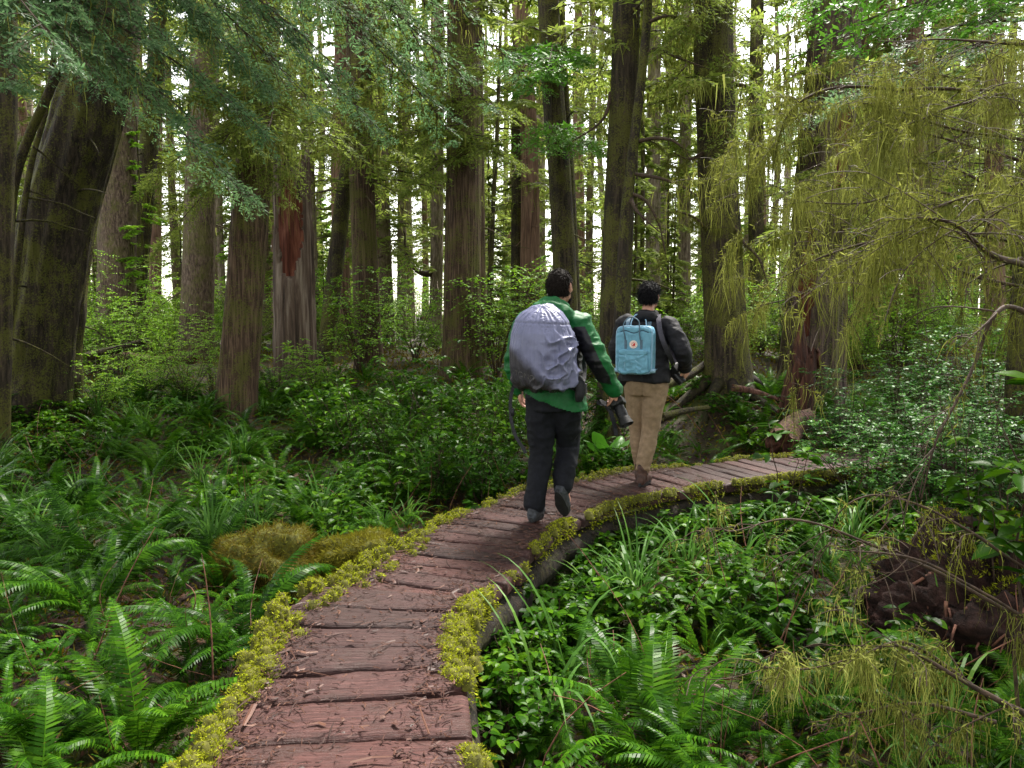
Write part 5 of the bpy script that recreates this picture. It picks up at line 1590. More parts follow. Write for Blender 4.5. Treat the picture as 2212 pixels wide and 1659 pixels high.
v, f = diamonds(P, grg.normal(0, 1, P.shape) * [1, 1, .25], grg.normal(0, 1, P.shape) + [0, 0, 1], grg.uniform(.03, .12, len(P)), grg.uniform(.004, .02, len(P)))
gc.add(v, f, 2)
o = gc.build('ground_cover', [M['salal'], M['moss_orange'], M['fern_dead']], None, smooth=False)
tag(o, 'moss, tiny leaves and dead fronds covering the forest floor', 'ground cover', None, 'stuff')
# thin dead sticks standing and lying in the undergrowth
st = MB()
for q in range(420):
    xy = scatter(1, grg, 11, 2.2, 1.2)[0]
    b = np.r_[xy, float(gz(xy[0], xy[1])) + .02]
    a = grg.uniform(0, 6.28); l = grg.uniform(.2, .8); el = grg.uniform(0, 1.3)
    tt = np.linspace(0, 1, 6)[:, None]
    PP = b + np.array([math.cos(a) * math.cos(el), math.sin(a) * math.cos(el), math.sin(el)]) * l * tt + grg.normal(0, .05, 3) * np.sin(tt * 3)
    v, f = tube(PP, grg.uniform(.0015, .005) * np.linspace(1.2, .4, 6), 4, False)
    st.add(v, f)
o = st.build('dead_twigs', M['root'], None)
tag(o, 'thin dead brown twigs strewn through the undergrowth', 'twigs', None, 'stuff')

# ------------------------------------------------------------------ people and what they carry
from mathutils.bvhtree import BVHTree
def ball(c, rx, ry=None, rz=None, rot=None, n=16):
    ry = ry or rx; rz = rz or rx
    t = np.linspace(0.001, np.pi - .001, n); a = np.linspace(0, 2 * np.pi, 2 * n, endpoint=False)
    T_, A_ = np.meshgrid(t, a, indexing='ij')
    V = np.stack([np.sin(T_) * np.cos(A_) * rx, np.sin(T_) * np.sin(A_) * ry, np.cos(T_) * rz], -1).reshape(-1, 3)
    if rot is not None: V = V @ np.array(rot)[:3, :3].T
    ns = 2 * n
    i, j = np.meshgrid(np.arange(n - 1), np.arange(ns), indexing='ij'); j2 = (j + 1) % ns
    k = np.arange(ns)
    fs = [np.stack([i * ns + j, (i + 1) * ns + j, (i + 1) * ns + j2, i * ns + j2], -1).reshape(-1, 4)]
    V = np.concatenate([V, V[:ns].mean(0)[None], V[-ns:].mean(0)[None]])
    fs += [np.stack([np.full(ns, n * ns), k, (k + 1) % ns], -1), np.stack([np.full(ns, n * ns + 1), (n - 1) * ns + (k + 1) % ns, (n - 1) * ns + k], -1)]
    return V + np.asarray(c, float), fs

def chain(P, r, n=14, k=None):
    """a limb: a tapering tube through P with rounded ends"""
    P = np.asarray(P, float); r = np.asarray(r, float)
    m = k or max(6, 5 * len(P))
    C = spline(P, m) if len(P) > 2 else P[0] + (P[1] - P[0]) * np.linspace(0, 1, m)[:, None]
    rr = np.interp(np.linspace(0, len(P) - 1, m), np.arange(len(P)), r)
    return [tube(C, rr, n), ball(C[0], rr[0], n=10), ball(C[-1], rr[-1], n=10)]

def remesh(parts, voxel, smooth_it=6, fac=.5):
    mb = MB()
    for v, f in parts: mb.add(v, f)
    me = mb.mesh('tmp', M['twig'])
    o = bpy.data.objects.new('tmp', me)
    COL.objects.link(o)
    md = o.modifiers.new('r', 'REMESH'); md.mode = 'VOXEL'; md.voxel_size = voxel
    if smooth_it:
        s = o.modifiers.new('s', 'SMOOTH'); s.iterations = smooth_it; s.factor = fac
    dg = bpy.context.evaluated_depsgraph_get(); dg.update()
    ev = o.evaluated_get(dg)
    m2 = bpy.data.meshes.new_from_object(ev)
    n = len(m2.vertices)
    V = np.empty(n * 3, np.float32); m2.vertices.foreach_get('co', V); V = V.reshape(-1, 3).astype(float)
    Nn = np.empty(n * 3, np.float32); m2.vertices.foreach_get('normal', Nn); Nn = Nn.reshape(-1, 3).astype(float)
    L = np.empty(len(m2.loops), np.int32); m2.loops.foreach_get('vertex_index', L)
    S = np.empty(len(m2.polygons), np.int32); m2.polygons.foreach_get('loop_start', S)
    T_ = np.empty(len(m2.polygons), np.int32); m2.polygons.foreach_get('loop_total', T_)
    q = np.stack([L[S[T_ == 4] + k] for k in range(4)], -1) if (T_ == 4).any() else np.zeros((0, 4), int)
    bpy.data.objects.remove(o); bpy.data.meshes.remove(me); bpy.data.meshes.remove(m2)
    return V, Nn, q

def from_vq(V, q, name, mat, parent, smooth=True):
    u, inv = np.unique(q.ravel(), return_inverse=True)
    return MB().add(V[u], [inv.reshape(-1, 4)]).build(name, mat, parent, smooth)

def folds(V, Nn, amp, sc, seed, ridged=True):
    n = noise(V * np.array(sc) + 0, seed)
    d = (1 - 2 * np.abs(n)) if ridged else n
    d = d + .5 * (1 - 2 * np.abs(noise(V * np.array(sc) * 2.1, seed + 1)))
    return V + Nn * (amp * d)[:, None]

def hand(W, d, palm, side, curl=(25, 35, 25), scale=1.0, spread=.06, thumb_in=.5):
    """W wrist, d towards the knuckles, palm = direction the palm faces, side = +1: thumb towards cross(d, palm)"""
    d = unit(np.array(d, float)); palm = np.array(palm, float); palm = unit(palm - d * palm.dot(d))
    s = np.cross(d, palm) * side
    W = np.array(W, float)
    parts = []
    rot = np.stack([s, palm, d], -1)
    rings = [(W - d * .01, .026 * scale, .020 * scale, rot, 2.2), (W + d * .03 * scale, .034 * scale, .018 * scale, rot, 2.6), (W + d * .07 * scale, .041 * scale, .016 * scale, rot, 2.6), (W + d * .092 * scale, .038 * scale, .012 * scale, rot, 2.4)]
    parts.append(loft(rings, 20))
    for k, (off, l) in enumerate(((.031, .072), (.011, .080), (-.010, .074), (-.030, .058))):
        p = W + d * (.086 - .006 * abs(k - 1)) * scale + s * off * scale
        a = 0
        pts = [p - d * .02]
        dirr = d + s * spread * (1.5 - k)
        pts.append(p)
        for c, f in zip(curl, (.45, .31, .24)):
            a += R(c + k * 3)
            v = unit(dirr) * math.cos(a) + palm * math.sin(a)
            p = p + v * l * f * scale
            pts.append(p)
        parts += chain(pts, np.array([.0095, .0095, .0088, .008, .0068]) * scale, 10, 22)
    b = W + d * .022 * scale + s * .026 * scale + palm * .006
    t1 = b + (d * .55 + s * .62 + palm * .35 * thumb_in) * .042 * scale
    t2 = t1 + (d * .85 + s * .15 + palm * .7 * thumb_in) * .034 * scale
    t3 = t2 + (d * .8 - s * .15 + palm * .8 * thumb_in) * .026 * scale
    parts += chain([b, t1, t2, t3], np.array([.015, .0115, .0100, .0075]) * scale, 10, 18)
    return parts

def head_parts(c, yaw, pitch=0.0, s=1.0):
    """c: centre of the skull; the face looks along local +y turned by yaw"""
    Rm = np.array(Matrix.Rotation(yaw, 3, 'Z') @ Matrix.Rotation(pitch, 3, 'X'))
    c = np.array(c, float)
    w = lambda p: c + Rm @ (np.array(p) * s)
    P = [ball(c, .076 * s, .094 * s, .098 * s, Rm), ball(w((0, .022, -.055)), .062 * s, .072 * s, .072 * s, Rm), ball(w((0, .060, -.092)), .034 * s, .030 * s, .028 * s, Rm),
         ball(w((0, .088, .022)), .058 * s, .012 * s, .012 * s, Rm), ball(w((.036, .072, -.028)), .024 * s, .018 * s, .02 * s, Rm), ball(w((-.036, .072, -.028)), .024 * s, .018 * s, .02 * s, Rm)]
    P += chain([w((0, .090, .012)), w((0, .104, -.018)), w((0, .112, -.036))], np.array([.009, .012, .014]) * s, 10)
    P += [ball(w((.012, .098, -.040)), .009 * s), ball(w((-.012, .098, -.040)), .009 * s)]
    P += chain([w((-.024, .084, -.066)), w((0, .092, -.064)), w((.024, .084, -.066))], np.array([.005, .0075, .005]) * s, 8)
    P += chain([w((-.020, .083, -.075)), w((0, .091, -.076)), w((.020, .083, -.075))], np.array([.005, .0085, .005]) * s, 8)
    for q in (-1, 1):
        er = np.array(Matrix.Rotation(q * R(-22), 3, 'Z'))
        P.append(ball(w((q * .082, -.004, -.012)), .008 * s, .020 * s, .032 * s, Rm @ er))
        P += chain([w((q * .078, .010, .012)), w((q * .090, -.012, .018)), w((q * .092, -.018, -.004)), w((q * .082, -.006, -.038))], np.array([.005, .006, .006, .007]) * s, 8)
    return P, w, Rm

def hair_obj(name, c, Rm, s, parent, mat, seed, vol=1.10, nape=-.07, rough=.05, tuft=0.0, strand=1500, slen=.035):
    rg = np.random.default_rng(seed)
    t = np.linspace(0.001, np.pi * .86, 40); a = np.linspace(0, 2 * np.pi, 72, endpoint=False)
    T_, A_ = np.meshgrid(t, a, indexing='ij')
    D = np.stack([np.sin(T_) * np.cos(A_), np.sin(T_) * np.sin(A_), np.cos(T_)], -1)
    def rad(D):
        base = np.array([.078, .096, .100]) * s
        face = np.clip((D[..., 1] - .30 - .5 * np.clip(D[..., 2] - .25, -1, .6)) / .25, 0, 1)            # nothing over the face
        low = np.clip((nape / .1 - D[..., 2] * 1.0) / .22, 0, 1)
        ear = np.clip(1 - np.abs(np.abs(D[..., 0]) - .95) / .22, 0, 1) * np.clip((.22 - np.abs(D[..., 2] + .12)) / .1, 0, 1) * np.clip((D[..., 1] + .25) / .2, 0, 1)
        cov = 1 - np.maximum(np.maximum(face, low), ear)
        k = .93 + (vol - .93) * sm(cov) + rough * fbm(D * 4.2, 3, seed) * cov + .04 * cov * np.clip(D[..., 2], 0, 1)
        k = k + tuft * np.exp(-(((D[..., 0] - .75) / .3) ** 2 + ((D[..., 2] - .35) / .25) ** 2 + ((D[..., 1] - .35) / .4) ** 2))
        return D * k[..., None] * base, cov
    V, cov = rad(D)
    i, j = np.meshgrid(np.arange(39), np.arange(72), indexing='ij'); j2 = (j + 1) % 72
    mb = MB().add(V.reshape(-1, 3) @ Rm.T + c, [np.stack([i * 72 + j, (i + 1) * 72 + j, (i + 1) * 72 + j2, i * 72 + j2], -1).reshape(-1, 4)])
    d = unit(rg.normal(0, 1, (strand * 3, 3)))
    P, cv = rad(d)
    P, d = P[cv > .75][:strand], d[cv > .75][:strand]
    n = len(P)
    dirn = np.stack([d[:, 0] * .4, -.35 + .6 * d[:, 1], -1.2 + .9 * d[:, 2]], -1) + rg.normal(0, .35, (n, 3)) + d * .45
    sd = unit(np.cross(dirn, d))
    u = unit(dirn)
    l = slen * rg.uniform(.5, 1.2, n)[:, None]
    w = .0022
    V = np.stack([P - sd * w, P + sd * w, P + u * l * .5 + d * .004 - sd * w, P + u * l * .5 + d * .004 + sd * w, P + u * l - d * .002], 1)
    o_ = (np.arange(n) * 5)[:, None]
    mb.add(V.reshape(-1, 3) @ Rm.T + c, [o_ + np.array([[0, 1, 3, 2]]), o_ + np.array([[2, 3, 4]])])
    return mb.build(name, mat, parent)

M['skin'] = plain_mat('skin', (0.42, 0.215, 0.165), 0.5, 0.06, 30.0, 0.05)
M['hair_brown'] = plain_mat('hair_dark_brown', (0.010, 0.007, 0.006), 0.7, 0.3, 60.0, 0.3, 0.08)
M['hair_black'] = plain_mat('hair_black', (0.005, 0.0045, 0.006), 0.65, 0.3, 60.0, 0.3, 0.08)
M['green_nylon'] = plain_mat('green_rain_nylon', (0.006, 0.085, 0.022), 0.55, 0.10, 22.0, 0.25, 0.22)
M['black_nylon'] = plain_mat('black_rain_nylon', (0.007, 0.007, 0.010), 0.45, 0.2, 25.0, 0.3)
M['black_jacket'] = plain_mat('black_softshell', (0.007, 0.0065, 0.010), 0.7, 0.2, 30.0, 0.3)
M['navy_trousers'] = plain_mat('dark_navy_trousers', (0.0045, 0.005, 0.009), 0.85, 0.2, 35.0, 0.25)
M['khaki'] = plain_mat('khaki_cotton', (0.22, 0.15, 0.098), 0.85, 0.10, 30.0, 0.35)
M['boot_grey'] = plain_mat('grey_hiking_shoe', (0.035, 0.037, 0.045), 0.65, 0.25, 40.0, 0.4)
M['boot_sole'] = plain_mat('dark_rubber_sole', (0.018, 0.018, 0.020), 0.7, 0.2, 40.0, 0.3)
M['boot_brown'] = plain_mat('brown_leather_boot', (0.055, 0.026, 0.020), 0.55, 0.25, 30.0, 0.3)
M['sock'] = plain_mat('dark_brown_sock', (0.035, 0.024, 0.020), 0.9, 0.2, 60.0, 0.3)
M['strap'] = plain_mat('black_webbing', (0.012, 0.012, 0.016), 0.6, 0.2, 90.0, 0.3)
M['strap_grey'] = plain_mat('grey_camera_strap', (0.055, 0.050, 0.068), 0.7, 0.15, 90.0, 0.3)
M['cam_black'] = plain_mat('camera_body_black', (0.012, 0.012, 0.013), 0.5, 0.1, 60.0, 0.2)
M['lens_black'] = plain_mat('lens_barrel_black', (0.010, 0.010, 0.012), 0.3, 0.1, 60.0, 0.1)
M['lens_glass'] = plain_mat('lens_glass', (0.012, 0.008, 0.020), 0.06, 0.1, 5.0, 0.0, 0.8)
M['kanvas'] = plain_mat('pale_blue_canvas', (0.125, 0.30, 0.43), 0.6, 0.09, 26.0, 0.35, 0.4)
M['kanvas_trim'] = plain_mat('pale_blue_piping', (0.27, 0.42, 0.58), 0.55, 0.08, 30.0, 0.1)
M['kanvas_dark'] = plain_mat('slate_blue_webbing', (0.085, 0.135, 0.19), 0.65, 0.1, 60.0, 0.2)
M['seam'] = plain_mat('zip_dark_blue', (0.022, 0.035, 0.06), 0.7, 0.1, 60.0, 0.1)  # dark blue of the zip line
M['white_patch'] = plain_mat('white_patch', (0.80, 0.72, 0.66), 0.7, 0.04, 60.0, 0.1)
M['red_patch'] = plain_mat('red_patch', (0.50, 0.022, 0.022), 0.7, 0.06, 60.0, 0.1)
M['eye'] = plain_mat('eye_white', (0.75, 0.72, 0.70), 0.2, 0.03, 20.0, 0.0)
m, nt, N, Lk = new_mat('rain_cover')
tc = N.new('ShaderNodeTexCoord')
sx = N.new('ShaderNodeSeparateXYZ'); Lk.new(tc.outputs['Object'], sx.inputs[0])
n1 = nz(N, Lk, 9.0, 5, .6, tc.outputs['Object'])
n2 = nz(N, Lk, 40.0, 5, .6, tc.outputs['Object'])
# mud and wet smeared over the lower left of the cover
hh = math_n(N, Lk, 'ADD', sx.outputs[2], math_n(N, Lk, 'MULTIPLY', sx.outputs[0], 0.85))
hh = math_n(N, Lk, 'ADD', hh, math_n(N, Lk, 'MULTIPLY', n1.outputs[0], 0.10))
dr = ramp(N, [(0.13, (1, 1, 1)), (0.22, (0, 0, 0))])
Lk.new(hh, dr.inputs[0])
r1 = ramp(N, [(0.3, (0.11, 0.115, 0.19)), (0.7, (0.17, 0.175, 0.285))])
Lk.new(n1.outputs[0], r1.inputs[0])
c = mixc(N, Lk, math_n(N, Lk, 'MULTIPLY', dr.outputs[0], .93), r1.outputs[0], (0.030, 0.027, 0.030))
finish(N, Lk, c, 0.34, n2.outputs[0], 0.15, 0.01, 0.22)
M['cover'] = m

def boot(A, toe, up, name, parent, mat, s=1.0, L=.27):
    """A: ankle; toe: direction heel->toe; up: boot's up"""
    toe = unit(np.array(toe, float)); up = np.array(up, float); up = unit(up - toe * up.dot(toe)); sd = np.cross(toe, up)
    A = np.array(A, float)
    h = A - up * .075 * s
    rot = np.stack([sd, toe, up], -1)
    r2 = np.stack([sd, up, toe], -1)
    rings = []
    for t, w, hh in ((-.085, .024, .028), (-.07, .035, .05), (-.02, .040, .062), (.05, .043, .052), (.11, .046, .040), (.155, .042, .030), (.185, .026, .020)):
        rings.append((h + toe * t * s + up * (hh - .012) * s * .9, w * s, hh * s, r2, 2.3))
    parts = [loft(rings, 20)] + chain([A + up * .06 * s - toe * .02, A - up * .02 * s - toe * .018], np.array([.046, .048]) * s)
    V, Nn, q = remesh(parts, .006, 5)
    V = folds(V, Nn, .0018, (30, 30, 30), 5)
    o = from_vq(V, q, name, M[mat], parent)
    rings = []
    for z in (-.004, .022):
        rings.append(None)
    a = np.linspace(0, 2 * np.pi, 36, endpoint=False)
    pr_ = np.stack([np.cos(a) * np.where(np.sin(a) > 0, .047, .040), np.sin(a) * .143 + .05], -1) * s
    low = h + sd * pr_[:, :1] + toe * pr_[:, 1:] - up * .020 * s
    hi = h + sd * pr_[:, :1] * 1.02 + toe * pr_[:, 1:] + up * .012 * s
    k = np.arange(36)
    VV = np.concatenate([low, hi, [low.mean(0)], [hi.mean(0)]])
    MB().add(VV, [np.stack([k, (k + 1) % 36, 36 + (k + 1) % 36, 36 + k], -1), np.stack([np.full(36, 72), (k + 1) % 36, k], -1), np.stack([np.full(36, 73), 36 + k, 36 + (k + 1) % 36], -1)]).build('sole', M['boot_sole'], o, smooth=False)
    return o

def ribbon(P, w, th, sd, name, mat, parent, n=40, sag=None):
    """flat strap along P; sd: sideways direction(s)"""
    C = spline(np.array(P, float), n)
    T = unit(np.gradient(C, axis=0))
    S = np.broadcast_to(np.asarray(sd, float), C.shape)
    S = unit(S - T * (S * T).sum(-1, keepdims=True))
    U = np.cross(T, S)
    V = np.stack([C - S * w / 2 - U * th / 2, C + S * w / 2 - U * th / 2, C + S * w / 2 + U * th / 2, C - S * w / 2 + U * th / 2], 1).reshape(-1, 3)
    i, j = np.meshgrid(np.arange(n - 1), np.arange(4), indexing='ij'); j2 = (j + 1) % 4
    q = np.stack([i * 4 + j, i * 4 + j2, (i + 1) * 4 + j2, (i + 1) * 4 + j], -1).reshape(-1, 4)
    e = np.array([[3, 2, 1, 0], [n * 4 - 4, n * 4 - 3, n * 4 - 2, n * 4 - 1]])
    return MB().add(V, [np.concatenate([q, e])]).build(name, M[mat], parent, smooth=False)

def person(pos, rot, label):
    return empty('person', pos, label, 'person', None, rot)

def dslr(loc, basis, label, lens_len=.12, hood=True):
    """basis columns: right, lens axis, up of the camera"""
    root = empty('camera', loc, label, 'camera')
    B = Matrix(np.array(basis).tolist())
    root.rotation_euler = B.to_euler()
    I = np.eye(3)
    rX = np.stack([[0, 1, 0], [0, 0, 1], [1, 0, 0]], -1).astype(float)
    body = [loft([((x, 0, 0), d_, .048, rX, 5) for x, d_ in ((-.068, .020), (-.064, .026), (.03, .028), (.036, .040), (.066, .040), (.070, .030))], 24),
            loft([((0, 0, .035), .034, .030, None, 4), ((0, .004, .058), .028, .028, None, 4), ((0, .006, .070), .020, .022, None, 3)], 20),
            loft([((.05, .012, .045), .013, .013), ((.05, .012, .054), .012, .012)], 16)]
    V, Nn, q = remesh(body, .003, 2)
    from_vq(V, q, 'camera_body', M['cam_black'], root)
    rY = np.stack([[1, 0, 0], [0, 0, 1], [0, 1, 0]], -1).astype(float)
    def cyl(prof, name, mat, par=root):
        v, f = loft([((-.01, y, -.006), r_, r_, rY) for y, r_ in prof], 32)
        return MB().add(v, f).build(name, M[mat], par, smooth=False)
    L = lens_len
    ln = cyl([(.024, .036), (.03, .038), (.03 + L * .3, .038), (.031 + L * .3, .041), (.03 + L * .7, .041), (.031 + L * .7, .039), (.03 + L, .039), (.03 + L, .031), (.026 + L, .030)], 'lens', 'lens_black')
    cyl([(.024 + L, .030), (.028 + L, .026), (.030 + L, .012)], 'front_glass', 'lens_glass', ln)
    if hood:
        y0 = .03 + L
        v, f = loft([((-.01, y0 - .012, -.006), .0405, .0405, rY), ((-.01, y0 + .045, -.006), .052, .052, rY), ((-.01, y0 + .045, -.006), .049, .049, rY), ((-.01, y0 - .008, -.006), .0385, .0385, rY)], 32, False)
        MB().add(v, f).build('lens_hood', M['cam_black'], ln, smooth=False)
    return root

# ---------------- nearer hiker: green jacket, grey pack cover
P1, A1 = (0.29, 5.62, -.022), R(-22)
h1 = person(P1, A1, 'person in a green rain jacket and dark trousers walking away, camera in the right hand')
HC = (0.03, .05, 1.672)
hp, hw, HR = head_parts(HC, R(-10), R(4), 1.04)
SR, ER, WR = (.20, .0, 1.405), (.345, -.03, 1.15), (.425, .09, .945)
SL, EL, WL = (-.20, 0, 1.405), (-.295, .0, 1.13), (-.285, .09, .93)
HPR, KNR, ANR = (.09, 0, .90), (.055, .19, .53), (.06, .06, .235)
HPL, KNL, ANL = (-.085, 0, .90), (-.090, .02, .49), (-.115, -.06, .105)
body = hp + chain([(0.012, .012, 1.44), (.022, .028, 1.56), (.028, .035, 1.62)], [.066, .056, .056])
body += [loft([((0, 0, .84), .12, .09), ((0, 0, .95), .15, .10), ((0, 0, 1.12), .14, .095), ((0, 0, 1.32), .17, .105), ((0, 0, 1.43), .13, .08), ((.01, .01, 1.47), .06, .055)], 24)]
for S_, E_, W_ in ((SR, ER, WR), (SL, EL, WL)): body += chain([S_, E_, W_], [.052, .040, .028])
for H_, K_, A_ in ((HPR, KNR, ANR), (HPL, KNL, ANL)): body += chain([H_, K_, A_], [.085, .055, .04])
body += chain([ANL, (ANL[0], ANL[1] + .14, .04)], [.034, .03]) + chain([ANR, (ANR[0] + .01, ANR[1] + .06, .13)], [.034, .03])
body += hand(WR, (.02, .55, -.85), (-.9, .1, -.1), -1, (48, 62, 40), 1.02, .04, .8)
body += hand(WL, (.0, .25, -1), (.9, .1, 0), 1, (22, 30, 22), 1.0)
V, Nn, q = remesh(body, .0055, 3)
from_vq(V, q, 'body', M['skin'], h1)
for s_ in (-1, 1):
    v, f = ball(hw((s_ * .031, .083, .0)), .011); e_ = MB().add(v, f).build('eye', M['eye'], h1)
    v, f = ball(hw((s_ * .031, .092, .0)), .005); MB().add(v, f).build('iris', M['hair_brown'], e_)
hair_obj('hair', np.array(HC), HR, 1.04, h1, M['hair_brown'], 3, 1.10, -.056, .03, 0, 1500, .022)
# short beard along the jaw
rg = np.random.default_rng(4)
d_ = unit(rg.normal(0, 1, (9000, 3)) * [1, 1, .8] + [0, .35, -.7])
k_ = (d_[:, 2] < -.42) & (d_[:, 1] > -.05)
d_ = d_[k_][:2600]
jw = np.array([0, .024, -.050]) + d_ * np.array([.066, .078, .078])
v, f = diamonds((jw * 1.04) @ HR.T + np.array(HC), (d_ * .6 + [0, .1, -.8] + rg.normal(0, .3, d_.shape)) @ HR.T, rg.normal(0, 1, d_.shape), .014, .0035)
tag(MB().add(v, f).build('beard', M['hair_brown'], h1, smooth=False), kind='stuff')
# jacket
jk = [loft([((0.02, -.01, .80), .225, .150, None, 2.4), ((0.01, -.005, .90), .215, .150, None, 2.4), ((0, 0, 1.05), .200, .140, None, 2.3), ((0, 0, 1.22), .205, .140), ((0, 0, 1.34), .215, .135), ((0, 0, 1.42), .185, .110), ((.01, .01, 1.475), .105, .085), ((.015, .02, 1.515), .082, .078)], 30)]
for S_, E_, W_ in ((SR, ER, WR), (SL, EL, WL)):
    S_, E_, W_ = np.array(S_), np.array(E_), np.array(W_)
    jk += chain([S_ * [.8, 1, 1], S_, E_, W_ - (W_ - E_) * .02], [.075, .085, .068, .050])
hood_c = [(-.11, -.045, 1.47), (-.06, -.10, 1.505), (.03, -.115, 1.505), (.115, -.07, 1.475), (.13, .0, 1.455)]
jk += chain(hood_c, [.040, .055, .060, .055, .035])
jk += chain([(-.09, -.03, 1.525), (-.04, -.075, 1.56), (.04, -.075, 1.56), (.095, -.02, 1.53)], [.026, .030, .030, .026])
V, Nn, q = remesh(jk, .0075, 6)
V = folds(V, Nn, .009, (7, 7, 11), 31)
V = folds(V, Nn, .0035, (20, 20, 26), 37)
C_ = V[q].mean(1)
def armx(z, S_, E_, W_): return np.interp(-z, [-S_[2], -E_[2], -W_[2]], [S_[0], E_[0], W_[0]])
ax_ = armx(C_[:, 2], SR, ER, WR); ay_ = np.interp(-C_[:, 2], [-SR[2], -ER[2], -WR[2]], [SR[1], ER[1], WR[1]])
wob = .012 * noise(C_ * 9, 3)
panel = (C_[:, 2] > 1.0 + wob) & (C_[:, 2] < 1.385 + wob) & (C_[:, 0] > .13) & (C_[:, 0] + .35 * (C_[:, 1] - ay_) < ax_ + .012 + wob) & (C_[:, 1] < .06)
panel |= (np.abs(C_[:, 2] - 1.43) < .035) & (C_[:, 0] > .10) & (C_[:, 0] < .2) & (C_[:, 1] > .0)
low_hem = C_[:, 2] < .80 + .34 * np.clip(.20 - C_[:, 0], 0, .42) + .01 * noise(C_ * 14, 9)
low_hem &= np.abs(C_[:, 0]) < .26
jo = from_vq(V, q[~panel & ~low_hem], 'jacket', M['green_nylon'], h1)
from_vq(V, q[panel & ~low_hem], 'black_panel', M['black_nylon'], jo)
# trousers
tr = [loft([((0, -.005, .80), .165, .125, None, 2.3), ((0, -.01, .90), .180, .130, None, 2.3), ((0, 0, 1.00), .165, .115), ((0, 0, 1.04), .15, .10)], 28)]
for H_, K_, A_ in ((HPR, KNR, ANR), (HPL, KNL, ANL)):
    H_, K_, A_ = map(np.array, (H_, K_, A_))
    tr += chain([H_ - [0, 0, .02], (H_ + K_) / 2 + [0, -.01, 0], K_, (K_ + A_) / 2 + [0, -.012, 0], A_ + [0, -.005, .02]], [.115, .100, .082, .074, .066])
V, Nn, q = remesh(tr, .008, 6)
V = folds(V, Nn, .010, (7, 7, 9), 51); V = folds(V, Nn, .0022, (20, 20, 26), 53)
from_vq(V, q, 'trousers', M['navy_trousers'], h1)
boot(ANL, (-.08, 1, 0), (0, 0, 1), 'hiking_shoe', h1, 'boot_grey')
boot((ANR[0], ANR[1] - .005, ANR[2] - .02), (.0, .62, -.72), (0, .75, .62), 'hiking_shoe', h1, 'boot_grey')

def loc1(p, P=P1, A=A1):
    c, s = math.cos(A), math.sin(A)
    return np.array([P[0] + p[0] * c - p[1] * s, P[1] + p[0] * s + p[1] * c, P[2] + p[2]])
def dir1(d, A=A1):
    c, s = math.cos(A), math.sin(A)
    return np.array([d[0] * c - d[1] * s, d[0] * s + d[1] * c, d[2]])

# pack under its rain cover
pk = empty('backpack', loc1((.01, -.27, .985)), 'large backpack under a shiny grey rain cover on the back of the green jacket', 'backpack', None, A1)
rings = []
for z, rx, ry, pw, dy in ((-.01, .09, .07, 2.2, .02), (.0, .155, .105, 2.5, .015), (.05, .210, .135, 2.6, .005), (.14, .228, .15, 2.6, 0), (.26, .224, .155, 2.5, 0), (.36, .205, .15, 2.4, .005), (.44, .178, .135, 2.3, .02), (.50, .135, .11, 2.2, .04), (.545, .075, .07, 2.1, .06), (.56, .02, .02, 2, .07)):
    rings.append(((.0 - .02 * (z / .5) ** 2 + .012, dy, z), rx, ry, None, pw))
V, Nn, q = remesh([loft(rings, 48)], .0065, 8)
th = np.arctan2(V[:, 1], V[:, 0])
pleat = 1 - 2 * np.abs(noise(np.stack([th * 5.5, V[:, 2] * 1.4, 0 * th], -1), 3))
pleat2 = 2 * (1 - np.abs(noise(np.stack([th * 15, V[:, 2] * 1.2, 0 * th], -1), 8))) ** 6 - .6
crease = 2.2 * (1 - np.abs(noise(np.stack([V[:, 0] * 12 + V[:, 2] * 6, V[:, 1] * 12, V[:, 2] * 14 - V[:, 0] * 8], -1), 5))) ** 5 - .5
crum = np.clip((V[:, 0] - .02) / .10, 0, 1) * np.clip((.40 - V[:, 2]) / .12, 0, 1)
crum = np.maximum(crum, .8 * np.clip((.08 - V[:, 2]) / .06, 0, 1))
big = 1 - 2 * np.abs(noise(V * [6, 6, 4.5], 14))
V = V + Nn * (.0055 * pleat + -.0045 * pleat2 + .008 * big + (.018 * crease + .010 * (1 - 2 * np.abs(noise(V * 22, 6)))) * crum)[:, None]
seam_z = .44 - .10 * (V[:, 0] + .2) * .4
V = V - Nn * (.006 * np.exp(-((V[:, 2] - seam_z) / .006) ** 2))[:, None]
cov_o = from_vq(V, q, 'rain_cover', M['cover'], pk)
bv = BVHTree.FromPolygons([tuple(p) for p in V], [tuple(int(x) for x in f) for f in q])
# faint printing on the cover
def text_mesh(s, size):
    cu = bpy.data.curves.new('t', 'FONT'); cu.body = s; cu.size = size; cu.align_x = 'CENTER'; cu.align_y = 'CENTER'; cu.resolution_u = 3
    o = bpy.data.objects.new('t', cu); COL.objects.link(o)
    dg = bpy.context.evaluated_depsgraph_get(); dg.update()
    me = bpy.data.meshes.new_from_object(o.evaluated_get(dg))
    v = np.array([list(x.co) for x in me.vertices]).reshape(-1, 3); f = [np.array([list(p.vertices)]) for p in me.polygons]
    bpy.data.objects.remove(o); bpy.data.curves.remove(cu); bpy.data.meshes.remove(me)
    return v, f
v, f = text_mesh('TONO', .05)
vv = []
for x, y, _ in v:
    X, Z = x - .07, y + .085 - .25 * (x)
    h_ = bv.ray_cast(Vector((X, -.6, Z)), Vector((0, 1, 0)))
    vv.append((X, (h_[0].y if h_[0] else -.14) - .0025, Z))
M['print'] = plain_mat('faint_grey_print', (0.085, 0.080, 0.082), 0.5, 0.2, 40.0, 0.1)
MB().add(np.array(vv), f).build('lettering', M['print'], cov_o, smooth=False)
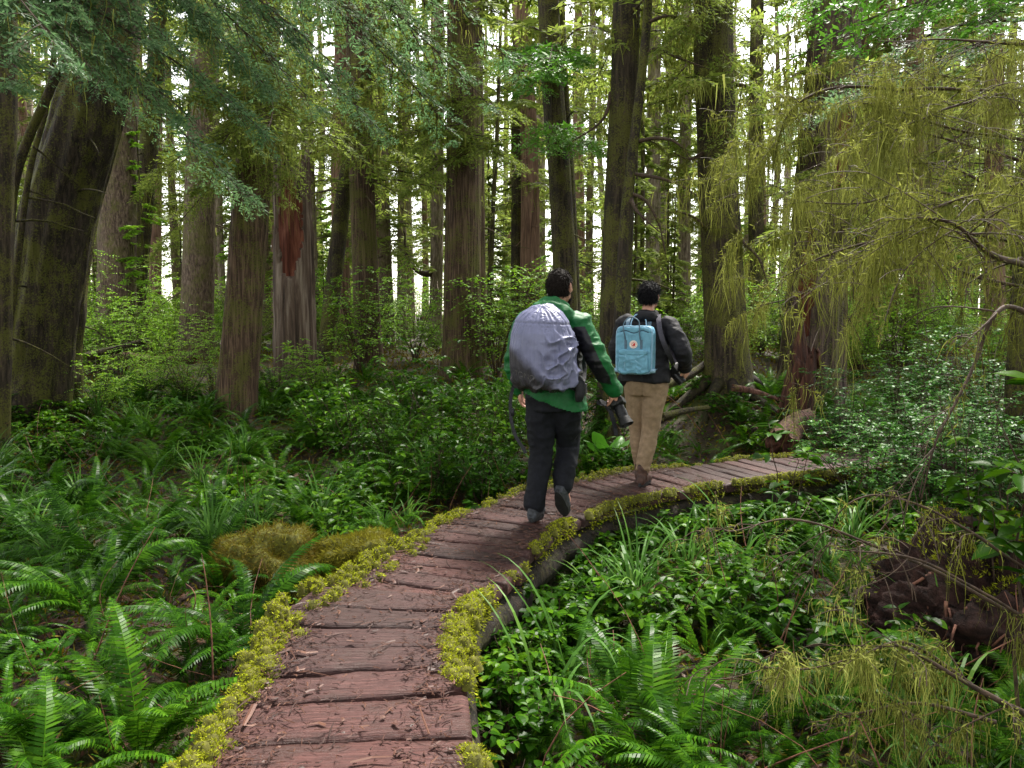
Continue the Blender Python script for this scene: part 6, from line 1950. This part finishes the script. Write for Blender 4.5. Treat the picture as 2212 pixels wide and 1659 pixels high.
for s_ in (-1, 1):
    ribbon([(s_ * .085, .14, .10), (s_ * .115, .17, .02), (s_ * .19, .27, .0), (s_ * .17, .40, .12), (s_ * .12, .43, .30), (s_ * .10, .36, .46), (s_ * .09, .23, .515), (s_ * .07, .12, .44)], .05, .012, (1, 0, 0), 'shoulder_strap', 'strap', pk)
ribbon([(-.20, .08, .01), (-.20, .20, -.02), (-.21, .33, -.03), (-.1, .43, -.03), (0, .435, -.03), (.1, .43, -.03), (.215, .33, -.03), (.225, .20, -.02), (.20, .06, .02)], .07, .014, (0, 0, 1), 'hip_belt', 'strap', pk)
MB().add(*loft([((.235, .10, -.10), .02, .04), ((.238, .12, -.05), .032, .07), ((.232, .12, .03), .03, .07), ((.22, .10, .07), .018, .045)], 16)).build('belt_pocket', M['strap'], pk)
ribbon([(-.20, .02, .03), (-.215, -.02, -.08), (-.20, -.05, -.22), (-.165, -.06, -.33), (-.105, -.06, -.42), (-.09, -.06, -.45)], .024, .004, (.8, .4, 0), 'loose_strap', 'strap', pk)
MB().add(*loft([((-.20, -.035, -.15), .018, .008), ((-.197, -.04, -.20), .018, .008)], 12)).build('buckle', M['strap'], pk)

# camera held by its grip, lens pointing down to the right
cp = loc1((.415, .155, .845)); lens_ax = unit(np.array([.34, -.42, -.80])); rt = unit(np.cross(lens_ax, np.array([0.35, .8, -.2]))); rt = -rt if rt[0] > 0 else rt
upc = np.cross(rt, lens_ax)
cam1 = dslr(cp, np.stack([rt, lens_ax, upc], -1), 'black camera with a wide lens hood held in the right hand of the nearer hiker', .10)
Minv = np.linalg.inv(np.stack([rt, lens_ax, upc], -1))
def to_cam(p, c, Mi): return Mi @ (np.array(p) - c)
wp = [cp + d for d in ((-.06, -.02, .0), (-.12, -.03, .005), (-.105, -.02, .018), (-.055, -.03, -.02), (-.025, -.05, -.10), (-.005, -.05, -.18), (.0, -.05, -.22))]
ribbon([to_cam(p, cp, Minv) for p in wp], .032, .004, Minv @ np.array([.75, .5, .4]), 'neck_strap', 'strap', cam1)

# ---------------- farther hiker: black jacket, pale blue square pack
P2, A2 = (1.155, 6.83, -.018), R(-24)
h2 = person(P2, A2, 'person in a black jacket and khaki trousers walking ahead with a blue backpack')
HC2 = (.0, .055, 1.632)
hp, hw, HR = head_parts(HC2, R(-8), R(8), 1.0)
SR, ER, WR = (.195, .0, 1.375), (.325, -.075, 1.16), (.315, .09, 1.015)
SL, EL, WL = (-.195, 0, 1.375), (-.27, .02, 1.12), (-.16, .20, 1.02)
HPR, KNR, ANR = (.085, 0, .87), (.045, -.015, .49), (.0, -.07, .10)
HPL, KNL, ANL = (-.085, 0, .87), (-.085, .06, .48), (-.06, .08, .12)
body = hp + chain([(0, .01, 1.40), (0, .03, 1.52), (0, .04, 1.58)], [.062, .052, .052])
body += [loft([((0, 0, .82), .115, .085), ((0, 0, .92), .14, .095), ((0, 0, 1.08), .13, .09), ((0, 0, 1.28), .16, .10), ((0, 0, 1.39), .125, .078), ((.0, .01, 1.43), .058, .052)], 24)]
for S_, E_, W_ in ((SR, ER, WR), (SL, EL, WL)): body += chain([S_, E_, W_], [.048, .038, .027])
for H_, K_, A_ in ((HPR, KNR, ANR), (HPL, KNL, ANL)): body += chain([H_, K_, A_], [.08, .052, .038])
body += chain([ANL, (ANL[0], ANL[1] + .14, .05)], [.034, .03]) + chain([ANR, (ANR[0], ANR[1] + .14, .04)], [.034, .03])
body += hand(WR, (.0, .55, -.80), (-.75, .3, .2), -1, (18, 32, 22), .98, .09, .4)
body += hand(WL, (.55, .5, -.1), (.2, .1, -1), 1, (40, 50, 35), .98)
V, Nn, q = remesh(body, .0055, 3)
from_vq(V, q, 'body', M['skin'], h2)
for s_ in (-1, 1):
    v, f = ball(hw((s_ * .030, .080, .0)), .0105); e_ = MB().add(v, f).build('eye', M['eye'], h2)
    v, f = ball(hw((s_ * .030, .089, .0)), .005); MB().add(v, f).build('iris', M['hair_black'], e_)
hair_obj('hair', np.array(HC2), HR, 1.0, h2, M['hair_black'], 9, 1.17, -.048, .05, .22, 1800, .026)
jk = [loft([((-.01, -.01, .90), .215, .145, None, 2.3), ((-.005, -.005, .97), .20, .14, None, 2.3), ((0, 0, 1.08), .185, .13), ((0, 0, 1.22), .195, .13), ((0, 0, 1.32), .21, .125), ((0, 0, 1.39), .175, .105), ((0, .01, 1.44), .10, .08), ((0, .02, 1.50), .073, .072)], 30)]
for S_, E_, W_ in ((SR, ER, WR), (SL, EL, WL)):
    S_, E_, W_ = np.array(S_), np.array(E_), np.array(W_)
    jk += chain([S_ * [.8, 1, 1], S_, E_, W_ - (W_ - E_) * .05], [.075, .080, .064, .046])
jk += chain([(-.085, -.03, 1.43), (-.04, -.085, 1.455), (.04, -.085, 1.455), (.085, -.03, 1.43)], [.030, .038, .038, .030])
jk += chain([(-.19, -.03, .915), (-.225, .02, .895)], [.05, .035])
V, Nn, q = remesh(jk, .0075, 6)
V = folds(V, Nn, .009, (7, 7, 11), 71); V = folds(V, Nn, .0022, (24, 24, 30), 77)
from_vq(V, q, 'jacket', M['black_jacket'], h2)
tr = [loft([((0, -.005, .78), .155, .118, None, 2.3), ((0, -.012, .87), .172, .128, None, 2.3), ((0, 0, .97), .155, .11), ((0, 0, 1.01), .14, .095)], 28)]
for H_, K_, A_ in ((HPR, KNR, ANR), (HPL, KNL, ANL)):
    H_, K_, A_ = map(np.array, (H_, K_, A_))
    tr += chain([H_ - [0, 0, .02], (H_ + K_) / 2 + [0, -.01, 0], K_, (K_ + A_) / 2 + [0, -.012, 0], A_ + [0, 0, .055]], [.105, .092, .074, .066, .056])
V, Nn, q = remesh(tr, .007, 5)
low_ = np.clip((.62 - V[:, 2]) / .3, 0, 1)
V = folds(V, Nn, .005, (8, 8, 9), 81)
V = V + Nn * (.0035 * (1 - 2 * np.abs(noise(V * [11, 11, 24] + V[:, [2, 0, 1]] * 9, 83))) * (.35 + low_))[:, None]
V = V - Nn * (.012 * np.exp(-(V[:, 0] / .012) ** 2) * (V[:, 1] < -.05) * (V[:, 2] > .74) * (V[:, 2] < .97))[:, None]
to = from_vq(V, q, 'trousers', M['khaki'], h2)
boot(ANR, (.02, 1, 0), (0, 0, 1), 'boot', h2, 'boot_brown')
boot(ANL, (.0, 1, -.05), (0, .05, 1), 'boot', h2, 'boot_brown')
for A_ in (ANR, ANL):
    v, f = tube([np.array(A_) + [0, -.018, .0], np.array(A_) + [0, -.012, .09]], .047, 20)
    MB().add(v, f).build('sock', M['sock'], h2)

# pale blue square backpack
kb = empty('backpack', loc1((-.045, -.19, .975), P2, A2), 'pale blue square canvas backpack with top handles and a round red patch', 'backpack', None, A2)
W2, D2, H2 = .155, .065, .40
rX = np.stack([[1, 0, 0], [0, 0, 1], [0, 1, 0]], -1).astype(float)
def slab(cx, cz, w, h, y0, y1, rr=6.0, bul=.012, n=48, m=7):
    rings = []
    ys = np.linspace(y0, y1, m)
    for i, y in enumerate(ys):
        t = i / (m - 1)
        k = 1 - .07 * (abs(2 * t - 1) ** 6)
        rings.append(((cx, y, cz), w * k, h * k, rX, rr))
    return loft(rings, n)
body_k = slab(0, H2 / 2, W2, H2 / 2, -D2, D2, 7)
V, Nn, q = remesh([body_k], .005, 4)
V = folds(V, Nn, .0038, (11, 11, 10), 91); V = folds(V, Nn, .0016, (34, 34, 34), 93)
# sag of the flap line across the top front
V = V - Nn * (.006 * np.exp(-((V[:, 2] - (.352 - .010 * np.cos(V[:, 0] * 42))) / .005) ** 2) * (V[:, 1] < -.03))[:, None]
ko = from_vq(V, q, 'pack_body', M['kanvas'], kb)
kbv = BVHTree.FromPolygons([tuple(p) for p in V], [tuple(int(x) for x in f) for f in q])
def on_front(x, z, off=.002, y=None):
    h_ = kbv.ray_cast(Vector((x, -.5, z)), Vector((0, 1, 0)))
    return np.array([x, (h_[0].y if h_[0] is not None else -D2) - off, z])
# zip line and piping
zl = [on_front(x, .352 - .010 * math.cos(x * 42), .0015) for x in np.linspace(-.115, .125, 30)]
MB().add(*tube(zl, .0035, 6)).build('zip', M['seam'], ko)
a = np.linspace(0, 2 * np.pi, 80)
def rr_path(w, h, pw, y, cz):
    ca, sa = np.cos(a), np.sin(a)
    return np.stack([np.sign(ca) * np.abs(ca) ** (2 / pw) * w, np.full_like(a, y), np.sign(sa) * np.abs(sa) ** (2 / pw) * h + cz], -1)
for y in (-D2 * .86, D2 * .8):
    MB().add(*tube(rr_path(W2 * .985, H2 / 2 * .985, 7, y, H2 / 2), .0042, 6, False)).build('piping', M['kanvas_trim'], ko)
# front pocket with a flap, slack and creased
V, Nn, q = remesh([slab(0, .095, .118, .090, -D2 - .026, -D2 + .03, 6)], .0045, 4)
V = folds(V, Nn, .006, (9, 9, 16), 97); V = V + Nn * (.004 * (1 - 2 * np.abs(noise(np.stack([V[:, 0] * 18 + V[:, 2] * 22, V[:, 1] * 5, V[:, 2] * 20 - V[:, 0] * 14], -1), 5))))[:, None]
po = from_vq(V, q, 'front_pocket', M['kanvas'], kb)
V, Nn, q = remesh([slab(0, .182, .122, .022, -D2 - .034, -D2 + .01, 4)], .004, 4)
V = V + Nn * (.003 * noise(V * [30, 10, 10], 3))[:, None]
from_vq(V, q, 'pocket_flap', M['kanvas'], po)
for x0, x1, z0, z1 in ((-.055, -.075, .165, .03), (.05, -.01, .16, .085), (.02, .09, .12, .075)):
    MB().add(*tube(np.array([(x0, -D2 - .033, z0), ((x0 + x1) / 2, -D2 - .031, (z0 + z1) / 2 - .004), (x1, -D2 - .031, z1)]), .0022, 5)).build('crease', M['kanvas_trim'], po)
# handles
HAND = lambda y, dx, top: [(-.062 + dx, y, .285), (-.068 + dx, y - .012, .34), (-.078 + dx, y - .01, .395), (-.062 + dx, y, .445), (0 + dx - .012, y + .006, top), (.048 + dx, y, .445), (.058 + dx, y - .006, .39), (.060 + dx, y - .008, .34), (.066 + dx, y, .285)]
MB().add(*tube(spline(np.array(HAND(-D2 - .008, -.008, .474)), 40), .0052, 8)).build('handle', M['kanvas_dark'], kb)
MB().add(*tube(spline(np.array([(-.06, D2 - .01, .37), (-.058, D2 + .0, .43), (-.03, D2, .485), (.02, D2, .498), (.062, D2, .46), (.072, D2, .40), (.072, D2 - .01, .36)]), 40), .0055, 8)).build('handle', M['kanvas_trim'], kb)
for s_ in (-1, 1):
    for z0, z1 in ((.21, .285),):
        ribbon([on_front(s_ * .066, z0, .003), on_front(s_ * .066, (z0 + z1) / 2, .004), on_front(s_ * .066, z1, .004)], .022, .003, (1, 0, 0), 'webbing_tab', 'kanvas_dark', kb, 12)
    ribbon([(s_ * .09, D2 - .005, .36), (s_ * .095, D2 + .03, .44), (s_ * .10, D2 + .14, .475), (s_ * .115, D2 + .24, .40), (s_ * .14, D2 + .27, .26), (s_ * .19, D2 + .20, .13), (s_ * .17, D2 + .06, .06), (s_ * .14, D2 - .01, .03)], .034, .006, (1, 0, 0), 'shoulder_strap', 'kanvas_dark', kb)
    MB().add(*loft([((s_ * .145, -.01, .012), .026, .03, None, 5), ((s_ * .148, -.012, .045), .026, .03, None, 5)], 16)).build('corner_tab', M['kanvas_trim'], kb)
# round emblem: white disc, red ring lettering and a red centre with a curled fox
lc = on_front(.0, .248, .004); ly = lc[1] - .001
def disc(r, y, n=40):
    t = np.linspace(0, 2 * np.pi, n, endpoint=False)
    V = np.concatenate([np.stack([np.cos(t) * r, 0 * t + y, np.sin(t) * r + lc[2]], -1), np.stack([np.cos(t) * r, 0 * t + y + .004, np.sin(t) * r + lc[2]], -1), [[0, y, lc[2]]]])
    k = np.arange(n)
    return V, [np.stack([k, (k + 1) % n, np.full(n, 2 * n)], -1), np.stack([k, n + k, n + (k + 1) % n, (k + 1) % n], -1)]
kp = empty('emblem', (0, 0, 0), None, None); kp.parent = kb; 
lp = MB().add(*disc(.0335, ly)).build('emblem_disc', M['white_patch'], kp, smooth=False)
MB().add(*disc(.0165, ly - .0012)).build('emblem_centre', M['red_patch'], kp, smooth=False)
tx = MB()
def arc_text(s, r, a0, step, size, flip):
    for i, ch in enumerate(s):
        an = a0 + step * (i - (len(s) - 1) / 2)
        v, f = text_mesh(ch, size)
        if not len(v): continue
        t = an
        x, z = v[:, 0], v[:, 1]
        if not flip:
            cx, cz = math.cos(t) * r, math.sin(t) * r; rot = t - math.pi / 2
        else:
            cx, cz = math.cos(t) * r, math.sin(t) * r; rot = t + math.pi / 2
        X = cx + x * math.cos(rot) - z * math.sin(rot); Z = cz + x * math.sin(rot) + z * math.cos(rot)
        tx.add(np.stack([X, 0 * X + ly - .0014, Z + lc[2]], -1), f)
arc_text('FJÄLLRÄVEN', .0250, math.pi / 2, -R(20.5), .0115, False)
arc_text('KÅNKEN', .0250, -math.pi / 2, R(20.5), .0115, True)
tx.build('emblem_lettering', M['red_patch'], kp, smooth=False)
t = np.linspace(.6, 5.0, 24)
fx = np.stack([np.cos(t) * .0085 * (1 - .06 * t) - .001, 0 * t + ly - .0028, np.sin(t) * .0085 * (1 - .06 * t) + lc[2]], -1)
MB().add(*tube(fx, .0011 + .0022 * np.sin(np.linspace(0.15, np.pi, 24)), 6)).build('emblem_fox', M['white_patch'], kp)

# camera at the right hip on a strap over the shoulder
cp = loc1((.215, .10, .985), P2, A2)
lens_ax = unit(np.array([.62, -.30, -.72])); upc = np.array([.4, .7, .5]); upc = unit(upc - lens_ax * upc.dot(lens_ax)); rt = np.cross(lens_ax, upc)
cam2 = dslr(cp, np.stack([rt, lens_ax, upc], -1), 'black camera hanging at the right hip of the hiker with the blue backpack', .095, False)
Minv = np.linalg.inv(np.stack([rt, lens_ax, upc], -1))
wl = [loc1(p, P2, A2) for p in ((.215, .07, 1.05), (.21, -.04, 1.12), (.185, -.135, 1.22), (.150, -.137, 1.32), (.125, -.10, 1.42), (.10, .0, 1.468), (.09, .09, 1.42), (.12, .15, 1.28), (.19, .16, 1.12), (.215, .13, 1.05))]
ribbon([to_cam(p, cp, Minv) for p in wl], .040, .005, Minv @ dir1((1, .2, .25), A2), 'neck_strap', 'strap_grey', cam2, 70)

# ------------------------------------------------------------------ labels that single out each repeat by what it stands next to
ORD = ['nearest', 'second nearest', 'third nearest', 'fourth nearest', 'fifth nearest', 'sixth nearest', 'seventh nearest', 'eighth nearest', 'ninth nearest', 'tenth nearest', 'eleventh nearest', 'twelfth nearest']
ORD += [w + ' nearest' for w in ('thirteenth', 'fourteenth', 'fifteenth', 'sixteenth', 'seventeenth', 'eighteenth', 'nineteenth', 'twentieth')]
ORD += ['twenty %s nearest' % w for w in ('first', 'second', 'third', 'fourth', 'fifth', 'sixth', 'seventh', 'eighth', 'ninth')]
NTH = ['first', 'second', 'third', 'fourth', 'fifth', 'sixth', 'seventh', 'eighth', 'ninth', 'tenth', 'eleventh', 'twelfth', 'thirteenth', 'fourteenth', 'fifteenth', 'sixteenth', 'seventeenth', 'eighteenth', 'nineteenth', 'twentieth']
def here(px, py, z=-.3): return on_plane(px, py, z)[:2]
MARKS = [(here(560, 1255), 'the large ochre moss mound'), (here(765, 1225), 'the smaller ochre moss mound'), (TREES['T1'][3][:2], 'the massive leaning trunk'), (TREES['T5'][3][:2], 'the dark fissured leaning trunk'),
         (np.array([-4.1, 14.6]), 'the broken grey snag'), (TREES['Tl2'][3][:2], 'the dark trunk cut by the frame'), (here(300, 1600), 'the largest fern by the planks'), (here(112, 1430), 'the bright folded paddle leaf'),
         (here(520, 1075), 'the bright paddle leaves in the fern bed'), (here(1010, 1075), 'the tall sedge at the path edge'), (TREES['T17'][3][:2], 'the large rooted tree'), (here(1745, 930), 'the short broken red log'),
         (here(1320, 1000), 'the paddle leaf cluster beside the khaki trousers'), (here(1420, 1690), 'the large fern at the bottom'), (np.array([2.85, 4.3]), 'the dark root mass'), (here(1700, 1130), 'the sapling with large drooping leaves'),
         (here(1230, 1480), 'the long arching grass blades'), (here(1560, 1075), 'the green moss hummock'), (here(1290, 1330), 'the small sedge below the green shrubs'), (here(850, 1000), 'the sedge with dry stalks'),
         (here(60, 1180), 'the tall arching fern at the left border'), (here(2090, 1500), 'the bright fern before the root mass'), (here(1640, 1600), 'the fern with a hanging frond'), (here(370, 900), 'the lit skunk cabbage'),
         (TREES['T15'][3][:2], 'the large dark trunk between the hikers'), (here(1900, 1130), 'the grass below the evergreen shrubs'), (here(200, 1350), 'the big fern beside the paddle leaf')]
def relabel_near(groups, noun):
    obs = [o for o in COL.objects if o.parent is None and o.get('group') in groups]
    by = {}
    for o in obs:
        p = np.array([o.location.x, o.location.y])
        d = [np.linalg.norm(p - m[0]) for m in MARKS]
        k = int(np.argmin(d))
        by.setdefault(k, []).append((d[k], o))
    for k, lst in by.items():
        lst.sort(key=lambda t: t[0])
        for i, (d, o) in enumerate(lst):
            if i < len(ORD): o['label'] = noun + ' ' + ORD[i] + ' to ' + MARKS[k][1]
            else: o['label'] = noun + ' well away from ' + MARKS[k][1]
relabel_near({g for g in (o.get('group') for o in COL.objects) if g and 'fern' in g}, 'green sword fern')
relabel_near({g for g in (o.get('group') for o in COL.objects) if g and 'leafy plants' in g}, 'low shiny leaved plant')
relabel_near({'sedge tufts in the left bed', 'sedge tufts right of the boardwalk'}, 'arching sedge tuft')
REF = [('T1', 'massive leaning trunk'), ('T2', 'trunk behind the leaning one'), ('T4', 'broad mossy footed trunk'), ('T5', 'dark fissured trunk'), ('T8', 'straight grey brown trunk'), ('T10', 'trunk with the curved limb'),
       ('T11', 'big straight cedar'), ('T13', 'mossy green trunk'), ('T14', 'trunk behind the green jacket'), ('T15', 'dark trunk between the hikers'), ('T17', 'large rooted tree'), ('Tr1', 'slim brown trunk'), ('Tr2', 'broad pinkish trunk'), ('Tr3', 'brown trunk at the right edge')]
def px_of(p): return 1106 + FPX * p[0] / p[1] * 1.0
RX = sorted((px_of(TREES[k][3]), n) for k, n in REF)
def relabel_far(groups, noun_of):
    by = {}
    for o in [o for o in COL.objects if o.parent is None and o.get('group') in groups]:
        x = px_of(o.location)
        k = int(np.argmin([abs(x - r[0]) for r in RX]))
        by.setdefault((k, x > RX[k][0], o.get('group')), []).append((abs(x - RX[k][0]), o))
    for (k, right, g), lst in by.items():
        lst.sort(key=lambda t: t[0])
        for i, (d, o) in enumerate(lst):
            o['label'] = '%s, %s to the %s of the %s' % (noun_of[g], NTH[min(i, 19)], 'right' if right else 'left', RX[k][1])
relabel_far({'slender middle distance conifers', 'thin far conifers', 'farthest thin conifers', 'young hemlocks among the far trunks', 'shrubs at the back of the forest'},
            {'slender middle distance conifers': 'slender mid-distance conifer', 'thin far conifers': 'thin far conifer', 'farthest thin conifers': 'thinnest farthest conifer', 'young hemlocks among the far trunks': 'young feathery hemlock', 'shrubs at the back of the forest': 'hazy green background shrub'})
